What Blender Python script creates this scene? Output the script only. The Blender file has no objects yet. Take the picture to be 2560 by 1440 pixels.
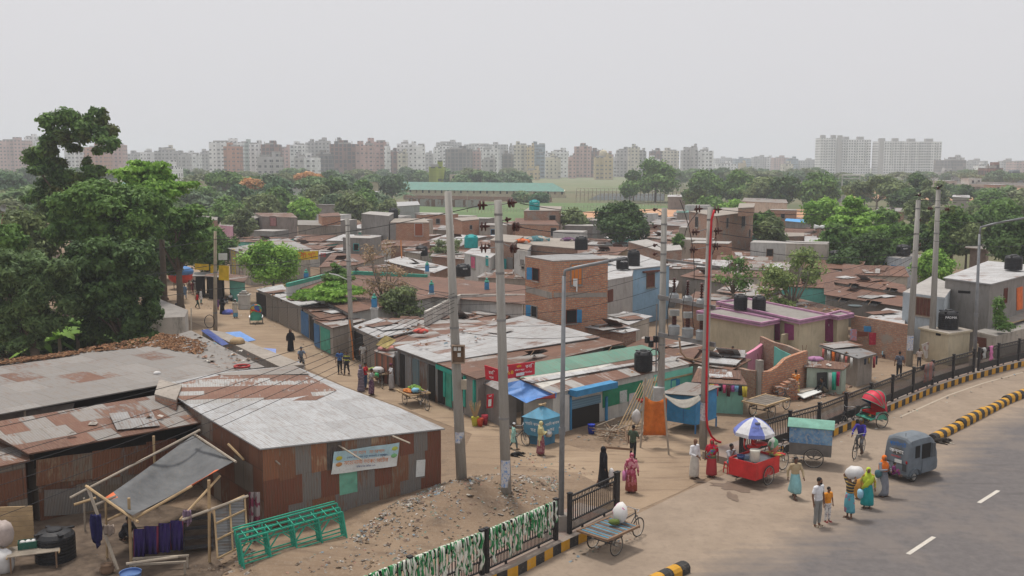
import bpy,math,random
import numpy as np
from mathutils import Vector,Matrix
R=random.Random(7)
V=Vector
PI=math.pi
F,H,YH=2489.0,12.8,408.0
PIT=math.atan((720-YH)/F);CP,SP=math.cos(PIT),math.sin(PIT)
def ray(x,y):
 a=(x-1280)/F;b=(720-y)/F
 return V((a,CP+b*SP,-SP+b*CP))
def g(x,y,z=0.0):
 r=ray(x,y);t=(z-H)/r.z
 return V((r.x*t,r.y*t,z))
def at(x,y,Y):
 r=ray(x,y);t=Y/r.y
 return V((r.x*t,Y,H+r.z*t))
def up(bx,by,ty):
 return at(bx,ty,g(bx,by).y).z
def px_of(P):
 d=P.y*CP-(P.z-H)*SP;u_=P.y*SP+(P.z-H)*CP
 return 1280+F*P.x/d,720-F*u_/d
scene=bpy.context.scene
COL=scene.collection
MATS={}
class NT:
 def __init__(s,name,rough=0.9,metal=0.0):
  m=bpy.data.materials.new(name);m.use_nodes=True
  s.m=m;s.t=m.node_tree;s.n=s.t.nodes;s.l=s.t.links
  s.b=s.n['Principled BSDF'];s.b.inputs['Roughness'].default_value=rough
  s.b.inputs['Metallic'].default_value=metal
  s.b.inputs['Specular IOR Level'].default_value=0.25
  MATS[name]=m
 def N(s,ty,ins=None,**kw):
  n=s.n.new(ty)
  for k,v in kw.items():setattr(n,k,v)
  for k,v in(ins or{}).items():
   if hasattr(v,'is_linked') or hasattr(v,'links'):s.l.new(v,n.inputs[k])
   else:n.inputs[k].default_value=v
  return n
 def math(s,op,a,b=0.0,c=None,clamp=False):
  i={0:a,1:b}
  if c is not None:i[2]=c
  return s.N('ShaderNodeMath',i,operation=op,use_clamp=clamp).outputs[0]
 def mix(s,f,a,b,mode='MIX'):
  n=s.n.new('ShaderNodeMix');n.data_type='RGBA';n.blend_type=mode
  for k,v in((0,f),(6,a),(7,b)):
   if hasattr(v,'links'):s.l.new(v,n.inputs[k])
   else:n.inputs[k].default_value=v if k==0 else(*v[:3],1)
  return n.outputs[2]
 def noise(s,vec,scale,detail=3.0,rough=0.55):
  return s.N('ShaderNodeTexNoise',{'Vector':vec,'Scale':scale,'Detail':detail,'Roughness':rough}).outputs[0]
 def co(s,k='Object'):return s.N('ShaderNodeTexCoord').outputs[k]
 def geo(s):return s.N('ShaderNodeNewGeometry').outputs['Position']
 def ramp(s,f,a,b):
  return s.N('ShaderNodeMapRange',{0:f,1:a,2:b}).outputs[0]
 def out(s,c,bump=None,dist=0.02,strength=0.6):
  s.l.new(c,s.b.inputs['Base Color'])
  if bump is not None:
   bn=s.N('ShaderNodeBump',{'Height':bump,'Strength':strength,'Distance':dist})
   s.l.new(bn.outputs[0],s.b.inputs['Normal'])
  return s.m
def mat(name,fn=None):
 if name in MATS:return MATS[name]
 return fn(name)
def scale3(c,k):return tuple(min(1,x*k) for x in c[:3])
def paint(col,rough=0.7,metal=0.0,var=0.25,sc=2.5,dirt=0.25,name=None):
 """a painted / cloth / plastic surface with uneven wear"""
 name=name or 'paint_%d_%d_%d_%d_%d_%d'%(*[int(c*255) for c in col[:3]],rough*10,metal*10,dirt*100)
 if name in MATS:return MATS[name]
 t=NT(name,rough,metal);p=t.geo()
 n1=t.noise(p,sc,5);n2=t.noise(p,sc*6,3)
 c=t.mix(t.ramp(n1,.3,.7),scale3(col,1-var),scale3(col,1+var*.6))
 c=t.mix(t.math('MULTIPLY',t.ramp(n2,.52,.72),dirt),c,(.22,.17,.12))
 return t.out(c,n2,.01,.25)
def plaster(col,stain=.5,name=None):
 name=name or 'plaster_%d_%d_%d_%d'%(*[int(c*255) for c in col[:3]],stain*100)
 if name in MATS:return MATS[name]
 col=scale3(col,.95);t=NT(name,.95);p=t.geo()
 mp=t.N('ShaderNodeMapping',{'Vector':p,'Scale':(1.6,1.6,.35)}).outputs[0]
 n1=t.noise(p,.7,6,.65);n2=t.noise(mp,2.2,5,.7);n3=t.noise(p,14,3)
 c=t.mix(t.ramp(n1,.3,.7),scale3(col,.78),scale3(col,1.12))
 c=t.mix(t.math('MULTIPLY',t.ramp(n2,.5,.68),stain),c,(.13,.12,.1))
 c=t.mix(t.math('MULTIPLY',t.ramp(n1,.62,.7),stain*.7),c,(.42,.36,.3))
 c=t.mix(t.math('MULTIPLY',n3,.3),c,scale3(col,.6))
 return t.out(c,n3,.02,.4)
def brick(name,a=(.36,.155,.085),b=(.52,.30,.17),mort=(.33,.29,.25),patch=.25):
 if name in MATS:return MATS[name]
 a,b,mort=scale3(a,.95),scale3(b,.95),scale3(mort,.8);t=NT(name,.95);uv=t.co('UV');p=t.geo()
 br=t.N('ShaderNodeTexBrick',{'Vector':uv,'Color1':(*a,1),'Color2':(*b,1),'Mortar':(*mort,1),'Scale':1.0,'Mortar Size':.02,'Bias':-.1,'Brick Width':.3,'Row Height':.125})
 n=t.noise(p,.8,5,.65);n2=t.noise(p,9,3)
 c=t.mix(t.math('MULTIPLY',t.ramp(n2,.5,.75),.45),br.outputs[0],(.50,.31,.2))
 c=t.mix(t.math('MULTIPLY',t.ramp(n2,.62,.5),.3),c,(.22,.1,.07))
 c=t.mix(t.math('MULTIPLY',t.ramp(n,.52,.62),patch),c,(.3,.27,.23))
 return t.out(c,br.outputs[1],.02,-.5)
def tin(name,rust=.5,galv=(.50,.50,.50),rusty=(.185,.085,.055),per=.1,sw=.82,sl=2.1,seam=.35,cor=.5,light=1.0):
 """corrugated sheets laid in rows, each sheet with its own age; UV in metres, ridges run along v"""
 if name in MATS:return MATS[name]
 t=NT(name,.62,.0);uv=t.co('UV');p=t.geo()
 s=t.N('ShaderNodeSeparateXYZ',{0:uv});u,v=s.outputs[0],s.outputs[1]
 rnd=t.N('ShaderNodeObjectInfo').outputs['Random']
 vs=t.math('DIVIDE',v,sl);vf=t.math('FLOOR',vs)
 us=t.math('ADD',t.math('DIVIDE',u,sw),t.math('MULTIPLY',vf,.37));uf=t.math('FLOOR',us)
 cell=t.N('ShaderNodeCombineXYZ',{0:uf,1:vf,2:t.math('MULTIPLY',rnd,97.0)}).outputs[0]
 wn=t.N('ShaderNodeTexWhiteNoise',{0:cell},noise_dimensions='3D')
 w1=wn.outputs[0];wc=t.N('ShaderNodeSeparateColor',{0:wn.outputs[1]}).outputs[1]
 st=t.N('ShaderNodeMapping',{'Vector':uv,'Scale':(6.0,.9,1)}).outputs[0]
 n1=t.noise(p,.55,5,.6);n2=t.noise(st,1.5,5,.65);n3=t.noise(p,8,4,.6)
 k=t.math('ADD',t.math('SUBTRACT',rust,w1),t.math('MULTIPLY',t.math('SUBTRACT',t.math('ADD',n1,n2),1.0),1.3))
 m=t.ramp(k,-.10,.14)
 gl=t.mix(wc,scale3(galv,.86),scale3(galv,1.06))
 gl=t.mix(t.math('MULTIPLY',t.ramp(n3,.45,.75),.3),gl,(.30,.26,.22))
 gl=t.mix(t.math('MULTIPLY',t.ramp(n2,.47,.66),.5),gl,(.27,.2,.15));gl=t.mix(t.math('MULTIPLY',t.ramp(n1,.55,.72),.35),gl,(.22,.19,.17))
 rc=t.mix(wc,scale3(rusty,.8),scale3(rusty,1.35))
 rc=t.mix(t.ramp(n2,.45,.75),rc,scale3((.30,.17,.11),light))
 c=t.mix(m,gl,rc);c=t.mix(1.0,c,(.74,.74,.74),'MULTIPLY')
 fv=t.math('FRACT',vs);fu=t.math('FRACT',us)
 sm=t.math('MAXIMUM',t.math('LESS_THAN',fv,.03),t.math('LESS_THAN',fu,.05))
 c=t.mix(t.math('MULTIPLY',sm,seam),c,(.07,.055,.045))
 wv=t.math('SINE',t.math('MULTIPLY',u,2*PI/per))
 c=t.mix(t.math('MULTIPLY',t.ramp(wv,0.0,-1.0),.22),c,(.12,.09,.07))
 t.m['k']=1
 return t.out(c,t.math('MULTIPLY',wv,.5),.03,cor)
def stripes(name,cols,per,axis=0,coord='UV'):
 if name in MATS:return MATS[name]
 t=NT(name,.85);s=t.N('ShaderNodeSeparateXYZ',{0:t.co(coord)}).outputs[axis]
 f=t.math('FRACT',t.math('DIVIDE',s,per));c=None
 n=t.noise(t.geo(),3,4)
 for i,cc in enumerate(cols):
  c=t.mix(1.0,cc,cc) if c is None else t.mix(t.math('GREATER_THAN',f,i/len(cols)),c,cc)
 c=t.mix(t.math('MULTIPLY',n,.35),c,(.2,.17,.14))
 return t.out(c)
def plain(name,col,rough=.9):
 if name in MATS:return MATS[name]
 t=NT(name,rough);t.b.inputs['Base Color'].default_value=(*col,1);return t.m
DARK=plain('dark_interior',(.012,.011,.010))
class MB:
 def __init__(s):s.v=[];s.f=[];s.m=[];s.uv=[];s.mats=[]
 def mi(s,m):
  if m not in s.mats:s.mats.append(m)
  return s.mats.index(m)
 def face(s,pts,m,uv=None):
  i=len(s.v);pts=[V(p) for p in pts];s.v+=pts;s.f.append(tuple(range(i,i+len(pts))));s.m.append(s.mi(m))
  if uv is None:
   t=(pts[1]-pts[0]);
   if t.length<1e-6:t=pts[2]-pts[1]
   t.normalize();n=(pts[1]-pts[0]).cross(pts[-1]-pts[0])
   if n.length<1e-9:n=V((0,0,1))
   n.normalize();b=n.cross(t);uv=[(p.dot(t),p.dot(b)) for p in pts]
  s.uv.append(uv);return s
 def obox(s,p,a,b,c,m,mt=None):
  p,a,b,c=V(p),V(a),V(b),V(c)
  if a.cross(b).dot(c)<0:a,b=b,a
  q=[p,p+a,p+a+b,p+b];r=[x+c for x in q]
  s.face([q[3],q[2],q[1],q[0]],m);s.face(r,mt or m)
  for i in range(4):
   j=(i+1)%4;s.face([q[i],q[j],r[j],r[i]],m)
  return s
 def box(s,c,d,m,rz=0.0,mt=None,rot=None):
  Mx=rot or Matrix.Rotation(rz,3,'Z')
  a,b,e=Mx@V((d[0],0,0)),Mx@V((0,d[1],0)),Mx@V((0,0,d[2]))
  return s.obox(V(c)-(a+b+e)/2,a,b,e,m,mt)
 def bar(s,p,q,w,h,m,upv=V((0,0,1))):
  p,q=V(p),V(q);d=q-p;x=d.cross(upv)
  if x.length<1e-5:x=d.cross(V((0,1,0)))
  x.normalize();y=x.cross(d).normalized()
  return s.obox(p-x*w/2-y*h/2,x*w,y*h,d,m)
 def tube(s,pts,r,m,n=6,caps=True):
  pts=[V(p) for p in pts];rs=r if isinstance(r,(list,tuple)) else[r]*len(pts)
  base=len(s.v);k=s.mi(m);x=None
  for i,p in enumerate(pts):
   d=(pts[min(i+1,len(pts)-1)]-pts[max(i-1,0)])
   d=d.normalized() if d.length>1e-9 else V((0,0,1))
   if x is None:
    x=d.cross(V((0,0,1)))
    if x.length<.05:x=d.cross(V((0,1,0)))
   else:x=x-d*x.dot(d)
   x.normalize();y=d.cross(x)
   for j in range(n):
    a=2*PI*j/n;s.v.append(p+x*math.cos(a)*rs[i]+y*math.sin(a)*rs[i])
  L=0
  for i in range(len(pts)-1):
   l2=L+(pts[i+1]-pts[i]).length
   for j in range(n):
    j2=(j+1)%n;a=base+i*n
    s.f.append((a+j,a+j2,a+n+j2,a+n+j));s.m.append(k)
    s.uv.append([(j*.1,L),(j*.1+.1,L),(j*.1+.1,l2),(j*.1,l2)])
   L=l2
  if caps:
   for a,o in((base,1),(base+(len(pts)-1)*n,0)):
    q=list(range(a,a+n));s.f.append(tuple(q[::-1] if o else q));s.m.append(k);s.uv.append([(0,0)]*n)
  return s
 def loft(s,rings,m,caps=True,smooth=None):
  """rings: list of equal-length point loops"""
  base=len(s.v);n=len(rings[0]);k=s.mi(m)
  for r in rings:s.v+=[V(p) for p in r]
  for i in range(len(rings)-1):
   for j in range(n):
    j2=(j+1)%n;a=base+i*n
    s.f.append((a+j,a+j2,a+n+j2,a+n+j));s.m.append(k)
    s.uv.append([(j*.1,i*.1),(j*.1+.1,i*.1),(j*.1+.1,i*.1+.1),(j*.1,i*.1+.1)])
  if caps:
   for a,o in((base,1),(base+(len(rings)-1)*n,0)):
    q=list(range(a,a+n));s.f.append(tuple(q[::-1] if o else q));s.m.append(k);s.uv.append([(0,0)]*n)
  return s
 def lathe(s,prof,c,m,n=16,sx=1,sy=1):
  c=V(c)
  return s.loft([[c+V((r*sx*math.cos(2*PI*j/n),r*sy*math.sin(2*PI*j/n),z)) for j in range(n)] for r,z in prof],m)
 def ell(s,c,r,m,n=10,rings=7,M3=None):
  c=V(c);rr=r if isinstance(r,(tuple,list)) else(r,r,r);out=[]
  for i in range(rings):
   t=PI*(i+.35)/(rings-.3) if rings>3 else PI*(i+.5)/rings
   t=PI*(i+.25)/(rings-.5)
   out.append([c+(M3@q if M3 else q) for q in[V((rr[0]*math.sin(t)*math.cos(2*PI*j/n),rr[1]*math.sin(t)*math.sin(2*PI*j/n),-rr[2]*math.cos(t))) for j in range(n)]])
  return s.loft(out,m)
 def prism(s,poly,z0,z1,m,mt=None,bottom=False):
  """vertical prism; z1 may be a list (one per corner)"""
  poly=[V((p[0],p[1],0)) for p in poly];n=len(poly)
  A=sum(poly[i].x*poly[(i+1)%n].y-poly[(i+1)%n].x*poly[i].y for i in range(n))
  zs=list(z1) if isinstance(z1,(list,tuple)) else[z1]*n
  if A<0:poly=poly[::-1];zs=zs[::-1]
  for i in range(n):
   j=(i+1)%n;a,b=poly[i],poly[j]
   s.face([(a.x,a.y,z0),(b.x,b.y,z0),(b.x,b.y,zs[j]),(a.x,a.y,zs[i])],m)
  s.face([(p.x,p.y,z) for p,z in zip(poly,zs)],mt or m)
  if bottom:s.face([(p.x,p.y,z0) for p in poly[::-1]],m)
  return s
 def wheel(s,c,ax,r,tyre,rim,w=.018,spokes=14,rimr=.012):
  c,ax=V(c),V(ax).normalized();x=ax.cross(V((0,0,1))).normalized();y=ax.cross(x)
  n=26;P=lambda k,q:c+(x*math.cos(2*PI*k/n)+y*math.sin(2*PI*k/n))*q
  s.tube([P(k,r-w) for k in range(n+1)],w,tyre,6,False)
  if rim:s.tube([P(k,r-2*w-rimr*.6) for k in range(n+1)],rimr,rim,5,False)
  s.tube([c-ax*.05,c+ax*.05],.03,rim or tyre,8)
  for k in range(spokes):
   a=2*PI*k/spokes
   s.tube([c+ax*(.04 if k%2 else-.04),c+(x*math.cos(a)+y*math.sin(a))*(r-2*w)],.0035,rim or tyre,3,False)
  return s
 def build(s,name,parent=None,smooth=False,label=None,loc=None,mods=None):
  me=bpy.data.meshes.new(name)
  off=V(loc) if loc is not None else V((0,0,0))
  nv=len(s.v)
  me.from_pydata([tuple(p-off) for p in s.v],[],s.f)
  me.polygons.foreach_set('material_index',s.m)
  for m in s.mats:me.materials.append(m)
  uvl=me.uv_layers.new(name='UVMap')
  flat=[c for u in s.uv for q in u for c in q]
  uvl.data.foreach_set('uv',flat)
  if smooth:me.polygons.foreach_set('use_smooth',[True]*len(me.polygons))
  me.update()
  if smooth:
   import bmesh
   bm_=bmesh.new();bm_.from_mesh(me);bmesh.ops.remove_doubles(bm_,verts=bm_.verts,dist=1e-4);bm_.to_mesh(me);bm_.free()
  o=bpy.data.objects.new(name,me);COL.objects.link(o)
  if loc is not None:o.location=off
  if parent is not None:o.parent=parent;o.matrix_parent_inverse=Matrix.Translation(parent.location).inverted() if parent.get('_w') else Matrix.Identity(4)
  if label:o['label']=label
  return o
def tag(o,label=None,cat=None,group=None,kind=None):
 if label:o['label']=label
 if cat:o['category']=cat
 if group:o['group']=group
 if kind:o['kind']=kind
 return o
def thing(name,label,cat,loc=(0,0,0),group=None,rz=0.0,world=False):
 """Empty at the thing's base. world=True: its parts are built in world coordinates"""
 o=bpy.data.objects.new(name,None);COL.objects.link(o);o.location=loc;o.rotation_euler=(0,0,rz)
 o.empty_display_size=.3
 if world:o['_w']=1
 return tag(o,label,cat,group)
def structure(name,mb,loc=None):
 o=mb.build(name,loc=loc);o['kind']='structure';return o
def copy_tree(o,parent=None):
 c=o.copy();COL.objects.link(c)
 if parent is not None:c.parent=parent
 for ch in o.children:copy_tree(ch,c)
 return c
def text(s,size,pos,xdir,ydir,m,name='lettering',parent=None,extrude=.003,align='CENTER',shear=0,sx=1.0):
 cu=bpy.data.curves.new(name,'FONT');cu.body=s;cu.size=size;cu.resolution_u=2;cu.align_x=align;cu.align_y='CENTER';cu.extrude=extrude;cu.shear=shear
 o0=bpy.data.objects.new('text_tmp',cu);me=bpy.data.meshes.new_from_object(o0);bpy.data.objects.remove(o0);bpy.data.curves.remove(cu)
 me.materials.clear();me.materials.append(m);o=bpy.data.objects.new(name,me);COL.objects.link(o)
 x=V(xdir).normalized();y=V(ydir).normalized();z=x.cross(y);M=Matrix((x*sx,y,z)).transposed().to_4x4();M.translation=V(pos)
 if parent is not None:o.parent=parent;o.matrix_parent_inverse=Matrix.Identity(4);M=(Matrix.Translation(parent.location).inverted() if parent.get('_w') else Matrix.Identity(4))@M
 o.matrix_world=M if parent is None else M
 o.matrix_local=M
 return o
cd=bpy.data.cameras.new('camera');cam=bpy.data.objects.new('camera',cd);COL.objects.link(cam)
cd.sensor_width=36;cd.lens=F/2560*36;cd.clip_end=12000
cam.location=(0,0,H);cam.rotation_euler=(PI/2-PIT,0,0);scene.camera=cam
w=bpy.data.worlds.new('World');scene.world=w;w.use_nodes=True;wt=w.node_tree
bg=wt.nodes['Background'];sky=wt.nodes.new('ShaderNodeTexSky');sky.sky_type='NISHITA';sky.sun_disc=False
SUN_EL,SUN_AZ=math.radians(71),math.radians(-29)
sky.sun_elevation=SUN_EL;sky.sun_rotation=SUN_AZ;sky.air_density=2.0;sky.dust_density=8.0;sky.ozone_density=1.0
hs=wt.nodes.new('ShaderNodeHueSaturation');hs.inputs['Saturation'].default_value=.25;hs.inputs['Value'].default_value=1.0
mx=wt.nodes.new('ShaderNodeMix');mx.data_type='RGBA';mx.inputs[0].default_value=.88
SKYG=7.7
mx.inputs[7].default_value=(SKYG*1.0,SKYG*.99,SKYG*1.025,1)
wt.links.new(sky.outputs[0],hs.inputs['Color']);wt.links.new(hs.outputs[0],mx.inputs[6]);wt.links.new(mx.outputs[2],bg.inputs[0])
bg.inputs[1].default_value=.1
sd=bpy.data.lights.new('sun','SUN');sd.energy=2.9;sd.angle=math.radians(9);sd.color=(1,.94,.86)
so=bpy.data.objects.new('sun',sd);COL.objects.link(so)
so.rotation_euler=(-(PI/2-SUN_EL),0,.5)
scene.view_settings.view_transform='Standard';scene.view_settings.look='None';scene.view_settings.exposure=0.0
scene.render.engine='CYCLES'
scene.cycles.max_bounces=5;scene.cycles.volume_bounces=1;scene.cycles.diffuse_bounces=3;scene.cycles.glossy_bounces=2
scene.cycles.use_denoising=True
try:scene.cycles.denoiser='OPENIMAGEDENOISE'
except Exception:pass
scene.cycles.volume_step_rate=4
hb=MB();hm=bpy.data.materials.new('haze_air');hm.use_nodes=True;ht=hm.node_tree
for n in list(ht.nodes):
 if n.type=='BSDF_PRINCIPLED':ht.nodes.remove(n)
pv=ht.nodes.new('ShaderNodeVolumePrincipled');pv.inputs['Color'].default_value=(.87,.92,1,1);pv.inputs['Density'].default_value=.00044
pv.inputs['Anisotropy'].default_value=.2
ht.links.new(pv.outputs[0],[n for n in ht.nodes if n.type=='OUTPUT_MATERIAL'][0].inputs['Volume'])
hb.box((0,1200,34.5),(5200,3000,74),hm)
hz=hb.build('haze');hz['kind']='stuff'
t=NT('dirt_ground',.97);p=t.geo()
n1=t.noise(p,.12,6,.6);n2=t.noise(p,.9,6,.65);n3=t.noise(p,7,5,.7)
c=t.mix(t.ramp(n1,.35,.65),(.175,.12,.08),(.29,.212,.145))
c=t.mix(t.ramp(n2,.40,.65),c,(.225,.162,.11));c=t.mix(t.math('MULTIPLY',t.ramp(n2,.56,.68),.6),c,(.11,.08,.06))
mp2=t.N('ShaderNodeMapping',{'Vector':p,'Rotation':(0,0,.75),'Scale':(.25,2.6,1)}).outputs[0];n6=t.noise(mp2,1,5,.65);c=t.mix(t.math('MULTIPLY',t.ramp(n6,.52,.64),.55),c,(.15,.105,.075))
c=t.mix(t.math('MULTIPLY',t.ramp(n3,.5,.75),.45),c,(.33,.275,.215))
t.out(c,n3,.06,.5)
t=NT('lane_dirt',.97);p=t.geo()
mp2=t.N('ShaderNodeMapping',{'Vector':p,'Rotation':(0,0,.95),'Scale':(.3,3,1)}).outputs[0];n1=t.noise(p,.2,5,.6);n2=t.noise(mp2,1.0,6,.65);n3=t.noise(p,9,4,.7)
c=t.mix(t.ramp(n1,.35,.65),(.255,.185,.125),(.35,.262,.18))
c=t.mix(t.math('MULTIPLY',t.ramp(n2,.5,.66),.65),c,(.17,.12,.085));c=t.mix(t.math('MULTIPLY',t.ramp(n3,.55,.75),.35),c,(.42,.35,.28))
t.out(c,n3,.04,.4)
def field(name,a,b,sc=.05,rows=0):
 t=NT(name,1.0);p=t.geo();n=t.noise(p,sc,5,.6);n2=t.noise(p,.8,4,.7)
 c=t.mix(t.ramp(n,.38,.62),a,b);c=t.mix(t.math('MULTIPLY',t.ramp(n2,.4,.7),.5),c,scale3(a,.6))
 if rows:
  s=t.N('ShaderNodeSeparateXYZ',{0:p}).outputs[1]
  c=t.mix(t.math('MULTIPLY',t.ramp(t.math('SINE',t.math('MULTIPLY',s,2*PI/rows)),.3,.9),.35),c,(.3,.25,.17))
 return t.out(c)
field('far_scrub',(.10,.12,.055),(.17,.15,.09),.02)
field('crop_green',(.075,.15,.05),(.12,.19,.07),.06,3.2)
field('crop_pale',(.12,.17,.075),(.21,.2,.12),.03,6)
field('sand_orange',(.50,.27,.15),(.56,.34,.21),.05)
field('water',(.05,.06,.06),(.09,.1,.1),.05);MATS['water'].node_tree.nodes['Principled BSDF'].inputs['Roughness'].default_value=.95
t=NT('road_surface',.9);p=t.geo()
at_=t.N('ShaderNodeAttribute',attribute_name='dust').outputs['Fac']
n1=t.noise(p,.5,6,.7);n2=t.noise(p,3,5,.7);n3=t.noise(p,30,3,.6)
mp=t.N('ShaderNodeMapping',{'Vector':p,'Rotation':(0,0,-.72),'Scale':(.12,2.2,1)}).outputs[0];n4=t.noise(mp,1,4,.6)
k=t.math('ADD',at_,t.math('MULTIPLY',t.math('SUBTRACT',t.math('ADD',n1,n4),1.0),.9))
asph=t.mix(t.ramp(n2,.35,.7),(.105,.096,.096),(.142,.130,.127));asph=t.mix(t.math('MULTIPLY',t.ramp(n3,.4,.7),.3),asph,(.17,.15,.14))
n5=t.noise(p,.22,4,.7);asph=t.mix(t.math('MULTIPLY',t.ramp(n5,.5,.62),.45),asph,(.19,.16,.14));asph=t.mix(t.math('MULTIPLY',t.ramp(n4,.6,.7),.5),asph,(.075,.068,.068))
dust=t.mix(t.ramp(n1,.35,.65),(.235,.183,.138),(.305,.24,.182));dust=t.mix(t.math('MULTIPLY',t.ramp(n2,.5,.7),.5),dust,(.185,.142,.11))
c=t.mix(t.ramp(k,.02,.8),asph,dust)
t.out(c,n3,.01,.4)
t=NT('paving_tiles',.9);p=t.geo();n1=t.noise(p,.8,5,.7)
ck=t.N('ShaderNodeTexBrick',{'Vector':t.co('UV'),'Color1':(.28,.17,.14,1),'Color2':(.23,.215,.2,1),'Mortar':(.25,.2,.16,1),'Scale':1,'Mortar Size':.02,'Brick Width':.9,'Row Height':.45})
t.out(t.mix(t.ramp(n1,.35,.7),ck.outputs[0],(.26,.2,.155)))
DIRT=MATS['dirt_ground']
def bump_z(x,y):
 z=0.0
 for cx,cy,r,h in((-1.3,36.6,3.2,.75),(-4.2,34.8,2.6,.45),(.6,37.6,2.2,.35),(-7.5,31.6,2.4,.25)):
  d=((x-cx)**2+(y-cy)**2)/(r*r);z+=h*math.exp(-d*2.2)
 return z
me=bpy.data.meshes.new('ground');nx,ny=150,150
xs=np.linspace(-16,6,nx);ys=np.linspace(24,44,ny)
vv=[]
for y in ys:
 for x in xs:
  z=bump_z(x,y);z*=min(1,(x+16)/2,(44-y)/2)
  z+=.03*math.sin(x*3.1+y*1.7)*math.sin(y*2.3-x)*min(1,z*5)
  vv.append((x,y,z+.006))
mb=MB();mb.v=[V(q) for q in vv]
DM=mb.mi(DIRT)
for j in range(ny-1):
 for i in range(nx-1):
  a=j*nx+i;mb.f.append((a,a+1,a+nx+1,a+nx));mb.m.append(0);mb.uv.append([(0,0)]*4)
m_=mb.build('dirt_mound',smooth=True);m_['kind']='structure'
mb=MB();mb.face([(-1800,-100,0),(1800,-100,0),(1800,230,0),(-1800,230,0)],DIRT);structure('ground',mb)
mb=MB();mb.face([(-2400,230,0),(2400,230,0),(2400,2650,0),(-2400,2650,0)],MATS['far_scrub']);structure('far_ground',mb)
def sheet(name,px,m,z,n=None):
 mb=MB();mb.face([g(x,y,z) for x,y in px],m);return structure(name,mb)
sheet('lane',[(1300,1260),(1100,1245),(1180,1085),(860,965),(700,890),(470,800),(380,700),(330,640),(430,640),(560,700),(700,790),(840,850),(980,905),(1150,1010),(1310,1080),(1480,1130),(1700,1085),(1850,1150),(1700,1230),(1560,1290),(1400,1260)],MATS['lane_dirt'],.012)
sheet('crop_field',[(985,557),(1700,557),(1750,520),(1560,508),(1180,506),(1000,508)],MATS['crop_green'],.03)
sheet('yellow_crop_strip',[(1130,515),(1190,515),(1190,509),(1130,509)],field('crop_yellow',(.30,.26,.06),(.2,.22,.07),.1),.05)
sheet('far_field',[(1150,476),(1580,478),(1570,441),(1300,436),(1180,445)],MATS['crop_pale'],.05)
sheet('pond',[(1470,500),(1660,502),(1660,484),(1500,484)],MATS['water'],.06)
sheet('playing_field',[(1440,546),(2120,552),(2110,524),(1640,522),(1440,530)],MATS['sand_orange'],.06)
sheet('scrub',[(1890,640),(2100,690),(2270,660),(2700,700),(2700,506),(2110,500),(2120,553),(1890,556)],MATS['far_scrub'],.03)
sheet('sand_yard',[(2120,495),(2560,505),(2560,470),(2350,472),(2130,474)],MATS['sand_orange'],.06)
def kerb_pts(px):return[g(x,y) for x,y in px]
KL=kerb_pts([(800,1660),(1090,1527),(1297,1440),(1410,1379),(1500,1338),(1572,1296)])
KR=kerb_pts([(1846,1172),(1950,1137),(2052,1106),(2118,1077),(2210,1036),(2272,1009),(2335,982),(2418,954),(2502,931),(2560,916),(2680,890),(2860,860),(3100,830)])
def offset(pl,d):
 out=[]
 for i,p in enumerate(pl):
  t_=(pl[min(i+1,len(pl)-1)]-pl[max(i-1,0)]);n_=V((-t_.y,t_.x,0)).normalized();out.append(p+n_*d)
 return out
def resample(pl,step):
 out=[pl[0].copy()];acc=0
 for a,b in zip(pl,pl[1:]):
  L=(b-a).length;d=step-acc
  while d<=L:out.append(a+(b-a)*(d/L));d+=step
  acc=L-(d-step)
 return out
def wornpaint(name,col,under=(.25,.22,.19),amt=.45):
 t=NT(name,.8);p=t.geo();n=t.noise(p,3.5,6,.7);n2=t.noise(p,16,4)
 c=t.mix(t.ramp(n,.3,.7),scale3(col,.75),col);c=t.mix(t.math('MULTIPLY',t.ramp(t.math('ADD',n,n2),1.02,1.25),amt),c,under)
 return t.out(c,n2,.01,.3)
YEL=wornpaint('kerb_yellow',(.62,.32,.03));BLK=wornpaint('kerb_black',(.045,.043,.042),(.2,.17,.14),.4)
CONC=wornpaint('kerb_concrete',(.30,.25,.21))
KH=.36
def kerb(name,pl,off0=0):
 mb=MB();c=resample(pl,.47);o=offset(c,.20)
 for i in range(len(c)-1):
  m=YEL if(i+off0)%2 else BLK
  a,b,d,e=c[i],c[i+1],o[i+1],o[i];gap=(b-a)*.012
  a2,b2=a+gap,b-gap
  up_=V((0,0,KH+.004*(i%3)))
  mb.face([a,b,b+up_,a+up_],m);
  q=[a+up_,b+up_,d+up_,e+up_];mb.face(q,CONC if m is BLK and i%3 else CONC)
 a,e=c[0],o[0];mb.face([e,a,a+V((0,0,KH)),e+V((0,0,KH))],BLK)
 a,e=c[-1],o[-1];mb.face([a,e,e+V((0,0,KH)),a+V((0,0,KH))],BLK)
 o0,o1=o,offset(c,1.9)
 mp=MB()
 for i in range(len(c)-1):
  z1=V((0,0,KH-.03));mp.face([o0[i]+z1,o0[i+1]+z1,o1[i+1]+z1,o1[i]+z1],MATS['paving_tiles'])
  z0=V((0,0,-.1));mp.face([o1[i+1]+z1,o1[i]+z1,o1[i]+z0,o1[i+1]+z0][::-1],CONC)
 for s_ in(0,-1):mp.face([o0[s_]+z0,o1[s_]+z0,o1[s_]+z1,o0[s_]+z1],CONC)
 structure(name,mb);structure('pavement',mp)
kerb('striped_kerb',KL);kerb('striped_kerb',KR,1)
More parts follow.
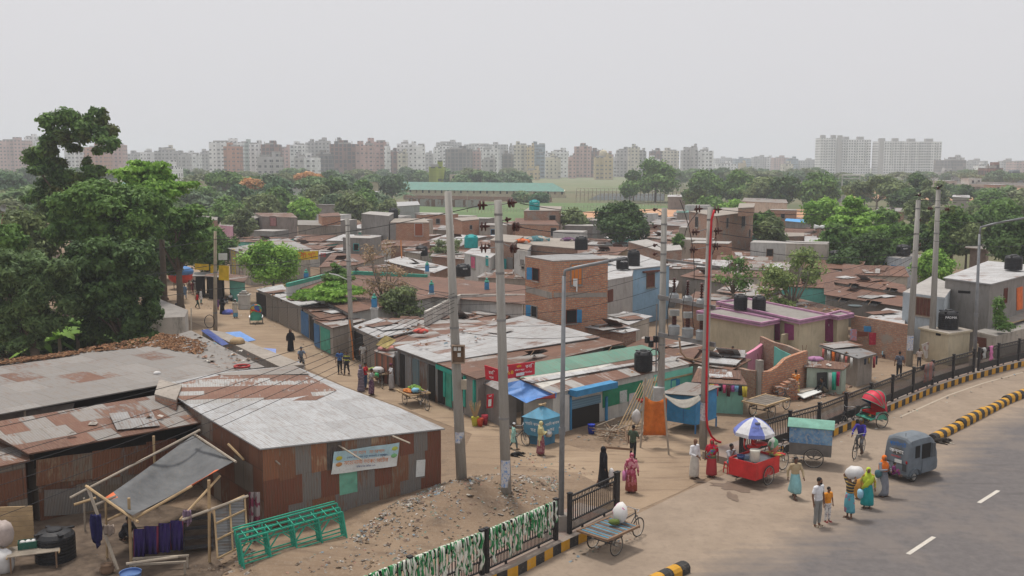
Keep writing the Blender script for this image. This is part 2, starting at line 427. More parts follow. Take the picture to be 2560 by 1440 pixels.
def divider(pl,name='lane_divider_kerb'):
 mb=MB();c=resample(pl,.42)
 for i in range(len(c)-1):
  m=YEL if i%2 else BLK;a,b=c[i],c[i+1];d=(b-a).normalized();n_=V((-d.y,d.x,0))
  hh=.34+(.09 if(i//8)%2 else 0)
  prof=[(-.22,0),(-.22,hh*.62),(-.15,hh*.9),(-.05,hh),(.05,hh),(.15,hh*.9),(.22,hh*.62),(.22,0)]
  mb.loft([[p_+n_*x_+V((0,0,z_)) for x_,z_ in prof] for p_ in(a+d*.006,b-d*.006)],m)
 structure(name,mb)
divider(kerb_pts([(2330,1104),(2397,1070),(2464,1035),(2520,1006),(2560,991),(2700,950),(2900,905)]))
divider(kerb_pts([(1712,1428),(1640,1462),(1500,1530)]))
poly_asph=[g(*q) for q in[(1640,1500),(1790,1425),(2010,1345),(2200,1252),(2330,1160),(2440,1080),(2560,1030),(2800,960)]]
kall=KL[:-1]+[g(1572,1296),g(1700,1235),g(1846,1172)]+KR[1:]
def sdist(p,pl):
 best=1e9;sg=1
 for a,b in zip(pl,pl[1:]):
  ab=b-a;ab.z=0;q=p-a;q.z=0;u_=max(0,min(1,q.dot(ab)/ab.dot(ab)));d=(q-ab*u_).length
  if d<best:best=d;sg=1 if ab.x*q.y-ab.y*q.x>0 else-1
 return best*sg
rows=resample(kall,.8);mb=MB();dust=[]
cols_=[0,.5,1,1.6,2.2,3,3.8,4.6,5.5,6.4,7.4,8.4,9.5,11,13,16,20,26]
nn=len(cols_)
dirn=V((.62,-.78,0)).normalized()
for p_ in rows:
 for cc in cols_:
  q=p_+dirn*cc;q.z=.018;mb.v.append(q)
  s_=sdist(q,poly_asph);dust.append(max(-.2,min(1.2,.5+s_/3.2)))
for i in range(len(rows)-1):
 for j in range(nn-1):
  a=i*nn+j;mb.f.append((a,a+1,a+nn+1,a+nn)[::-1]);mb.m.append(0);mb.uv.append([(0,0)]*4)
mb.mi(MATS['road_surface'])
rd=structure('road',mb);at2=rd.data.attributes.new('dust','FLOAT','POINT');at2.data.foreach_set('value',dust)
WL=wornpaint('road_white_paint',(.62,.58,.52),(.3,.24,.18),.6)
mb=MB()
for(a,b,wd) in(((2447,1257),(2496,1226),.15),((2270,1385),(2335,1342),.15),((2090,1540),(2165,1480),.15),((2600,1160),(2650,1130),.15)):
 A,B=g(*a,.026),g(*b,.026);n_=(B-A).cross(V((0,0,1))).normalized()*wd/2;mb.face([A-n_,A+n_,B+n_,B-n_][::-1],WL)
structure('lane_marking',mb)
WF=wornpaint('road_faded_paint',(.46,.39,.31),(.36,.285,.21),1.0)
mb=MB();el=[offset(KR,-.85)[i] for i in range(4,12)]
for a,b in zip(el,el[1:]):
 n_=(b-a).cross(V((0,0,1))).normalized()*.06;z_=V((0,0,.025));mb.face([a-n_+z_,a+n_+z_,b+n_+z_,b-n_+z_][::-1],WF)
structure('edge_marking',mb)
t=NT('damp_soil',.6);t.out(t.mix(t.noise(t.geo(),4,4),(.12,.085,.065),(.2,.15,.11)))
def blob(name,cx,cy,rx,ry,m,z,seed=0,k=18,rot=0):
 rr=random.Random(seed);mb=MB();c=g(cx,cy);pts=[]
 for i in range(k):
  a=2*PI*i/k;q=1+rr.uniform(-.3,.3);x_,y_=rx*q*math.cos(a),ry*q*math.sin(a)
  pts.append(c+V((x_*math.cos(rot)-y_*math.sin(rot),x_*math.sin(rot)+y_*math.cos(rot),z)))
 mb.face(pts,m);return structure(name,mb)
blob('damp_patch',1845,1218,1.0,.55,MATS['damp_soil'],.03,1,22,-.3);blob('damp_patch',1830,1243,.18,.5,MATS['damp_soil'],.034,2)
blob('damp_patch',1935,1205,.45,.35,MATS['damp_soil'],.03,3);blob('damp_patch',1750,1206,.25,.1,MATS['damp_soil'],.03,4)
t=NT('yard_shade_soil',1.0);n=t.noise(t.geo(),1.6,5,.7);t.out(t.mix(t.ramp(n,.35,.65),(.075,.055,.042),(.16,.12,.088)),n,.05,.5)  # soil colour darkened to paint the shade lying over the yard
sheet('yard',[(-200,1600),(-200,1290),(60,1300),(400,1260),(560,1290),(650,1352),(640,1400),(560,1430),(420,1600)],MATS['yard_shade_soil'],.06)
T_NEW=tin('tin_pale',-.25,galv=(.60,.61,.62),seam=.3,cor=.3)
T_WHT=tin('tin_white',.0,galv=(.66,.67,.68),seam=.35,cor=.3)
T_GRY=tin('tin_grey',.22,galv=(.42,.42,.42))
T_MIX=tin('tin_mixed',.5,galv=(.48,.47,.46))
T_RST=tin('tin_rusty',.86,galv=(.40,.38,.36),rusty=(.165,.078,.05))
T_ALL=tin('tin_all_rust',1.25,rusty=(.165,.075,.048),seam=.5)
T_GRN=tin('tin_green',-.5,galv=(.16,.37,.28),seam=.15,cor=.25)
T_DST=tin('tin_dusty',.05,galv=(.36,.335,.31),seam=.25,cor=.35)
TANKT2=paint((.03,.36,.28),.6,name='teal_post')
BR_O=brick('brick_orange',(.54,.20,.095),(.68,.36,.2),patch=.2)
BR_D=brick('brick_dull',(.30,.14,.09),(.43,.26,.17),patch=.45)
BR_P=brick('brick_plastered',(.44,.22,.14),(.56,.36,.25),patch=.9)
P_GRY=plaster((.30,.28,.26),.5);P_LGR=plaster((.42,.40,.38),.45);P_CRM=plaster((.60,.53,.38),.25)
P_WHT=plaster((.62,.61,.58),.4);P_BLU=plaster((.30,.47,.62),.25);P_TEAL=plaster((.16,.48,.42),.2)
P_MINT=plaster((.24,.64,.50),.15);P_PNK=plaster((.72,.30,.42),.15);P_CONC=plaster((.36,.32,.28),.5)
P_PALE=plaster((.52,.47,.40),.55);P_WBL=plaster((.52,.58,.62),.3)
MAG=paint((.42,.22,.34),.8,name='magenta_trim');DMAG=paint((.30,.06,.18),.8,name='magenta_door')
BLUE=paint((.05,.24,.46),.6,name='blue_paint');DBLUE=paint((.05,.17,.36),.6,name='blue_sheet');WOOD=paint((.22,.14,.09),.85,name='old_wood')
BAM=paint((.42,.30,.17),.8,name='bamboo');BAMG=paint((.36,.31,.25),.85,name='grey_bamboo')
GREENP=paint((.06,.33,.24),.6,name='green_paint');SHUT=stripes('shutter_grey',[(.28,.25,.22),(.20,.18,.16)],.12,1)
SHUTB=stripes('shutter_blue',[(.16,.30,.40),(.10,.21,.30)],.12,1)
WINM=plain('window_dark',(.02,.018,.017));WOODR=paint((.14,.05,.035),.8,name='red_brown_wood')
WTIN=tin('wall_tin',.55,galv=(.30,.265,.225),rusty=(.20,.085,.05),per=.1,sw=.85,sl=1.1,seam=.6,light=.8)
WTIN2=tin('wall_tin_grey',.15,galv=(.30,.31,.32),rusty=(.15,.08,.055),seam=.4)
REDP=paint((.55,.03,.03),.45,dirt=.1,name='red_paint')
INFO={}
def inset(poly,d):
 """move each edge of a convex-ish polygon inwards by d"""
 n=len(poly);P=[V((p[0],p[1])) for p in poly]
 A=sum(P[i].x*P[(i+1)%n].y-P[(i+1)%n].x*P[i].y for i in range(n));s=1 if A>0 else-1;out=[]
 for i in range(n):
  a,b,c=P[i-1],P[i],P[(i+1)%n];e1=(b-a).normalized();e2=(c-b).normalized()
  n1=V((-e1.y,e1.x))*s;n2=V((-e2.y,e2.x))*s;k=n1+n2;k=k/max(.35,k.dot(n1) if k.length else 1)
  out.append(b+k*d)
 return out
def plane_z(pts,x,y):
 a,b,c=pts[0],pts[1],pts[2];n=(b-a).cross(c-a)
 if abs(n.z)<1e-6:return a.z
 return a.z-(n.x*(x-a.x)+n.y*(y-a.y))/n.z
def shed(name,label,px,z,roof,wall,over=.22,cat='shack',group=None,flat=None,top=None,wallz=0,slab=.05,world=None,noroof=False,holes=None):
 zs=z if isinstance(z,(list,tuple)) else[z]*len(px)
 P=[g(x,y,zz) for(x,y),zz in zip(px,zs)] if world is None else[V((q[0],q[1],zz)) for q,zz in zip(world,zs)]
 c=sum(P,V())/len(P)
 o=thing(name,label,cat,(c.x,c.y,0),group,world=True)
 f2=inset(P,over);foot=[]
 for i,q in enumerate(f2):
  zz=P[i].z if len(P)!=4 or len(set(zs))>2 else plane_z(P,q.x,q.y)
  foot.append(V((q.x,q.y,zz-slab-.005)))
 mb=MB();mb.prism([(q.x,q.y) for q in foot],wallz-.05 if wallz==0 else wallz,[q.z for q in foot],wall);mb.build('wall',o)
 rm=MB()
 if len(P)==4:tri=[P]
 else:tri=[P]
 A=sum(P[i].x*P[(i+1)%len(P)].y-P[(i+1)%len(P)].x*P[i].y for i in range(len(P)))
 Q=P if A>0 else None
 if A>0:rm.face(P,roof)
 else:
  pts=P;t_=(pts[1]-pts[0]).normalized();nrm=(pts[1]-pts[0]).cross(pts[-1]-pts[0]).normalized();b_=nrm.cross(t_)
  rm.face(pts[::-1],roof,[(p_.dot(t_),p_.dot(b_)) for p_ in pts[::-1]])
 n=len(P);dn=V((0,0,-slab))
 em=roof if slab<.1 else wall
 for i in range(n):
  a,b=P[i],P[(i+1)%n]
  rm.face([a+dn,b+dn,b,a] if A>0 else[b+dn,a+dn,a,b],em,[(0,0)]*4)
 if not noroof:rm.build('roof',o)
 INFO[o.name]=(foot,P)
 return o
def side(o,k):
 f,_=INFO[o.name];a,b=f[k].copy(),f[(k+1)%len(f)].copy();a.z=b.z=0;return a,b
def hit(o,k,px,py):
 a,b=side(o,k);r=ray(px,py);d=b-a;n=V((-d.y,d.x,0)).normalized();t_=n.dot(a)/n.dot(r)
 n=n if n.y<0 else-n
 q=r*t_;return V((q.x,q.y,H+q.z)),d.normalized(),n
def window(o,k,px,py,w=.9,h=1.0,frame=None,pane=None,shutters=None,name='window',grill=0,proud=.05,extra=None,sill=True):
 p_,d,n=hit(o,k,px,py);frame=frame or WOOD;mb=MB();u_=V((0,0,1))
 fw=.06
 for s_ in(-1,1):mb.obox(p_+d*(s_*w/2-fw/2)-u_*h/2,d*fw,n*proud,u_*h,frame)
 for s_ in(-1,1):mb.obox(p_-d*(w/2)+u_*(s_*h/2-fw/2)+n*.002,d*w,n*proud,u_*fw,frame)
 for i in range(grill):mb.obox(p_+d*(w*((i+1)/(grill+1)-.5)-.012)-u_*h/2+n*.02,d*.025,n*.02,u_*h,frame)
 if sill:mb.obox(p_-d*(w/2+.06)-u_*(h/2+.1),d*(w+.12),n*.12,u_*.06,P_CONC)
 f=mb.build(name,o)
 pb=MB();pb.obox(p_-d*w/2-u_*h/2,d*w,n*.012,u_*h,pane or WINM);pb.build('pane',f)
 f_loc(f,o)
 if shutters:
  for s_ in(-1,1):
   if shutters[0 if s_<0 else 1] is None:continue
   sb=MB();e=p_+d*(s_*w/2);sd_=(d*s_*.75+n*.65).normalized()*w*.48
   sb.obox(e-u_*h/2,sd_,n.cross(u_)*.02+n*.02,u_*h,shutters[0 if s_<0 else 1]);q=sb.build('shutter',f)
 return f
def f_loc(f,o):pass
_ob=MB.build
def _build(s,name,parent=None,smooth=False,label=None,loc=None,mods=None):
 par=parent;o=_ob(s,name,None,smooth,label,loc)
 if par is not None:
  o.parent=par
  root=par
  while root.parent is not None:root=root.parent
  if root.get('_w') and par is root:o.matrix_parent_inverse=Matrix.Translation(root.location).inverted()
  else:o.matrix_parent_inverse=Matrix.Identity(4)
 return o
MB.build=_build
def door(o,k,px,py,w=.85,h=1.9,m=None,name='door',z0=None):
 """px,py = middle of the door foot"""
 p_,d,n=hit(o,k,px,py)
 if z0 is not None:p_.z=z0
 m=m or WOODR;mb=MB();u_=V((0,0,1))
 mb.obox(p_-d*w/2,d*w,n*.04,u_*h,m);f=mb.build(name,o)
 hb_=MB();hb_.obox(p_+d*w*.36+u_*h*.48+n*.04,d*.03,n*.05,u_*.12,plain('iron',(.06,.055,.05),.5));hb_.build('handle',f)
 return f
def panel(o,k,pts,m,name='panel',th=.03,gap=.004):
 """patch on a wall given by pixel corners"""
 mb=MB();q=[]
 for x,y in pts:
  p_,d,n=hit(o,k,x,y);q.append(p_)
 f0=[a+n*gap for a in q];f1=[a+n*(gap+th) for a in q]
 c_=(f0[1]-f0[0]).cross(f0[2]-f0[0])
 if c_.dot(n)<0:f0.reverse();f1.reverse()
 mb.face(f1,m)
 for i in range(len(q)):
  j=(i+1)%len(q);mb.face([f0[i],f0[j],f1[j],f1[i]],m)
 return mb.build(name,o)
def water_tank(px,py,r,h,label,m=None,base_z=None,text_=None,lid=True,Y=None):
 """px,py: middle of its foot; stands on height base_z"""
 c=g(px,py,base_z or 0);m=m or TANK
 o=thing('water_tank',label,'water tank',c)
 mb=MB();pr=[(r*.96,0)]
 for i in range(7):
  z=h*(.05+.1*i);pr+=[(r,z),(r,z+h*.07),(r*.965,z+h*.078),(r*.965,z+h*.095)]
 pr+=[(r,h*.76),(r*.97,h*.82),(r*.80,h*.92),(r*.45,h*.97),(r*.38,h*.97)]
 mb.lathe(pr,(0,0,0),m,24);mb.build('tank_body',o)
 lb=MB();lb.lathe([(r*.4,h*.96),(r*.4,h),(r*.34,h*1.03),(.01,h*1.04)],(0,0,0),m,20);lb.build('lid',o)
 for k in range(4):
  a=PI/4+k*PI/2;rb=MB();rb.box((r*.75*math.cos(a),r*.75*math.sin(a),h*.93),(r*.5,r*.22,h*.05),m,a);
  rb.build('rib',o)
 if text_:
  a=math.atan2(-c.y,-c.x)+.25
  text(text_,h*.17,(r*1.01*math.cos(a),r*1.01*math.sin(a),h*.66),(-math.sin(a),math.cos(a),0),(0,0,1),plain('lettering_white',(.8,.8,.8)),parent=o,extrude=.01)
 return o
TANK=paint((.022,.023,.026),.45,dirt=.12,name='tank_black');TANKT=paint((.02,.36,.36),.45,dirt=.12,name='tank_teal')
# ================================================================ foreground sheds
A1=shed('tin_shed','large tin shed with patchwork rusty walls and a pale silver roof, with blue banner',[(650,1122),(1112,1071),(1000,1020),(862,968),(735,914),(560,930),(393,962),(520,1045)],[3.05,2.62,2.8,2.95,3.0,3.15,3.25,3.15],tin('tin_front_roof',-.35,galv=(.54,.555,.57),seam=.22,cor=.35,sw=.85,sl=2.9),WTIN,.12,'shed')
T_PATCH=tin('tin_patch',.75,galv=(.50,.50,.49),rusty=(.21,.10,.065),sw=3.2,sl=.75,seam=.3,cor=.2)
mb=MB();mb.face([g(470,1010,3.19),g(790,1000,2.99),g(842,975,2.99),g(770,938,3.04),g(560,936,3.19),g(405,966,3.28)],T_PATCH);mb.build('rusty_sheet',A1)
mb=MB();mb.face([g(735,914,3.02),g(775,935,3.045),g(560,938,3.2),g(540,934,3.2)],T_DST);mb.build('grey_sheet',A1)
a,b=side(A1,0)
rr=random.Random(3);mb=MB();d=(b-a).normalized();n=V((d.y,-d.x,0));L=(b-a).length
wm={'rust':tin('sheet_rust',1.6,rusty=(.20,.075,.048),sw=9,sl=9,seam=0,light=.7),'grey':tin('sheet_grey',.15,galv=(.25,.235,.22),rusty=(.2,.09,.05),sw=9,sl=9,seam=0),'brown':tin('sheet_brown',.45,galv=(.30,.24,.18),rusty=(.23,.10,.055),sw=9,sl=9,seam=0),'dark':tin('sheet_dark',-.1,galv=(.09,.082,.08),sw=9,sl=9,seam=0),'green':paint((.17,.42,.31),.8,name='sheet_green'),'tan':tin('sheet_tan',.5,galv=(.50,.37,.24),rusty=(.28,.12,.065),sw=9,sl=9,seam=0)}
def zt(s):return INFO[A1.name][0][0].z*(1-s/L)+INFO[A1.name][0][1].z*s/L
x=0;i=0
rowsz=[(0.0,.95),(.8,1.9),(1.8,3.4)]
pat=[['rust','grey','brown','grey','grey','brown','grey','rust'],['rust','rust','grey','rust','green','grey','rust','brown','grey','rust'],['tan','brown','grey','tan','dark','brown','grey','tan','brown','rust','grey','rust']]
for r_,(z0,z1) in enumerate(rowsz):
 k=len(pat[r_]);xs_=[L*j/k for j in range(k+1)]
 for j,m in enumerate(pat[r_]):
  e=.012+.012*r_+.004*(j%2);j0,j1=rr.uniform(-.06,.06),rr.uniform(-.05,.05)
  x0,x1=xs_[j],xs_[j+1]-.001;h0,h1=z0+j0*(r_>0)-.02*(r_==0),min(z1+j1+.05,zt(x1)-.05) if r_<2 else None
  A_,B_=a+d*x0+n*e,a+d*x1+n*e
  t0=min(z1+j1,zt(x0)-.02);t1=min(z1+j1,zt(x1)-.02)
  mb.face([(A_.x,A_.y,h0),(B_.x,B_.y,h0+.01),(B_.x,B_.y,t1),(A_.x,A_.y,t0)],wm[m])
mb.build('wall_sheet',A1)
def banner_plane(o,k,corners,name,label,cat,m,off=.12):
 q=[]
 for x_,y_ in corners:p_,d_,n_=hit(o,k,x_,y_);q.append(p_+n_*off)
 return q,d_,n_
q,d_,n_=banner_plane(A1,0,[(824,1184),(988,1163),(994,1104),(832,1128)],'banner','','',None)
bn=thing('cloth_banner','pale blue printed banner tied to the patchwork front wall of the tin shed','banner',q[0],world=True)
mb=MB();sky_b=paint((.42,.60,.66),.8,var=.15,name='banner_blue');wb=paint((.68,.70,.68),.8,var=.1,name='banner_white')
A_,B_,C_,D_=q
def lerp2(u_,v_):return(A_*(1-u_)+B_*u_)*(1-v_)+(D_*(1-u_)+C_*u_)*v_
N_=14
for i in range(N_):
 for j in range(6):
  w_=lambda u_,v_:lerp2(u_,v_)+n_*(.03*math.sin(u_*9)+.02*math.sin(u_*4+v_*5))
  mb.face([w_(i/N_,j/6),w_((i+1)/N_,j/6),w_((i+1)/N_,(j+1)/6),w_(i/N_,(j+1)/6)],sky_b if j>2 else wb)
mb.build('cloth',bn)
xd,yd=(B_-A_).normalized(),(D_-A_).normalized();o_=n_*.07
ORG=plain('lettering_orange',(.62,.25,.12));NAVY=plain('lettering_navy',(.08,.12,.25));WHT=plain('lettering_white',(.8,.8,.8));LGREEN=plain('lettering_green',(.25,.4,.1))
text('মেহেনাজ ডেকোরেটর',.21,lerp2(.5,.40)+o_,xd,yd,ORG,parent=bn);text('সোহেল   মোরশেদ',.17,lerp2(.52,.80)+o_,xd,yd,ORG,parent=bn)
text('এখানে বিবাহ গায়ে হলুদ জন্মদিন ও অনুষ্ঠানের',.095,lerp2(.52,.62)+o_,xd,yd,NAVY,parent=bn);text('ঠিকানা মোবাইল ০১৭',.09,lerp2(.5,.2)+o_,xd,yd,NAVY,parent=bn)
for u_,v_,c_ in((.08,.7,(.5,.45,.05)),(.93,.78,(.45,.5,.1)),(.93,.48,(.2,.45,.2)),(.09,.42,(.5,.25,.1))):
 e=MB();e.ell(lerp2(u_,v_)+n_*.05,(.13,.02,.08),plain('emblem_%d'%(u_*100+v_*10),c_),10,5,Matrix((xd,n_,yd)).transposed());e.build('emblem',bn)
for cs,lab in(([(1038,1192),(1060,1189),(1062,1148),(1040,1150)],'white printed paper notice pasted on the rusty shed wall'),):
 q,d_,n_=banner_plane(A1,0,cs,'','','',None,.05);mb=MB();mb.face(q,wb);mb.face([x_-n_*.01 for x_ in q[::-1]],wb);tag(mb.build('paper_notice',loc=q[0]),lab,'notice')
for x0,y0,x1,y1 in((652,1120,700,1161),(830,1103,905,1150),(982,1090,1025,1108)):
 A_=g(x0,y0,2.75);B_=at(x1,y1,A_.y-.9);mb=MB();mb.tube([A_,B_],.03,BAMG,6);tag(mb.build('bamboo_pole',loc=A_),'grey bamboo stick poking out from under the pale shed roof','bamboo pole','bamboo sticks along the pale shed eave')
A2=shed('tin_shed','low tin shack with rusty roof and patched walls behind the black tank',[(70,1134),(505,1055),(424,982),(-60,1062)],[2.75,2.7,3.15,3.15],tin('tin_low_roof',.62,galv=(.36,.34,.32),sw=.9,sl=1.2),WTIN,.5,'shack')
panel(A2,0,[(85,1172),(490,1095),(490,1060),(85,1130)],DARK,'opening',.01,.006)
for x0,x1,y0,y1,m_ in((90,150,1150,1215,'sheet_tan'),(150,230,1140,1205,'sheet_brown'),(230,300,1128,1200,'sheet_tan'),(300,365,1120,1190,'sheet_grey'),(110,250,1225,1290,'sheet_grey'),(250,330,1215,1270,'sheet_brown'),(365,440,1105,1180,'sheet_rust')):panel(A2,0,[(x0,y1),(x1,y1-9),(x1,y0-9),(x0,y0)],MATS[m_],'wall_sheet',.02,.01)
A2b=shed('lean_to_wall','dark patched tin lean-to with timber bits at the lower left edge',[(-120,1190),(75,1150),(60,1080),(-120,1100)],2.5,T_RST,WTIN,.15,'lean-to')
A3=shed('open_shed','wide low shed with dusty grey sheet roof below the dark trees',[(-160,1064),(384,965),(560,930),(662,917),(560,868),(478,826),(350,862),(200,880),(-60,912)],[3.0,3.05,3.05,3.0,3.05,3.1,3.1,3.05,3.0],tin('tin_long_roof',.1,galv=(.33,.315,.30),sw=1.3,sl=2.3,seam=.22,cor=.15),DARK,1.1,'shed')  # near-black inset walls stand for the open shade under the roof
for px_ in(60,200,300):
 p_=at(px_,1000,g(px_,1030,2.9).y+.2);mb=MB();mb.tube([(p_.x,p_.y,0),(p_.x,p_.y,2.95)],.05,BAMG,6);mb.build('post',A3)
mb=MB();pts=[]
for i in range(13):
 u_=i/12;x_=-40+225*u_;e=g(x_,1043-37*u_*.95,2.86);sag=.45*math.sin(u_*PI*2)**2+.25
 pts.append((e+V((0,.05,0)),e+V((0,-.15,-sag)),e+V((0,.25,-sag-.25))))
for p_,q_ in zip(pts,pts[1:]):
 mb.face([p_[1],q_[1],q_[0],p_[0]],paint((.16,.14,.125),.95,name='old_cloth'));mb.face([p_[2],q_[2],q_[1],p_[1]],paint((.16,.14,.125),.95,name='old_cloth'))
tag(mb.build('hanging_cloth',loc=pts[0][0]),'grey cloth sagging under the eave of the long grey roof','cloth')
st=shed('brick_pier','short broken brick pier between the long grey roof and the pale roof',[(386,985),(440,1000),(455,962),(398,948)],3.35,P_CONC,BR_D,.02,'pier',slab=.06)
cw=shed('boundary_wall','low mossy concrete wall running beside the dirt lane',[(700,917),(760,911),(560,830),(505,822)],1.35,P_CONC,P_GRY,.02,'wall',slab=.08)
ch=shed('concrete_house','small stained white concrete house under the dark tree by the lane',[(300,800),(462,792),(470,775),(385,742)],2.6,P_GRY,plaster((.62,.57,.50),.75),.0,'house',slab=.1)
for i,(cs,lab,c_) in enumerate((([(502,826),(520,822),(562,852),(572,860),(555,864),(528,845)],'dark blue plastic sheet lying on the concrete wall by the lane',(.04,.07,.25)),([(550,832),(600,828),(640,850),(600,858)],'bright blue plastic sheet spread on the lane',(.16,.32,.68)),([(640,868),(690,872),(690,884),(655,878)],'small lilac blue sheet on the lane edge',(.22,.3,.62)),([(700,905),(745,903),(760,914),(715,916)],'pale blue plastic sheet near the pale shed roof',(.25,.42,.7)))):
 mb=MB();zz=1.42 if i==0 else .06;q=[g(x_,y_,zz+.03*math.sin(k*2.1)) for k,(x_,y_) in enumerate(cs)];c_m=paint(c_,.5,dirt=.15,name='sheet_blue_%d'%i)
 cc=sum(q,V())/len(q)+V((0,0,.08))
 for k in range(len(q)):mb.face([q[k],q[(k+1)%len(q)],cc],c_m)
 tag(mb.build('plastic_sheet',loc=cc),lab,'plastic sheet')
 # ================================================================ shops right of the lane
def shop_row(name,label,px,z,roof,doors,over=.15,wall=None,cat='shop',**k):
 o=shed(name,label,px,z,roof,wall or P_CONC,over,cat,**k)
 for kk,xs_,m in doors:
  for j in range(len(xs_)-1):
   a_,b_=side(o,kk);z1=INFO[o.name][0][kk].z-.25
   x0,x1=xs_[j]+1.5,xs_[j+1]-1.5
   p0,d0,n0=hit(o,kk,x0,800);p1,_,_=hit(o,kk,x1,800);p0.z=p1.z=.1
   mm=m[j%len(m)] if isinstance(m,list) else m
   if mm is None:continue
   mb=MB();mb.obox(p0,p1-p0,n0*.04,V((0,0,z1-.1)),mm);mb.build('shop_shutter',o)
 return o
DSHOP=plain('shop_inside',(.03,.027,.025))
SH1=shop_row('lane_shop','grey shuttered shop with pale tin awning nearest the small white shrine',[(640,723),(699,745),(731,738),(706,711)],2.15,T_WHT,[(0,(642,668,684,698),[DSHOP,SHUT,SHUT])])
SH2=shop_row('lane_shop','shuttered shop with second pale tin awning behind the parked rickshaw',[(699,746),(752,766),(818,752),(768,734)],2.15,T_WHT,[(0,(700,722,747),SHUT)])
SH3=shop_row('lane_shop','shop with brown rusty roof and blue barred door in the lane row',[(752,768),(800,796),(872,784),(820,758)],2.15,T_ALL,[(0,(752,773,786,799),[DBLUE,DSHOP,BLUE])])
SH4=shop_row('lane_shop','open fronted shop with rust patched awning left of the slim lamp pole',[(780,797),(830,820),(915,800),(860,782)],2.0,T_MIX,[(0,(784,800,826),[DBLUE,GREENP])])
SH5=shop_row('lane_shop','shop with clean white tin roof and two roller shutters beside the yellow tarp',[(880,816),(945,845),(1030,828),(944,794)],2.2,T_NEW,[(0,(884,908,926,944),[DSHOP,SHUT,SHUT])])
SH6=shed('vegetable_stall','small stall with pink goods drying on its grey roof',[(934,877),(983,893),(1000,872),(960,862)],1.75,T_GRY,stripes('stall_cloth',[(.35,.11,.06),(.10,.07,.06),(.24,.10,.07)],.7,0),.05,'stall')
B1=shop_row('shop_block','long shop block under a wide pale sheet roof beside the lane',[(985,868),(1090,906),(1500,842),(1310,788)],[2.3,2.3,2.9,2.9],tin('tin_big_pale',.12,galv=(.55,.56,.57),seam=.35,cor=.25),[(0,(985,998,1012,1030,1048,1070,1088),[WTIN2,DSHOP,WTIN2,tin('wall_tin_blue',-.5,galv=(.16,.28,.33)),WTIN2,DSHOP])],wall=WTIN2)
B2=shop_row('shop_block','shops with green posts under a rust brown roof with an open hatch',[(1090,907),(1192,947),(1560,856),(1500,843)],[2.25,2.2,2.75,2.8],T_RST,[(0,(1092,1112,1130,1160,1188),[DSHOP,GREENP,DSHOP,P_GRY])],wall=P_GRY)
for(x0,y0,x1,y1,x2,y2) in((1303,893,1366,886,1345,873),(1520,878,1578,866,1545,858)):pass
def hatch(o,px,z,lidm,label=None):
 """an open skylight: dark hole with a propped sheet above"""
 q=[g(x_,y_,z) for x_,y_ in px];mb=MB();mb.face([p_+V((0,0,.015)) for p_ in q],DARK)
 f=[q[0],q[1],q[2],q[3]]
 h_=mb.build('skylight',o);lb=MB();a_,b_,c_,d_=q;up_=V((0,0,.35));t1=a_*.25+d_*.75+up_;t2=b_*.25+c_*.75+up_
 lb.face([c_,d_,t1*.6+a_*.4,t2*.6+b_*.4],lidm);lb.bar((a_+b_)/2,(a_+b_)/2*.4+(t1+t2)/2*.6,.03,.03,WOOD)
 lb.build('lid',h_)
for x_ in(1112,1134,1162,1186):panel(B2,0,[(x_,990+(x_-1112)*.5),(x_+4,992+(x_-1112)*.5),(x_+4,918+(x_-1112)*.45),(x_,916+(x_-1112)*.45)],TANKT2,'post',.1)
panel(B2,0,[(1094,920),(1134,937),(1134,926),(1094,909)],TANKT2,'fascia_board',.12)
hatch(B2,[(1300,892),(1352,885),(1372,878),(1322,884)],2.72,T_RST)
G1_=shop_row('corner_shop','corner shop with blue roller shutter canopy under the roof with green sheets',[(1383,984),(1731,908),(1665,884),(1300,947)],[2.0,2.0,2.35,2.35],tin('tin_corner',.55,galv=(.50,.49,.47),seam=.35),[],wall=plaster((.60,.58,.53),.35),over=.12)
G2_=shed('green_roof_shed','shed covered with painted green sheets behind the black roof tank',[(1298,946),(1664,883),(1605,862),(1340,905)],[2.37,2.37,2.75,2.7],T_GRN,P_GRY,.1,'shed')
hatch(G2_,[(1490,885),(1548,877),(1570,868),(1512,874)],2.66,T_GRN)
mb=MB();zz=2.16;mb.face([g(1330,957,2.30),g(1712,890,2.31),g(1688,893-2,2.36),g(1305,949,2.37)],T_WHT)
mb.build('white_sheet',G1_)
a_,b_=side(G1_,0)
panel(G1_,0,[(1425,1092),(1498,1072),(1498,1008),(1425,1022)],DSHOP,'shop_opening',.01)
panel(G1_,0,[(1424,1024),(1500,1006),(1500,986),(1424,1002)],SHUTB,'roller_shutter',.06)
q0,dd,nn_=hit(G1_,0,1420,1000);q1,_,_=hit(G1_,0,1524,978)
mb=MB();mb.obox(V((q0.x,q0.y,1.72)),V((q1.x-q0.x,q1.y-q0.y,0)),nn_*.55,V((0,0,.30)),BLUE);mb.build('canopy',G1_)
panel(G1_,0,[(1506,1020),(1606,994),(1606,950),(1528,968),(1506,975)],paint((.03,.22,.12),.7,name='painted_green'),'painted_panel',.02)
panel(G1_,0,[(1548,1008),(1566,1004),(1566,974),(1548,978)],wornpaint('torn_poster',(.6,.62,.6),(.1,.2,.15),.8),'poster',.02,.03)
panel(G1_,0,[(1570,1012),(1588,1008),(1590,980),(1572,984)],paint((.55,.52,.52),.8,name='poster_paper'),'poster',.02,.03)
panel(G1_,0,[(1634,1050),(1728,1010),(1731,916),(1634,938)],P_MINT,'mint_wall',.03)
panel(G1_,0,[(1632,957),(1728,936),(1728,932),(1632,953)],BAM,'bamboo_rail',.06,.03)
window(G1_,0,1683,966,.45,.75,BLUE,None,(None,BLUE),sill=False)
panel(G1_,0,[(1400,1100),(1419,1095),(1419,985),(1400,988)],P_WHT,'pillar',.12)
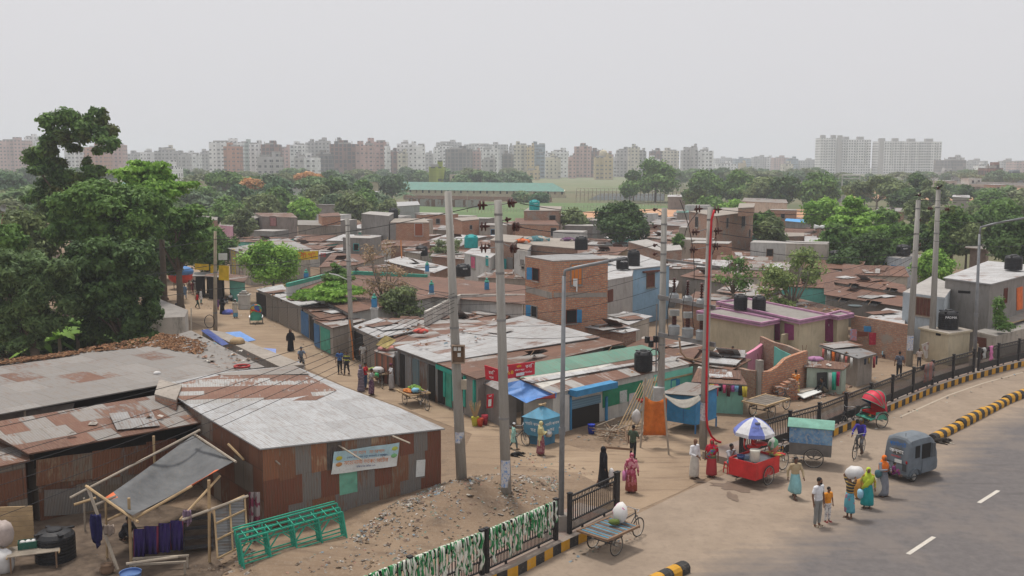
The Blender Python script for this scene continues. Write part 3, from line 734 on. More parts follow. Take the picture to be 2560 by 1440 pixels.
for xx in(1422,1512):panel(G1_,0,[(xx,1098),(xx+4,1096),(xx+4,990),(xx,992)],BLUE,'door_post',.1)
a2=shed('shop_awning','small sheet awning with red notices left of the red signboards',[(1177,943),(1245,975),(1300,950),(1230,922)],[1.9,1.85,2.25,2.3],T_GRY,P_GRY,.12,'awning')
def board(name,label,cat,pxs,Y,col,th=.05,frame=None,slant=None):
 """flat sign whose four pixel corners stand in a vertical plane at depth Y (list of two depths for left/right)"""
 Ys=Y if isinstance(Y,(list,tuple)) else(Y,Y)
 q=[at(pxs[0][0],pxs[0][1],Ys[0]),at(pxs[1][0],pxs[1][1],Ys[1]),at(pxs[2][0],pxs[2][1],Ys[1]),at(pxs[3][0],pxs[3][1],Ys[0])]
 o=thing(name,label,cat,q[0],world=True);mb=MB();n=(q[1]-q[0]).cross(q[3]-q[0]).normalized()
 if n.y>0:n=-n
 mb.face(q if(q[1]-q[0]).cross(q[2]-q[0]).dot(n)>0 else q[::-1],col)
 bk=[x_-n*th for x_ in q];mb.face(bk[::-1],col)
 for i in range(4):mb.face([q[i],bk[i],bk[(i+1)%4],q[(i+1)%4]],col)
 mb.build('panel',o)
 return o,q,(q[1]-q[0]).normalized(),(q[3]-q[0]).normalized(),n
REDS=paint((.52,.025,.045),.5,dirt=.1,name='sign_red');YELS=paint((.75,.50,.03),.6,dirt=.1,name='sign_yellow')
YY=g(1245,960,2.1).y
LY=plain('lettering_yellow',(.8,.6,.05))
s1,q,xd,yd,n=board('signboard','slanting red shop signboard with portrait patch left of the tall pole','signboard',[(1214,948),(1246,954),(1246,924),(1211,913)],(YY+.1,YY-.5),REDS)
text('রবি',.22,(q[0]+q[1])/2+yd*.38+n*.02,xd,yd,WHT,parent=s1);text('সেবা',.16,(q[0]+q[1])/2+yd*.14+n*.02,xd,yd,WHT,parent=s1)
s2,q,xd,yd,n=board('signboard','long red shop signboard with yellow and white writing on the roof edge','signboard',[(1250,950),(1337,936),(1337,904),(1250,915)],(YY-.6,YY-.2),REDS)
W_=(q[1]-q[0]).length;Hh=(q[3]-q[0]).length
text('১৪',.26,q[0]+xd*W_*.30+yd*Hh*.42+n*.02,xd,yd,LY,parent=s2);text('রবি',.22,q[0]+xd*W_*.82+yd*Hh*.66+n*.02,xd,yd,WHT,parent=s2)
text('বিল',.15,q[0]+xd*W_*.54+yd*Hh*.75+n*.02,xd,yd,LY,parent=s2);text('বিকাশ করুন',.10,q[0]+xd*W_*.56+yd*Hh*.5+n*.02,xd,yd,WHT,parent=s2)
text('কুমার টেলিকম',.10,q[0]+xd*W_*.75+yd*Hh*.25+n*.02,xd,yd,WHT,parent=s2)
mb=MB();mb.obox(q[0]+xd*.05+yd*.3+n*.012,xd*.35,n*.01,yd*.3,wb);mb.obox(q[0]+xd*W_*.46+yd*.06+n*.012,xd*.4,n*.01,yd*.14,wb);mb.build('label_patch',s2)
s3,q,xd,yd,n=board('signboard','upright red notice board on the dark wall beside the brooms','signboard',[(1216,1021),(1232,1019),(1234,985),(1217,987)],(YY+.2,YY+.1),REDS)
text('রবি',.1,(q[0]+q[2])/2+yd*.25+n*.02,xd,yd,WHT,parent=s3);mb=MB();mb.obox((q[0]+q[2])/2-xd*.08-yd*.25+n*.012,xd*.16,n*.01,yd*.35,wb);mb.build('label_patch',s3)
mb=MB();TP=paint((.10,.24,.55),.5,dirt=.12,name='tarp_blue');TR=paint((.42,.07,.07),.6,name='tarp_red')
top=[g(1268,957,2.2),g(1300,952,2.25),g(1345,966,2.12),g(1392,983,2.0)];low=[at(1274,985,top[0].y-.8),at(1316,1010,top[0].y-1.7),at(1340,1000,top[2].y-1.5),at(1387,986,top[3].y-.1)]
for i in range(3):
 n_=5
 for j in range(n_):
  f=lambda u_,v_:(top[i]*(1-u_)+top[i+1]*u_)*(1-v_)+(low[i]*(1-u_)+low[i+1]*u_)*v_+V((0,0,-.25*math.sin(v_*PI)+.05*math.sin(u_*7+i)))
  mb.face([f(0,j/n_),f(0,(j+1)/n_),f(1,(j+1)/n_),f(1,j/n_)][::-1],TR if i==2 and j>2 else TP)
tag(mb.build('tarpaulin',loc=top[0]),'blue tarpaulin awning with a red corner over the shop corner','tarpaulin')
# ================================================================ brick tower and neighbours
def block(name,label,px,z,wall,roof=None,cat='house',over=.05,slab=.12,**k):
 return shed(name,label,px,z,roof or P_GRY,wall,over,cat,slab=slab,**k)
TW=block('brick_house','tall orange brick house with blue window shutters and flat grey roof',[(1382,652),(1520,646),(1470,632),(1313,640)],6.7,BR_O,tin('tin_tower',-.3,galv=(.42,.43,.44),sw=3),over=.0,slab=.1)
window(TW,0,1441,686,.8,1.35,P_GRY,plain('orange_curtain',(.6,.2,.05)),None,grill=2);window(TW,0,1428,791,.75,.85,WOODR,None,(None,BLUE));window(TW,3,1340,686,.85,.8,WOODR,None,(BLUE,None));window(TW,3,1336,779,.8,.75,P_GRY,None,(BLUE,None))
for k_,ys in((0,736),(3,727)):
 a_,b_=side(TW,k_);x0,x1=((1384,1517) if k_==0 else(1315,1380))
 panel(TW,k_,[(x0,ys+8),(x1,ys+7),(x1,ys-4),(x0,ys-5)] if k_==0 else[(x0,ys+3),(x1,ys+20),(x1,ys+4),(x0,ys-12)],P_CONC,'concrete_band',.02)
p_,d_,n_=hit(TW,0,1436,706);mb=MB();mb.box(p_+n_*.12,(.28,.05,.5),paint((.7,.7,.68),.9,name='white_cloth'));mb.box(p_+n_*.12+V((.1,0,-.4)),(.08,.04,.35),paint((.7,.7,.68),.9,name='white_cloth'));tag(mb.build('hanging_cloth',loc=p_),'white cloth hanging from the upper window of the brick tower','cloth')
BH1=block('concrete_house','pale grey rendered house between the brick tower and the blue house',[(1518,700),(1580,690),(1588,655),(1520,665)],4.4,P_LGR,T_WHT,over=.02);panel(BH1,0,[(1519,757),(1532,752),(1532,722),(1519,726)],WOODR,'door',.04)
BH2=block('blue_house','light blue rendered house with a brown shuttered window and white tin roof',[(1577,673),(1676,662),(1600,636),(1500,652)],4.5,P_BLU,T_NEW,over=.08,slab=.08);window(BH2,0,1626,700,1.0,1.15,WOOD,WOODR,grill=1);panel(BH2,0,[(1606,682),(1645,678),(1645,674),(1606,678)],WOODR,'ledge',.25)
FB=block('brick_house','long low brick house with flat parapet roof behind the blue house',[(1570,604),(1652,628),(1706,624),(1617,598)],3.6,BR_D,P_LGR);
FB2=block('concrete_house','cream rendered house with grilled window behind the left transformer pole',[(1655,628),(1706,624),(1700,612),(1650,616)],3.55,P_PALE,P_LGR);window(FB2,0,1680,644,.9,1.1,P_GRY,None,grill=4)
B3=block('brick_building','three storey unfinished brick building behind the pole with the red cable',[(1790,540),(1884,528),(1850,518),(1722,528)],6.4,BR_P,P_CONC,cat='building')
for k_,x_,y_,w_,h_ in((0,1818,557,.7,1.2),(0,1858,553,1.3,1.4),(0,1815,611,.8,.7),(0,1874,583,.5,1.0),(0,1872,637,.5,1.0),(3,1742,555,1.4,1.4)):window(B3,k_,x_,y_,w_,h_,P_GRY,None,grill=1)
window(B3,3,1731,608,.9,1.0,TANKT,None,(TANKT,TANKT))
block('roof_room','small brick stair head on top of the three storey brick building',[(1845,520),(1885,518),(1888,508),(1848,508)],7.4,BR_P,P_CONC,cat='roof room',wallz=6.35)
MC=block('white_house','white two storey house with pink curtained window left of the tall pole',[(1160,632),(1225,645),(1250,628),(1190,615)],3.7,P_WHT,T_WHT);window(MC,0,1183,656,1.1,1.2,P_GRY,paint((.6,.12,.22),.8,name='pink_curtain'));window(MC,0,1218,652,.5,.9,TANKT,TANKT)
MD=block('brick_house','plain brick house with green shuttered window between two tall poles',[(1225,600),(1284,606),(1310,590),(1250,585)],5.0,BR_D,P_CONC);window(MD,0,1262,662,.5,1.2,TANKT,TANKT);window(MD,0,1275,660,.9,1.3,P_GRY,P_GRY)
ME=block('white_house','narrow white house with small grey shuttered windows left of the brick tower',[(1284,622),(1318,628),(1330,610),(1296,606)],4.7,P_WHT,P_CONC);window(ME,0,1306,656,.7,.5,P_GRY,P_GRY);window(ME,0,1308,666,.6,.5,P_GRY)
MF=block('brick_house','brick house with cluttered roof terrace and laundry behind the brick tower',[(1290,608),(1445,622),(1440,598),(1310,590)],4.7,BR_D,P_CONC);
MG=block('brick_house','low brick house with rusty roof and dark doorway below the teal tank house',[(1289,560),(1398,562),(1384,546),(1288,545)],4.4,BR_O,T_ALL);window(MG,0,1384,580,.8,1.1,P_GRY)
MH=block('brick_house','half plastered brick upper house carrying the teal water tank',[(1309,527),(1402,526),(1404,516),(1330,514)],5.8,BR_P,P_CONC);window(MH,0,1381,549,1.0,1.3,P_CONC)
MI=block('brick_house','small orange brick hut with one little window in front of the crop field',[(1155,552),(1198,548),(1192,541),(1134,545)],4.4,BR_O,P_CONC);window(MI,0,1177,568,.7,.6,P_GRY)
CA=block('cream_house','stained cream house above a teal shop front near the bamboo poles',[(902,550),(975,558),(1002,550),(930,543)],4.6,plaster((.60,.54,.42),.7),T_GRY);window(CA,0,916,573,.5,.9,BLUE)
CB=block('brick_house','square orange brick house with a cluttered open doorway beside the cream house',[(975,556),(1074,556),(1062,546),(985,546)],4.9,BR_O,P_CONC);window(CB,0,1047,574,1.1,1.7,P_WHT,plain('orange_clutter',(.3,.09,.04)));panel(CB,0,[(975,612),(990,612),(990,556),(975,556)],P_GRY,'plaster_strip',.02)
CC=block('teal_shop','teal painted ground floor with two small windows under the cream house',[(916,608),(1002,606),(1000,598),(916,600)],1.95,P_TEAL,P_CONC);window(CC,0,934,621,.5,.7,P_GRY);window(CC,0,953,620,1.1,.7,P_GRY)
CD=block('concrete_room','flat roofed grey room rising behind the cream house',[(903,534),(972,540),(985,532),(925,528)],5.7,P_GRY,P_LGR)
CE=block('tin_hut','tin walled hut with bright slanted roof at the edge of the crop field',[(988,516),(1050,512),(1045,503),(985,505)],3.6,tin('wall_tin_light',-.3,galv=(.50,.52,.54)),T_NEW,over=.1)
CF=block('brick_house','small brick room with blue window left of the tin walled hut',[(970,514),(1002,513),(1000,508),(972,508)],3.4,BR_O,T_GRY);window(CF,0,991,523,.6,.7,BLUE)
GA=block('cement_house','narrow grey cement house furthest left in the cement row',[(593,536),(634,548),(660,538),(615,529)],4.2,P_GRY,P_GRY)
GB=block('cement_house','grey cement house with a pink closed shutter high on its wall',[(655,541),(744,544),(730,532),(636,532)],4.6,plaster((.33,.28,.25),.7),T_RST);window(GB,0,683,553,1.3,1.5,WOODR,paint((.42,.2,.2),.8,name='pink_board'))
GC=block('cement_house','broad stained cement house with plants along its base',[(744,562),(852,564),(850,552),(744,550)],4.1,plaster((.34,.29,.24),.85),P_GRY)
GD=block('roof_room','small brick room on the roof of the broad stained cement house',[(805,541),(852,539),(846,531),(795,535)],5.4,BR_O,T_ALL,cat='roof room',wallz=4.0)
PW=block('pink_house','plain pink rendered house wall beside the lane trees',[(548,563),(582,566),(585,558),(550,556)],3.7,plaster((.66,.38,.48),.2))
GE=block('brick_house','low brown brick house behind the lane trees at the far end',[(490,548),(543,550),(545,540),(492,538)],3.9,BR_D)
LB=block('lane_building','two storey beige building with slanted tin roof beside the lane',[(568,620),(620,637),(780,622),(720,596)],[3.4,3.25,3.4,3.7],P_PALE,T_GRY,over=.2,slab=.06)
window(LB,0,575,640,.4,.8,P_GRY);window(LB,0,585,668,1.2,4.0,YELS,stripes('sign_stripe',[(.40,.38,.3),(.55,.5,.15)],.35,1));window(LB,0,603,660,1.2,3.2,P_GRY,stripes('sign_stripe2',[(.5,.45,.42),(.36,.28,.25)],.4,1))
ys_,q,xd,yd,n=board('signboard','long yellow signboard with red writing above the lane tree','signboard',[(713,652),(795,648),(795,627),(713,632)],(g(713,640,3.9).y-.5,g(795,638,3.9).y-.5),YELS)
text('নোয়াখালী স্টোর',.62,(q[0]+q[2])/2+n*.03,xd,yd,plain('lettering_red',(.6,.03,.03)),parent=ys_)
for pxs,lab in(([(487,674),(522,676),(522,661),(487,659)],'plain yellow shop signboard above the crowd in the lane'),([(526,682),(540,682),(540,662),(526,662)],'small yellow signboard beside the bamboo lamp pole'),([(547,700),(572,702),(572,665),(547,663)],'tall yellow and grey painted shop board beside the lane building')):
 board('signboard',lab,'signboard',pxs,g(pxs[0][0],pxs[0][1],2.6).y,YELS)
w1,q,xd,yd,n=board('signboard','white and green cloth sign on the corner of the beige building','signboard',[(546,650),(568,650),(568,633),(546,634)],g(546,640,4).y,wb)
MQ=shed('market_hall','broad brown rusty roofed hall behind the green parapet wall',[(872,783),(1085,742),(1315,760),(1320,715),(1070,690),(889,682),(735,712)],[2.5,2.7,2.8,3.1,3.1,3.0,2.7],T_ALL,P_WHT,.3,'hall')
def wall_line(name,label,pxz,th,m,z1,mtop=None,cat='wall'):
 c=g(*pxz[0]);o=thing(name,label,cat,(c.x,c.y,0),world=True);mb=MB();tb=MB()
 for(x0,y0),(x1,y1) in zip(pxz,pxz[1:]):
  A_,B_=g(x0,y0,z1),g(x1,y1,z1);n_=(B_-A_).cross(V((0,0,1))).normalized()*th
  A0=V((A_.x,A_.y,-.05));mb.obox(A0,B_-A_,n_,V((0,0,z1+.05-(.3 if mtop else 0))),m)
  if mtop:tb.obox(V((A_.x,A_.y,z1-.3))-n_*.1,B_-A_,n_*1.2,V((0,0,.3)),mtop)
 mb.build('wall',o)
 if mtop:tb.build('coping',o)
 return o
wall_line('parapet_wall','long green topped wall running behind the brown rusty roof',[(715,708),(805,686),(889,677),(1069,686)],.2,P_WHT,3.3,GREENP)
wall_line('boundary_wall','stained white wall with dry creeper in front of the brown roof',[(1060,778),(1110,752),(1150,735),(1312,735)],.2,plaster((.60,.57,.52),.6),3.0)
for x_,yb,yt,lab in((1068,690,653,'white gate pillar with blue top at the right end of the green wall'),(936,782,733,'white pillar with blue and green top in front of the brown roof'),(1079,748,700,'white pillar with red tipped blue top beside the dry bush'),(1217,742,694,'white pillar with red tipped green top at the white wall'),(766,712,672,'small blue topped pillar behind the lane tree')):
 z1=3.1;p_=g(x_,yb-8,2.6);zt_=at(x_,yt,p_.y).z;o=thing('wall_pillar',lab,'pillar',(p_.x,p_.y,0),'decorated pillars along the wall')
 mb=MB();hh=zt_*.74;mb.box((0,0,hh/2),(.45,.45,hh),P_WHT);mb.box((0,0,hh*.96),(.55,.55,.12),P_WHT);mb.build('shaft',o)
 mb=MB();s_=zt_-hh;mb.box((0,0,hh+s_*.3),(.36,.36,s_*.6),BLUE);mb.lathe([(.12,hh+s_*.6),(.2,hh+s_*.7),(.12,hh+s_*.8),(.05,hh+s_*.86),(.1,hh+s_*.92),(.01,hh+s_)],(0,0,0),GREENP,10);mb.build('finial',o)
p_=g(611,772);o=thing('brick_pillar','square white painted pillar with stepped cap beside the parked lane rickshaw','pillar',p_)
mb=MB();zt_=up(611,772,739);mb.box((0,0,zt_/2),(.85,.85,zt_),P_WHT);mb.build('shaft',o);mb=MB();mb.box((0,0,zt_+.06),(1.0,1.0,.12),P_WHT);mb.box((0,0,zt_+.2),(.7,.7,.16),P_CONC);mb.box((0,0,zt_+.36),(.4,.4,.16),P_WHT);mb.build('cap',o)
# ================================================================ toilets, unfinished house, right side houses
def slab_house(name,label,px,z,fascia,wall,roofm,**k):
 o=shed(name,label,px,z,roofm,wall,.3,'toilet block',slab=.06,**k);P=INFO[o.name][1];mb=MB();n=len(P)
 ins=inset(P,.16)
 for i in range(n):
  a_,b_=P[i],P[(i+1)%n];c_,d_=ins[(i+1)%n],ins[i];zz=a_.z
  lo,hi=V((0,0,-.16)),V((0,0,.12));C_=V((c_.x,c_.y,zz));D_=V((d_.x,d_.y,zz))
  mb.loft([[a_+lo,b_+lo,b_+hi,a_+hi],[D_+lo,C_+lo,C_+hi,D_+hi]],fascia)
 mb.build('fascia',o);return o
T1=slab_house('toilet_block','cream toilet block with pink roof edge behind the transformer pole',[(1740,781),(1903,811),(1951,802),(1800,772)],2.5,MAG,P_CRM,P_GRY)
T2=slab_house('toilet_block','larger cream toilet block with pink roof edge carrying two black tanks',[(1790,757),(2000,805),(2078,790),(1870,748)],2.7,MAG,P_CRM,P_GRY)
for x0,x1 in((1890,1902),(1908,1920),(1938,1950),(1962,1985)):panel(T2,0,[(x0,850),(x1,850),(x1,790+(x1-1890)*.24),(x0,790+(x0-1890)*.24)],DMAG if x0>1900 else WINM,'door',.03)
T3=slab_house('toilet_block','small cream toilet cubicle with closed magenta door at the end of the block',[(2062,788),(2096,795),(2136,787),(2100,779)],2.6,MAG,P_CRM,P_GRY)
panel(T3,0,[(2064,852),(2083,856),(2083,799),(2064,795)],DMAG,'door',.04)
text('t',.3,hit(T3,0,2074,812)[0]+hit(T3,0,2074,812)[2]*.06,hit(T3,0,2074,812)[1],(0,0,1),WHT,'emblem',T3)
wall_line('boundary_wall','cream painted screen wall in front of the toilet block doors',[(1952,836),(1990,828),(2062,813)],.15,P_CRM,1.7)
wall_line('boundary_wall','half plastered brick wall with hanging red cloth right of the toilets',[(2134,788),(2190,797),(2275,812)],.2,BR_P,2.5)
water_tank(1851,773,.47,1.05,'black water tank on the toilet roof, left of a pair',base_z=2.7);water_tank(1897,777,.47,1.05,'black water tank on the toilet roof with yellow stain, right of a pair',base_z=2.7)
water_tank(1608,925,.48,1.05,'black water tank with white sheet on top, on the corner shop roof',base_z=2.1)
water_tank(1556,672,.50,.95,'black lettered water tank low on the white roof beside the blue house',base_z=4.5,text_='PADMA');water_tank(1584,664,.52,1.3,'tall black water tank rising beside the blue house roof',base_z=4.5)
water_tank(2370,822,.62,1.25,'large black lettered water tank on the cream concrete box by the railing',base_z=2.1,text_='PADMA')
water_tank(2533,674,.62,1.1,'black water tank on the roof of the grey two storey house',base_z=4.95)
water_tank(2258,638,.7,1.1,'black water tank on the roof of the small blue and white house',base_z=3.4,text_='GAZI');water_tank(1453,624,.62,1.25,'black water tank standing on the brick terrace behind the tower',base_z=4.7)
water_tank(1336,525,.8,1.5,'teal water tank on top of the half plastered brick house',TANKT,5.8,'GAZI');water_tank(1178,619,.75,1.4,'teal water tank on the pale roof left of the tall pole',TANKT,3.7)
water_tank(984,548,.7,1.6,'black water tank on the cream house roof',base_z=4.7);water_tank(1054,639,.75,1.2,'black water tank among low shacks below the brick house',base_z=1.7,text_='GAZI')
water_tank(1158,690,.7,1.1,'black water tank on a stand below the white house',base_z=2.6,text_='GAZI');water_tank(2089,650,.7,1.0,'black water tank among shrubs left of the palm',base_z=2.8)
water_tank(983,535+0,.4,.6,'little black tank beside the tin walled hut',base_z=6.1) if 0 else None
UB=thing('unfinished_house','roofless unfinished brick house with four concrete columns','unfinished house',g(1950,980),world=True)
def col(bx,by,ty,w_=.32):
 p_=g(bx,by);h_=up(bx,by,ty);mb=MB();mb.box((p_.x,p_.y,h_/2),(w_,w_,h_),P_CONC,.3)
 for sx in(-.08,.08):mb.tube([(p_.x+sx,p_.y,h_),(p_.x+sx*1.5,p_.y,h_+.35)],.012,WOODR,4)
 mb.build('column',UB);return p_,h_
c1,h1=col(1896,1003,900);c2,h2=col(2007,975,878);c3,h3=col(1904,935,856,.34);c4=g(1796,960)
def bwall(A_,B_,tops,th,m,nm='wall',z0=0):
 mb=MB();n_=(B_-A_).cross(V((0,0,1))).normalized()*th;k=len(tops)-1
 for i in range(k):
  a_=A_+(B_-A_)*(i/k);b_=A_+(B_-A_)*((i+1)/k)
  mb.prism([(a_.x,a_.y),(b_.x,b_.y),(b_.x+n_.x,b_.y+n_.y),(a_.x+n_.x,a_.y+n_.y)],z0,[tops[i],tops[i+1],tops[i+1],tops[i]],m)
 mb.build(nm,UB)
bwall(c1,c2,[1.65,1.6,1.75,2.1,2.2,2.25,2.3],.22,BR_O);bwall(c1+(c2-c1)*.05+V((0,-.06,0)),c1+(c2-c1)*.98+V((0,-.06,0)),[.7,1.0,1.15,1.35,1.45],.05,P_CONC,'render_coat')
bwall(c4,c1,[1.2,1.35,1.3,1.5,1.55,1.7],.25,BR_D);bwall(c3,c2,[2.35,2.25,2.3,2.2],.2,BR_D);bwall(c3+V((.2,-.3,0)),c2+V((-.7,-.3,0)),[2.1,2.0,2.05],.04,P_TEAL,'teal_render')
bwall(g(1838,958),c3,[1.5,1.6,1.75,2.0],.2,P_PNK,'pink_wall')
ST1=shed('small_shack','little grey roofed shack hung with orange and white laundry',[(2047,864),(2146,896),(2192,884),(2103,853)],1.75,tin('tin_flat_grey',-.1,galv=(.27,.28,.29),seam=.2,cor=.2),P_CONC,.2)
ST2=shed('small_shack','mint green walled shack with thin rusty roof beside the brick wall',[(2010,916),(2110,924),(2125,908),(2018,895)],[1.5,1.45,1.6,1.7],T_RST,plaster((.42,.50,.42),.4),.15)
panel(ST2,0,[(2042,978),(2068,975),(2068,930),(2042,932)],plain('iron_door',(.05,.05,.05)),'door',.05)
ST3=shed('small_shack','shack with ragged rusty roof and clothes drying along its eave',[(1728,954),(1868,962),(1850,930),(1745,918)],1.6,T_RST,plaster((.25,.52,.42),.4),.15)
RG=block('grey_house','two storey grey cement house with orange door and vines at the right edge',[(2358,694),(2478,710),(2640,668),(2470,652)],4.85,P_GRY,T_WHT,over=.12,slab=.08)
panel(RG,0,[(2396,732),(2426,734),(2426,728),(2396,726)],WINM,'vent',.03);window(RG,1,2513,739,.7,1.0,WOODR,plain('red_grill',(.25,.06,.05)),grill=3);panel(RG,1,[(2541,776),(2555,772),(2555,716),(2541,720)],paint((.75,.16,.03),.7,name='orange_door'),'door',.05)
p0,d0,n0=hit(RG,1,2482,812);p1,_,_=hit(RG,1,2660,770);mb=MB();mb.obox(V((p0.x,p0.y,p0.z)),V((p1.x-p0.x,p1.y-p0.y,0)),n0*.9,V((0,0,.12)),P_CONC)
for k in range(7):mb.bar(p0+n0*(.2+k*.12)+V((0,0,.15)),p1+n0*(.2+k*.12)+V((0,0,.15+.02*k)),.05,.05,BAM)
mb.build('balcony',RG);window(RG,1,2533,838,.6,.8,P_GRY);window(RG,1,2558,832,.6,.8,P_GRY)
RG2=block('house_annex','lower lean part of the grey house with dark red door',[(2436,828),(2490,840),(2640,800),(2580,790)],1.8,P_PALE,P_GRY,over=.02);panel(RG2,0,[(2440,900),(2466,900),(2466,845),(2440,842)],WOODR,'door',.04)
RW=block('white_house','whitewashed house with barred brown window and thick flat roof',[(2257,730),(2362,744),(2385,712),(2330,690)],4.1,P_WBL,P_LGR,over=.02,slab=.16);window(RW,0,2309,767,1.15,1.2,WOOD,WOODR,grill=3)
RC=block('concrete_box','cream concrete box with flat slab roof beside the long railing',[(2295,818),(2373,834),(2432,825),(2352,808)],2.1,P_CRM,P_CONC,cat='concrete box',over=.12);panel(RC,0,[(2340,838),(2352,840),(2352,832),(2340,830)],WINM,'vent',.02)
SB=block('blue_house','small faded blue and white house with bright blue door',[(2192,638),(2256,646),(2290,637),(2225,628)],3.3,plaster((.55,.58,.62),.4),P_GRY);panel(SB,0,[(2197,686),(2211,686),(2211,655),(2197,655)],BLUE,'door',.04);window(SB,0,2234,675,.7,.9,BLUE)
BW=block('brick_house','broad low brick house under the megaphone post',[(1905,592),(2010,590),(2012,582),(1910,580)],3.3,BR_D,P_CONC);block('brick_stack_house','half built brick room with people on its roof',[(2046,608),(2078,604),(2080,598),(2050,600)],3.4,BR_D,P_CONC)
block('blue_roof_shed','low shed covered with a bright blue sheet near the playing field',[(1962,552),(2026,558),(2030,550),(1965,546)],3.2,P_GRY,plain('blue_sheet_roof',(.10,.32,.62)),over=.1)
block('white_tin_shed','shed with bright white tin roof left of the layered green tree',[(2012,605),(2098,612),(2110,594),(2010,590)],3.0,P_GRY,T_NEW,over=.1)
ts=block('stilt_shed','thin roofed open timber shed on stilts right of the green trees',[(2412,618),(2478,624),(2486,612),(2424,608)],4.0,paint((.2,.15,.12),.9,name='dark_timber'),T_DST,over=.5)
SCH=thing('school_building','very long low cream building with a green hipped roof beyond the crop field','building',g(1190,486),world=True)
mb=MB();a_,b_=at(985,473,400),at(1412,477,372);a0,b0=V((a_.x,a_.y,0)),V((b_.x,b_.y,0));nb=V((.06,1,0)).normalized()*24
mb.prism([(a0+nb*.03)[:2],(b0+nb*.03)[:2],(b0+nb*.97)[:2],(a0+nb*.97)[:2]],0,a_.z,P_CRM);mb.build('wall',SCH)
zr=at(1190,456,398).z;e=a_.z-.2;rm=MB();A_,B_=V((a_.x,a_.y,e)),V((b_.x,b_.y,e));C_,D_=B_+nb,A_+nb;R0=A_+nb/2+(B_-A_)*.0;R1=B_+nb/2-(B_-A_)*.07;R0.z=R1.z=zr
TG2=tin('tin_teal',-.6,galv=(.10,.34,.28),seam=.1,cor=.1)
rm.face([A_,B_,R1,R0],TG2);rm.face([B_,C_,R1],TG2);rm.face([C_,D_,R0,R1],TG2);rm.face([D_,A_,R0],P_CRM);rm.build('roof',SCH)
for i in range(26):
 u_=(i+.5)/26;p_=A_*(1-u_)+B_*u_;mb=MB();mb.obox(V((p_.x,p_.y-.25+.03*24,1.2)),V((1.2,0,0)),V((0,.3,0)),V((0,0,1.1)),WINM if i%3 else WOOD);mb.build('window',SCH)
wall_line('boundary_wall','long plain brick wall in front of the green roofed building',[(1010,488),(1150,490),(1380,494)],.4,BR_D,1.5)
wall_line('tin_fence','patchy grey tin sheet fence along the far side of the crop field',[(1022,495),(1110,498),(1200,499)],.2,T_MIX,2.3)
sg=block('green_roof_shed','teal roofed long shed partly hidden by trees left of the school',[(868,466),(952,468),(945,455),(872,454)],[4.5,4.5,7,7],P_CRM,TG2,over=.2);block('green_roof_shed','teal roofed shed peeping out behind the big left trees',[(300,466),(350,462),(345,450),(312,450)],[5,5,7,7],P_CRM,TG2,over=.2)
block('green_roof_shed','short teal roof piece beyond the layered tree',[(455,462),(520,463),(520,453),(460,453)],[5,5,7,7],P_CRM,TG2,over=.2)
for x_,yt_,w_,d_,wm_ in((480,470,34,330,P_WHT),(530,452,26,410,P_LGR),(600,446,30,430,P_CRM),(742,458,28,360,P_WHT),(835,476,34,290,P_LGR),(700,498,30,235,P_PALE),(925,480,30,270,P_WHT),(2095,474,44,330,P_LGR),(2165,463,36,400,BR_D),(2375,452,44,380,P_LGR),(2440,446,36,430,P_WHT),(2505,462,40,350,BR_P),(1900,466,40,340,P_LGR),(1000,440,30,450,P_WHT),(1140,436,34,470,P_CRM)):
 a_,b_=at(x_-w_/2,yt_,d_),at(x_+w_/2,yt_,d_);o=shed('far_house','low hazy house with flat roof among the far trees '+('left of the school' if x_<970 else 'behind the school' if x_<1300 else 'in the right hand woods'),None,[max(3,a_.z)]*4,T_WHT if x_%2 else P_LGR,wm_,.2,'house','low hazy houses among the far trees '+('left' if x_<970 else 'centre' if x_<1300 else 'right'),world=[(a_.x,d_),(b_.x,d_+1),(b_.x,d_+9),(a_.x,d_+8)]);cz=max(3,a_.z)-1.4
 for f_ in(.3,.7):q_=V((a_.x+(b_.x-a_.x)*f_,d_,cz));window(o,0,*px_of(q_),1.0,1.1,P_GRY)
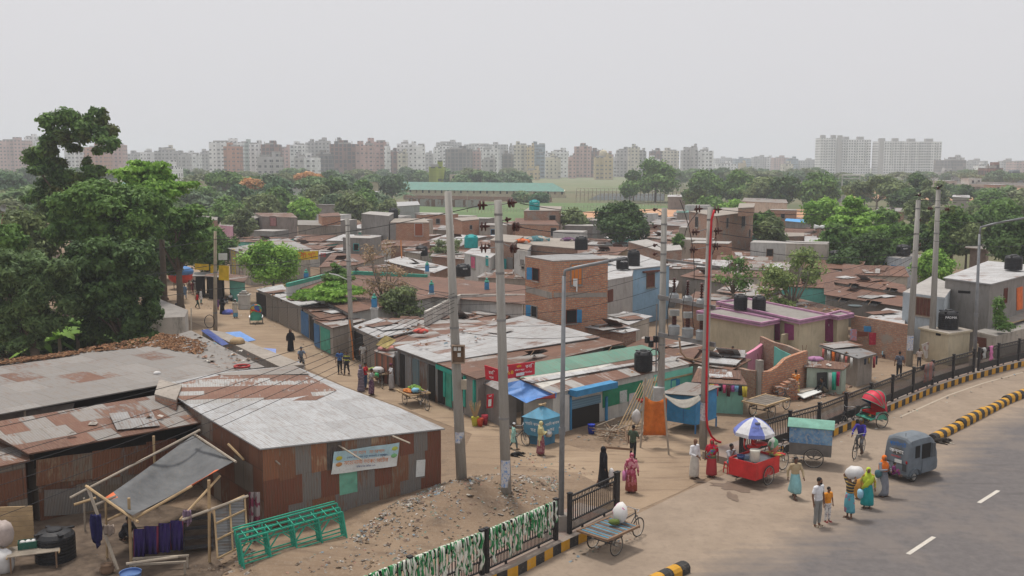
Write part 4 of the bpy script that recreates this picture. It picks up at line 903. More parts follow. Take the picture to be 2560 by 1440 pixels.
 # ================================================================ explicit low roofs in the middle distance
LOW=[('low shack with pale tin roof strip right of the yellow signboard',[(797,636),(868,626),(866,617),(797,627)],3.0,T_NEW),('wide brown roofed shack left of the slim lamp pole',[(797,668),(890,662),(965,640),(830,632)],3.0,T_ALL),('long pale roofed shack below the teal shop front',[(960,652),(1085,682),(1122,668),(1005,640)],2.8,T_WHT),('rusty roofed shack between the lamp pole and the pale long roof',[(890,668),(968,660),(1010,672),(905,684)],2.6,T_RST),('pale roofed shack below the brick hut',[(1070,600),(1160,602),(1220,590),(1120,585)],3.2,T_WHT),('small shack with torn roof above the teal shop',[(1008,628),(1050,634),(1058,624),(1020,618)],3.0,T_GRY),('shack with broken rusty and pale sheets behind the left tall pole',[(1075,640),(1160,648),(1165,630),(1090,622)],2.8,T_MIX),('grey patched shack under the dry bush',[(1038,797),(1130,808),(1210,790),(1140,776)],2.4,T_MIX),('dark brown roofed shack in front of the white wall',[(1140,812),(1260,800),(1300,770),(1200,768)],2.3,T_ALL),('pale roofed shack at the foot of the brick tower',[(1517,795),(1572,812),(1632,790),(1560,778)],3.0,T_NEW),('white sheeted roof patch right of the brick tower base',[(1430,812),(1560,832),(1600,824),(1500,800)],3.0,T_WHT),('rusty roofed shack behind the blue house',[(1700,690),(1800,706),(1850,690),(1750,672)],3.0,T_ALL),('long brown roofed row right of the sparse tree',[(2060,736),(2262,768),(2262,742),(2060,700)],2.9,T_ALL),('second long brown roofed row behind the sparse tree',[(2050,700),(2270,734),(2262,712),(2053,668)],3.2,T_ALL),('pale roofed corner shack below the white house',[(2165,795),(2262,812),(2262,778),(2215,770)],2.8,T_WHT),('brown roofed shack below the toilet block with pale sheets',[(1690,900),(1830,925),(1880,898),(1730,872)],1.9,T_RST),('brown roofed shack left of the transformer poles',[(1560,868),(1730,900),(1760,862),(1620,840)],2.2,T_RST),('small pale roofed shack right of the red cable pole',[(1765,905),(1840,912),(1868,884),(1790,868)],2.1,T_NEW),('rust roofed shack above the cream toilet block',[(1700,760),(1790,770),(1850,742),(1740,728)],2.9,T_RST),('rubbish covered low roof behind the toilet blocks',[(1850,742),(2060,790),(2130,778),(1900,722)],2.6,T_RST),('brown roofed shack with pale sheets right of the red cable pole',[(1790,728),(1900,744),(1960,722),(1830,702)],3.0,T_MIX),('rusty roofed shack left of the three storey building',[(1600,592),(1690,600),(1700,586),(1620,582)],3.4,T_MIX),('grey roofed shack beyond the dark round tree',[(1620,560),(1720,566),(1720,550),(1640,548)],3.6,T_GRY),('shack with teal roof strip near the pond',[(1690,531),(1722,531),(1722,525),(1692,525)],4.6,TG2),('low hut with pale roof beside the pond',[(1668,492),(1728,492),(1726,486),(1670,487)],4.6,T_WHT),('long grey barn below the far round trees',[(1855,503),(1970,508),(1965,497),(1860,494)],4.2,T_DST),('grey hut in the right far trees',[(2190,525),(2262,530),(2260,520),(2195,518)],5.0,T_GRY),('small tin hut with pink cloth far right',[(2380,492),(2425,494),(2424,488),(2382,487)],4.5,T_WHT),('grey roofed shed behind the bright young trees',[(780,512),(860,512),(858,503),(785,503)],5.2,T_GRY),('pale roofed hut in the trees left of centre',[(618,508),(655,509),(652,500),(620,500)],5.0,T_NEW),('low shed with long grey roof right of the teal tank',[(1430,560),(1480,566),(1500,556),(1450,550)],4.0,T_GRY),]
LOW+=[('cluttered patched roof filling the gap beside the white shutter shop',[(950,846),(987,867),(1260,800),(1036,800)],2.6,T_MIX),('brown roof tucked behind the yellow tarp',[(1030,826),(985,842),(945,794),(1035,796)][::-1],2.75,T_RST)]
USED=[]
for lab,px,z,m in LOW:
 o=shed('tin_roof_shack',lab,px,z*.78,m,[P_GRY,P_PALE,BR_D,P_CONC][len(USED)%4],.2);USED.append(INFO[o.name][1])
ALLP=[v_[1] for v_ in INFO.values()]
def inpoly(x_,y_,P):
 c_=False;n=len(P)
 for i in range(n):
  a_,b_=P[i],P[i-1]
  if(a_.y>y_)!=(b_.y>y_) and x_<(b_.x-a_.x)*(y_-a_.y)/(b_.y-a_.y+1e-12)+a_.x:c_=not c_
 return c_
def free(x_,y_,r_):
 for P in ALLP:
  if len(P)>6 and P is INFO[A1.name][1]:pass
  for dx,dy in((0,0),(r_,0),(-r_,0),(0,r_),(0,-r_)):
   if inpoly(x_+dx,y_+dy,P):return False
 return True
zone=[g(x_,y_) for x_,y_ in[(560,640),(830,600),(1000,585),(1250,588),(1560,566),(1900,562),(2080,590),(2240,690),(2200,800),(2090,800),(1960,770),(1800,760),(1700,850),(1500,800),(1300,760),(1120,700),(900,690)]]
rr=random.Random(11);n_sh=0
FILL=[('crowded shack with brown rusty roof somewhere in the packed middle rows',T_ALL),('crowded shack with rust streaked roof in the packed middle rows',T_RST),('crowded shack with mixed rust and grey sheets in the packed middle rows',T_MIX),('crowded shack with bright pale roof in the packed middle rows',T_WHT),('crowded shack with dull grey roof in the packed middle rows',T_GRY)]
ang=-.32
ca,sa=math.cos(ang),math.sin(ang)
for iy in range(-2,30):
 for ix in range(-16,20):
  u_,v_=ix*6.6+(iy%2)*2.5,60+iy*5.2
  x_,y_=u_*ca-(v_-90)*sa+6,u_*sa+(v_-90)*ca+92
  if not inpoly(x_,y_,zone) or not free(x_,y_,2.0):continue
  w_,l_=rr.uniform(5.2,6.4),rr.uniform(4.2,5.0);h_=rr.uniform(1.8,2.5);tilt=rr.choice((.0,.35,.5));k=rr.choices(range(5),(5,4,3,2,2))[0]
  q=[(x_+a_*w_/2*ca-b_*l_/2*sa,y_+a_*w_/2*sa+b_*l_/2*ca) for a_,b_ in((-1,-1),(1,-1),(1,1),(-1,1))]
  q=[(a_+rr.uniform(-.3,.3),b_+rr.uniform(-.3,.3)) for a_,b_ in q]
  if rr.random()<.2 and y_>92:
   h2=rr.uniform(3.4,4.6);j=rr.randrange(4);o=shed('small_house',('orange brick','pale cream','whitewashed','grey cement')[j]+' two storey house standing among the packed shacks',None,[h2]*4,P_LGR,(BR_O,P_PALE,P_WHT,P_GRY)[j],.02,'house','two storey houses among the packed shacks, '+('brick','cream','white','cement')[j],world=[(x_+(a_-x_)*.72,y_+(b_-y_)*.72) for a_,b_ in q],slab=.12)
   for k_ in(0,3):
    a_,b_=side(o,k_);c_=(a_+b_)/2;c_.z=h2-1.1;wx,wy=px_of(c_);window(o,k_,wx,wy,.7,.8,(P_GRY,BLUE,WOOD,TANKT)[j])
   continue
  shed('tin_roof_shack',FILL[k][0],None,[h_,h_,h_+tilt,h_+tilt],FILL[k][1],rr.choice([P_GRY,P_PALE,BR_D,P_CONC,P_TEAL,P_WHT,P_CRM]),.15,group='packed shacks with '+('brown','streaked','mixed','pale','grey')[k]+' roofs',world=q);n_sh+=1
for lab_,pxs_ in(('long brown roofed row right',[(2078,752),(2112,757),(2128,748),(2095,744)]),('long brown roofed row right',[(2150,760),(2190,766),(2206,756),(2170,750)]),('second long brown',[(2112,716),(2138,720),(2150,712),(2125,709)]),('second long brown',[(2208,727),(2236,731),(2246,724),(2218,720)])):
 o=[o_ for o_ in scene.objects if(o_.get('label') or '').startswith(lab_)][0];hatch(o,pxs_,(2.38 if 'right' in lab_ else 2.6),T_ALL)
rr=random.Random(31);LS=[T_RST,T_GRY,T_MIX,T_ALL,T_WHT]
for nm,(ft,P) in list(INFO.items()):
 o=bpy.data.objects[nm]
 if len(P)!=4 or 'green' in o['label'] or o.get('category') not in('shack','shop','shed','hall','small_shack'):continue
 if rr.random()<.3 and o.name.startswith('tin_roof'):
  c_=sum(P,V())/4;e1=(P[1]-P[0]).normalized();nrm=e1.cross(P[3]-P[0]).normalized();nrm=nrm if nrm.z>0 else-nrm;e2=nrm.cross(e1);c_=c_+e1*rr.uniform(-1,1);mb=MB();mb.obox(c_-e1*.6-e2*.35+nrm*.012,e1*1.2,e2*.7,nrm*.02,DARK);h_=mb.build('skylight',o);mb=MB();mb.obox(c_-e1*.65+e2*.35+nrm*.05,e1*1.3,-e2*.8+nrm*.5,nrm*.02,rr.choice(LS));mb.build('lid',h_)
 for _ in range(rr.choice((1,2,3,3))):
  u_,v_=rr.uniform(.2,.8),rr.uniform(.25,.75);c_=(P[0]*(1-u_)+P[1]*u_)*(1-v_)+(P[3]*(1-u_)+P[2]*u_)*v_;a_=math.radians(rr.uniform(-14,14));e1=(P[1]-P[0]).normalized();nrm=e1.cross(P[3]-P[0]).normalized();nrm=nrm if nrm.z>0 else-nrm
  e2=nrm.cross(e1);x_=(e1*math.cos(a_)+e2*math.sin(a_))*rr.uniform(.4,.8);y_=(e2*math.cos(a_)-e1*math.sin(a_))*rr.uniform(.6,1.1);c_=c_+nrm*.06;t_=nrm*rr.uniform(.02,.10)
  mb=MB();mb.obox(c_-x_-y_,x_*2,y_*2+t_,nrm*.02,rr.choice(LS));mb.build('loose_sheet',o)
  # ================================================================ vegetation
def leafmat(name,a,b,cc=None):
 if name in MATS:return MATS[name]
 a,b=scale3(a,1.9),scale3(b,2.1);t=NT(name,.65);v=t.N('ShaderNodeAttribute',attribute_name='tint').outputs['Fac']
 n=t.noise(t.geo(),.35,3);c=t.mix(v,a,b);c=t.mix(t.math('MULTIPLY',t.ramp(n,.5,.7),.5),c,cc or scale3(b,1.2))
 t.out(c);tr=t.n.new('ShaderNodeBsdfTranslucent');t.l.new(c,tr.inputs[0]);ms=t.n.new('ShaderNodeMixShader');ms.inputs[0].default_value=.28
 o=[n_ for n_ in t.n if n_.type=='OUTPUT_MATERIAL'][0];t.l.new(t.b.outputs[0],ms.inputs[1]);t.l.new(tr.outputs[0],ms.inputs[2]);t.l.new(ms.outputs[0],o.inputs[0]);return t.m
L_DARK=leafmat('leaves_dark',(.020,.040,.014),(.055,.095,.028));L_MID=leafmat('leaves_mid',(.035,.075,.018),(.085,.145,.035));L_BRT=leafmat('leaves_bright',(.06,.13,.02),(.15,.25,.045))
L_OLV=leafmat('leaves_olive',(.05,.07,.03),(.12,.15,.06));L_ORG=leafmat('leaves_orange',(.20,.10,.04),(.38,.22,.10));L_BLU=leafmat('leaves_bluegreen',(.03,.06,.03),(.06,.11,.05))
L_RED=leafmat('leaves_reddish',(.032,.065,.022),(.085,.145,.038),(.16,.07,.03));L_DRY=leafmat('leaves_dry',(.12,.085,.05),(.22,.16,.10))
BARK=paint((.13,.10,.075),.95,name='bark');BARKP=paint((.25,.21,.17),.95,name='bark_pale')
def leaves(lobes,n,s,mat_,name,parent,seed,hollow=.45,flat=0.0,aspect=.6,center=None):
 rg=np.random.default_rng(seed);A=[];
 wts=np.array([l[3]*l[4] if len(l)>4 else l[3]**2 for l in lobes]);wts=wts/wts.sum();cnt=rg.multinomial(n,wts)
 P=[];Nn=[];TT=[]
 for(l,k) in zip(lobes,cnt):
  if k==0:continue
  c=np.array(l[:3]);r=np.array([l[3],l[3],l[4] if len(l)>4 else l[3]*.75])
  d=rg.normal(size=(k,3));d/=np.linalg.norm(d,axis=1)[:,None]+1e-9;d[:,2]=np.where(rg.random(k)<.55,np.abs(d[:,2]),d[:,2])
  rad=hollow+(1.08-hollow)*rg.random(k)**.6;rad*=np.where(rg.random(k)<.14,1.28,1.0);rad*=1+.28*np.sin(d[:,0]*5+seed)*np.cos(d[:,1]*6+d[:,2]*4)
  P.append(c+d*r*rad[:,None]);nn_=d+rg.normal(size=(k,3))*.55;nn_[:,2]+=.35;Nn.append(nn_);TT.append(np.clip(rg.normal(.42+.2*rg.normal()+.0,.34,k),0,1))
 P=np.concatenate(P);Nn=np.concatenate(Nn);T=np.concatenate(TT);k=len(P)
 Nn/=np.linalg.norm(Nn,axis=1)[:,None];a=np.cross(Nn,rg.normal(size=(k,3)));a/=np.linalg.norm(a,axis=1)[:,None]+1e-9;b=np.cross(Nn,a)
 sz=s*rg.uniform(.6,1.35,k)[:,None];a*=sz;b*=sz*aspect
 v=np.empty((k,4,3));v[:,0]=P-a;v[:,1]=P-b*.9+a*.1;v[:,2]=P+a;v[:,3]=P+b*.9+a*.1;v=v.reshape(-1,3)
 v[:,2]=np.maximum(v[:,2],.02)
 me=bpy.data.meshes.new(name);me.vertices.add(4*k);me.vertices.foreach_set('co',v.ravel());me.loops.add(4*k);me.loops.foreach_set('vertex_index',np.arange(4*k,dtype=np.int32))
 me.polygons.add(k);me.polygons.foreach_set('loop_start',np.arange(0,4*k,4,dtype=np.int32));me.update(calc_edges=True)
 at_=me.attributes.new('tint','FLOAT','FACE');at_.data.foreach_set('value',T.astype(np.float32));me.materials.append(mat_)
 o=bpy.data.objects.new(name,me);COL.objects.link(o);o.parent=parent;return o
def limbs(H_,lobes,r0,fork,name,parent,m,seed,lean=(0,0),kmax=12):
 rg=random.Random(seed);mb=MB();f=V((lean[0]*fork,lean[1]*fork,fork));mb.tube([(0,0,-.1),(lean[0]*fork*.4+.1*r0,.05,fork*.5),f],[r0*1.25,r0,r0*.8],m,7)
 for l in sorted(lobes,key=lambda q:-q[3])[:kmax]:
  c=V(l[:3]);mid=f*.5+c*.5+V((rg.uniform(-.3,.3),rg.uniform(-.3,.3),rg.uniform(-.1,.3)*1.5));mb.tube([f-V((0,0,fork*.12)),mid,c],[r0*.5,r0*.3,r0*.1],m,5)
  for _ in range(2):
   e=c+V((rg.uniform(-1,1),rg.uniform(-1,1),rg.uniform(.1,.8)))*l[3]*.8;mb.tube([mid*.3+c*.7,e],[r0*.14,r0*.04],m,4)
 return mb.build(name,parent,smooth=True)
def lobeset(kind,W,Hc,z0,seed):
 """crown half-width W, crown height Hc starting at z0"""
 rg=random.Random(seed);L=[]
 if kind=='round':
  for i in range(15):
   a=rg.uniform(0,2*PI);t_=(i+.5)/15;z=z0+Hc*(.15+.72*t_);w_=W*math.sin(PI*min(1,.22+.72*t_))**.7;q=w_*rg.uniform(.35,.72);r=W*rg.uniform(.28,.42);L.append((q*math.cos(a),q*math.sin(a),z,r,r*.75))
  L.append((0,0,z0+Hc*.5,W*.5,Hc*.34))
 elif kind=='layer':
  n=max(5,int(Hc/1.0))
  for i in range(n):
   t_=i/max(1,n-1);w_=W*(1-.62*t_)*rg.uniform(.8,1.1)
   for j in range(6 if t_<.7 else 3):
    a=2*PI*j/6+rg.uniform(0,1);q=w_*rg.uniform(.4,.78);L.append((q*math.cos(a),q*math.sin(a),z0+Hc*(.08+.88*t_)+rg.uniform(-.3,.3),w_*rg.uniform(.32,.46),Hc/n*.5))
 elif kind=='umbrella':
  for i in range(18):
   a=rg.uniform(0,2*PI);q=W*math.sqrt(rg.random())*.85;z=z0+Hc*(.75-.45*(q/W)**2)+rg.uniform(-.05,.05)*Hc;L.append((q*math.cos(a),q*math.sin(a),z,W*rg.uniform(.2,.3),Hc*.2))
 elif kind=='tall':
  for i in range(20):
   t_=rg.random()**.8;a=rg.uniform(0,2*PI);q=W*(1-.35*t_)*rg.uniform(.1,.75);r=W*rg.uniform(.22,.36);L.append((q*math.cos(a),q*math.sin(a),z0+Hc*(.08+.84*t_),r,r*.65))
 elif kind=='sparse':
  for i in range(16):
   a=rg.uniform(0,2*PI);t_=rg.random();q=W*math.sqrt(rg.random())*.85*(1-.3*t_);L.append((q*math.cos(a),q*math.sin(a),z0+Hc*(.1+.8*t_),W*.3,W*.22))
 return L
def tree(label,px,ytop,ybot,hw,Y,kind,m,n,s,seed,trunk=BARK,name='tree',group=None,r0=None,lobes=None,cat='tree',aspect=.6,hollow=.45,kmax=12,lean=(0,0)):
 top=at(px,ytop,Y);bot=at(px,ybot,Y);W=hw/F*Y;z0=max(.2,bot.z);Hc=top.z-z0
 o=thing(name,label,cat,(top.x,top.y,0),group)
 L=lobes(W,Hc,z0) if lobes else lobeset(kind,W,Hc,z0,seed)
 leaves(L,n,s,m,'crown',o,seed,hollow,aspect=aspect);limbs(top.z,L,r0 or max(.1,Hc*.035),max(.4,z0+Hc*.12),'trunk',o,trunk,seed,lean,kmax);return o
def tall_lobes(W,Hc,z0):
 k=Y_T/F;X=lambda px:(px-165)*k;Z=lambda py:at(165,py,Y_T).z;rg=random.Random(5);out=[]
 for(x_,y_,w_,h_) in[(150,290,32,14),(130,310,26,18),(175,300,35,20),(238,282,12,12),(235,300,18,14),(215,320,34,20),(255,335,28,18),(275,358,26,14),(240,375,22,10),(150,335,30,18),(135,360,24,16),(200,345,26,14),(165,372,20,10),(80,385,30,12),(110,380,30,14),(75,405,28,12),(125,410,34,16),(105,425,38,14),(150,440,36,16),(95,455,36,14),(200,440,18,10),(225,428,28,14),(205,470,34,16),(240,455,24,12),(150,475,40,16),(100,490,38,14),(60,500,26,10),(165,505,40,16),(115,520,42,16),(215,500,28,14),(150,540,40,16),(90,550,30,14),(190,545,30,16),(130,570,30,14),(205,405,12,10)]:
  for q in range(3):out.append((X(x_+rg.uniform(-.5,.5)*w_),rg.uniform(-1.6,1.6),Z(y_+rg.uniform(-.4,.4)*h_),w_*k*.62,h_*k*.9))
 return out
Y_T=88.0
tree('very tall dark tree with ragged tiered crown rising above the skyline',165,268,600,110,Y_T,'x',L_RED,40000,.2,5,lobes=tall_lobes,r0=.42,kmax=16,hollow=.2)
def broad_lobes(px0,lst,Y_,sd):
 def fn(W,Hc,z0):
  k=Y_/F;rg=random.Random(sd);return[((x_-px0+rg.uniform(-.55,.55)*w_)*k,rg.uniform(-1,1)*w_*k,at(px0,y_+rg.uniform(-.5,.5)*h_,Y_).z,w_*k*rg.uniform(.42,.66),h_*k*rg.uniform(.7,1.05)) for(x_,y_,w_,h_) in lst for q in range(4)]
 return fn
tree('broad feathery green tree in front of the very tall tree',260,450,610,145,74,'x',L_MID,46000,.17,6,lobes=broad_lobes(260,[(260,475,60,22),(210,490,50,24),(320,490,50,24),(170,515,48,24),(360,515,42,24),(290,510,60,30),(230,525,55,28),(345,545,50,24),(140,550,38,22),(185,560,52,24),(260,560,60,26),(310,580,50,22),(150,590,35,18),(220,590,50,18),(370,575,30,18),(290,605,50,16)],74,3),r0=.35)
tree('light green almond tree with flat tiers right of the broad tree',395,405,560,110,84,'x',L_BRT,16000,.2,7,lobes=broad_lobes(395,[(345,408,22,6),(402,412,22,7),(310,432,34,7),(360,428,38,9),(400,425,24,8),(350,445,40,10),(400,445,34,10),(440,462,40,7),(375,465,50,12),(420,480,42,8),(470,462,22,5),(350,480,40,10),(390,500,36,10)],84,4),r0=.25)
tree('spreading green tree overhanging the far end of the lane',440,520,690,90,80,'x',L_MID,24000,.2,8,lobes=broad_lobes(440,[(420,535,34,14),(460,530,34,14),(400,555,34,16),(450,560,40,18),(490,565,30,16),(470,590,36,18),(430,590,30,14),(500,600,28,18),(480,620,30,18),(440,625,22,16),(510,590,26,12),(460,645,22,12)],80,5),r0=.28)
tree('dark glossy leaved tree right beside the concrete house',300,590,885,118,63,'x',L_DARK,52000,.16,9,lobes=broad_lobes(300,[(250,615,48,22),(310,620,45,22),(200,640,40,24),(345,650,40,26),(260,660,55,30),(180,690,40,28),(320,700,55,30),(370,720,28,24),(240,720,55,34),(370,760,28,22),(300,760,60,30),(220,780,45,28),(350,800,42,26),(280,820,55,26),(330,845,40,18),(230,830,30,22)],63,6),r0=.3)
tree('dark drooping mango tree at the left edge of the picture',70,612,900,120,60,'x',leafmat('leaves_mango',(.03,.055,.02),(.08,.12,.045)),50000,.17,10,lobes=broad_lobes(70,[(30,640,50,22),(90,650,45,22),(150,665,40,24),(10,680,50,24),(70,690,60,28),(130,710,50,28),(20,730,50,28),(90,750,55,30),(150,760,36,28),(40,790,55,28),(110,810,45,24),(10,830,45,24),(70,850,50,18),(-50,720,60,60)],60,7),r0=.3,aspect=.35)
tree('tangled brown and green undergrowth tree behind the megaphone pole',60,520,700,90,78,'round',L_OLV,9000,.2,12,r0=.2)
tree('small bright green bush at the far left behind the megaphone',18,560,640,45,66,'round',L_MID,6000,.16,13)
tree('dark tree filling the gap above the open lane stalls',400,585,690,60,92,'round',L_DARK,8000,.22,14)
tree('dark leafy tree behind the lane tea stalls',515,560,680,45,98,'round',L_MID,7000,.22,15)
for i,(lab,x_,yt,yb,hw,Y_,m,n) in enumerate((('shady dark tree closing the far end of the lane',400,560,700,75,108,L_DARK,12000),('dark tree behind the yellow shop signboards',530,565,690,60,112,L_MID,9000),('dark tree left of the tarp covered van',345,560,720,55,98,L_DARK,10000),('low dark bushes between mango tree and long grey roof',60,800,915,110,66,L_DARK,9000),('low dark bushes behind the banana plants',210,805,900,90,68,L_DARK,9000),('olive tree behind the pink house wall',600,520,600,45,150,L_OLV,5000),('tree in shade behind the glossy dark tree',230,600,800,120,80,L_DARK,14000),('leafy tree filling the far left behind the mango tree',40,560,760,110,84,L_OLV,12000))):tree(lab,x_,yt,yb,hw,Y_,'round',m,n,.2,300+i)
MT=[('wide feathery green tree by the beige lane building',680,610,705,82,92,'round',L_BRT,16000,.15),('flat crowned almond tree growing through the lane shop roofs',815,712,742,92,74,'layer',L_BRT,9000,.17),('small almond tree top behind the slim lamp pole',845,668,705,48,80,'layer',L_MID,4500,.16),('wispy half bare tree rising from the rusty hall roof',955,600,760,75,74,'sparse',L_DRY,1600,.10),('dense dusty green bush under the wispy tree',1005,715,800,62,72,'round',L_OLV,9000,.13),('thin shrubby tree between the pale roofs and the left tall pole',1120,600,660,45,118,'sparse',L_OLV,2500,.16),('big dark green round tree right of centre',1556,510,600,82,135,'round',L_DARK,15000,.26),('paler grey green tree beside the teal tank house',1440,528,590,50,150,'round',L_OLV,7000,.26),('open branched little tree before the three storey building',1835,640,735,58,78,'sparse',L_MID,1100,.13),('light sparse leafed tree behind the toilet block',1985,615,790,92,76,'sparse',leafmat('leaves_sparse',(.06,.09,.03),(.16,.2,.07)),3600,.14),('bright layered green tree right of the blue roofed shed',2135,498,625,95,118,'layer',L_BRT,20000,.24),('medium green tree just left of the paired poles',2245,560,640,55,112,'round',L_MID,9000,.22),('dark reddish topped tree behind the paired poles',2385,512,640,70,110,'round',L_RED,13000,.24),('dark green tree cut by the right edge',2545,540,680,70,98,'round',L_DARK,12000,.22),('soft yellow green willow like tree beside the white house',2335,622,725,55,95,'round',L_BRT,9000,.15),('dense dark shrub left of the palm',2115,628,690,45,102,'round',L_DARK,6000,.2),('dark tree between the paired poles',2320,560,640,40,118,'round',L_DARK,6000,.24),('round light green tree behind the three storey building',1912,530,590,40,140,'round',L_MID,6000,.28),('bright lime green tree behind the cement houses',752,502,565,48,172,'round',L_BRT,6000,.34),('small tree beside the left transformer pole insulators',1700,585,625,20,120,'round',L_MID,2500,.22),('grey green bushy tree right of the lime green tree',880,488,560,52,188,'round',L_OLV,6000,.38),('green tree left of the cement row',560,500,560,58,170,'round',L_MID,7000,.36),('broad olive tree behind the cement row',655,490,545,50,185,'round',L_OLV,6000,.38),('dark oak shaped tree above the lime green tree',850,452,520,62,240,'round',L_DARK,6500,.48),('dark blue green tree left of the orange leafed tree',700,448,500,38,260,'round',L_BLU,4500,.5),('bright upright tree left of the school roof',908,448,505,26,250,'round',L_MID,3500,.45),('orange brown leafed tree in the left woods',630,450,490,38,280,'round',L_ORG,4000,.5),('second orange brown leafed tree further back',768,430,455,36,340,'umbrella',L_ORG,3500,.6),('wide flat green tree above the terraces on the left',560,428,480,62,290,'umbrella',L_MID,6000,.55),('wide rain tree left of the tower with goalposts',1640,405,480,62,330,'round',L_MID,6500,.6),('tall rounded tree left of the smoke',1585,425,470,24,340,'round',L_DARK,3000,.55),('low shrubby tree under the smoke',1575,455,492,36,320,'round',L_MID,3500,.55),('full green tree second from the smoke',1770,430,500,50,300,'round',L_MID,6000,.55),('large green tree in the middle right belt',1850,430,500,48,300,'round',L_MID,6000,.55),('softer olive tree right of the green belt',1905,448,505,55,280,'round',L_OLV,6000,.5),('dark tree in front of the big towers',1965,442,515,48,270,'round',L_DARK,6000,.5),('rounded tree below the tall left tower',2045,436,515,58,265,'round',L_MID,6500,.5),('wide umbrella crowned tree below the right towers',2195,438,510,80,250,'umbrella',L_OLV,8000,.42),('tall dark tufted tree below the right tower',2300,430,510,36,255,'tall',L_DARK,4500,.48),('thin half bare tree right of the tufted tree',2330,450,520,40,240,'sparse',L_OLV,2500,.4),('low dark tree behind the grey hut',2260,475,530,42,235,'round',L_DARK,4500,.42),('dark tree before the flyover',2420,465,500,28,300,'round',L_DARK,2500,.55),('scattered bushy tree at the right in front of the flyover',2480,480,540,48,215,'round',L_MID,5000,.38),('bushy tree at the right picture edge below the flyover',2545,490,560,42,190,'round',L_OLV,5000,.36),('small shrub tree by the grey hut on the right',2440,515,570,40,175,'round',L_OLV,4500,.34),('palm like shrub clump in front of the school',1300,482,505,28,330,'round',L_OLV,2500,.5),('second shrub clump in front of the school wall',1350,484,508,26,325,'round',L_BLU,2500,.5),('low bushes along the pond on the right',1780,500,545,60,210,'round',L_MID,5000,.36),('green bushes in front of the long grey barn',1840,505,545,40,200,'round',L_BRT,3500,.34),('low tree behind the far barn',1740,470,510,45,270,'round',L_DARK,4500,.5),('dark tree mass right of the lime tree',970,500,550,30,200,'round',L_OLV,3000,.4),('green tree left of the orange woods',500,470,530,50,240,'round',L_MID,5000,.48),('pale green tree behind the layered almond tree',600,465,530,45,225,'round',L_BLU,5000,.46),('olive tree behind the small cream rooms',800,470,520,45,225,'round',L_OLV,5000,.46),('dusky tree at left beyond the tall tree',20,440,500,60,260,'round',L_BLU,5000,.5),('mid green tree filling in left of the blue roofed shed',1930,545,610,45,128,'round',L_OLV,6000,.25),('dense green tree behind the small blue and white house',2215,520,620,50,130,'round',L_MID,8000,.27),('leafy tree below the layered green tree',2085,560,640,50,112,'round',L_MID,8000,.22),('dark tree right of the reddish topped tree',2455,530,620,45,122,'round',L_DARK,7000,.25),('bushy green tree above the stilt shed',2420,560,640,50,108,'round',L_OLV,8000,.22),('tall leafy tree at the far right behind the lamp arm',2500,500,600,60,140,'round',L_MID,9000,.28),('green thicket left of the paired poles',2180,585,670,60,104,'round',L_DARK,8000,.22),('olive tree near the far grey hut',2300,505,570,50,150,'round',L_OLV,7000,.3),('soft green tree over the playing field corner',2060,505,560,55,150,'round',L_BRT,8000,.3),('pale green crowned tree above the cement row',905,478,530,42,215,'round',L_MID,4500,.42),('tree between the orange and lime trees',690,470,530,44,215,'round',L_MID,4500,.42),]
for i,(lab,x_,yt,yb,hw,Y_,kd,m,n,s) in enumerate(MT):tree(lab,x_,yt,yb,hw,Y_,kd,m,n,s,100+i,trunk=BARKP if kd in('sparse','umbrella') else BARK,hollow=.1 if kd=='sparse' else .4)
protos=[]
FARL={m:leafmat(m.name+'_far',f[0],f[1]) for m,f in((L_MID,((.045,.08,.03),(.10,.15,.06))),(L_BLU,((.045,.075,.04),(.09,.13,.07))),(L_OLV,((.07,.085,.045),(.13,.15,.075))),(L_DARK,((.035,.06,.03),(.075,.115,.05))))}  # paler copies of the leaf colours paint distance haze into far crowns
for i,(kd,m) in enumerate((('round',L_MID),('round',L_BLU),('umbrella',L_OLV),('round',L_DARK),('umbrella',L_MID),('round',L_OLV))):
 o=thing('tree','','tree',(0,0,0));L=lobeset(kd,7.5,8.5 if kd=='round' else 6,3.0 if kd=='round' else 6,40+i);leaves(L,1700,.95,FARL[m],'crown',o,60+i);limbs(12,L,.35,4,'trunk',o,BARK,i,kmax=6);protos.append(o)
rr=random.Random(21)
DESC={0:'leafy mid green',1:'dusky blue green',2:'flat topped olive',3:'dark rounded',4:'flat topped green',5:'pale olive rounded'}
spots=[]
def belt(x0,x1,n,d0,d1,h0,h1,where):
 for i in range(n):spots.append((x0+(x1-x0)*(i+rr.uniform(0,1))/n,rr.uniform(d0,d1),rr.uniform(h0,h1),where))
belt(-60,500,22,420,640,10,14,'in the hazy belt behind the very tall tree');belt(500,980,17,430,640,9,13,'in the hazy belt below the left apartment blocks');belt(980,1300,17,430,640,9.5,13.5,'in the hazy belt behind the green roofed school')
belt(1300,1620,24,950,1010,10,16,'at the far edge of the pale field');belt(1620,2080,26,480,640,10,13,'in the hazy belt behind the right hand woods');belt(2080,2620,30,430,640,8,12,'in the hazy belt around the flyover')
belt(450,1000,14,280,400,9,12.5,'in the nearer woods left of the school');belt(2100,2620,14,250,380,6,9,'scattered among the far huts on the right');belt(440,980,14,210,270,6,9,'just behind the cement houses');belt(-80,420,14,130,260,7,11,'behind the big left trees')
for x_,d_,h_,where in spots:
 if 2050<x_<2360 and d_>380 and rr.random()<.5:h_*=.7
 k=rr.choice(range(6));src=protos[k];c=copy_tree(src);p_=at(x_,408,d_);s_=h_/12.0;h_*=.8;s_=h_/12.0;c.location=(p_.x,d_,0);c.scale=(s_*rr.uniform(.9,1.3),s_*rr.uniform(.9,1.3),s_);c.rotation_euler.z=rr.uniform(0,6)
 c['label']=DESC[k]+' tree '+where;c['group']=DESC[k]+' trees '+where
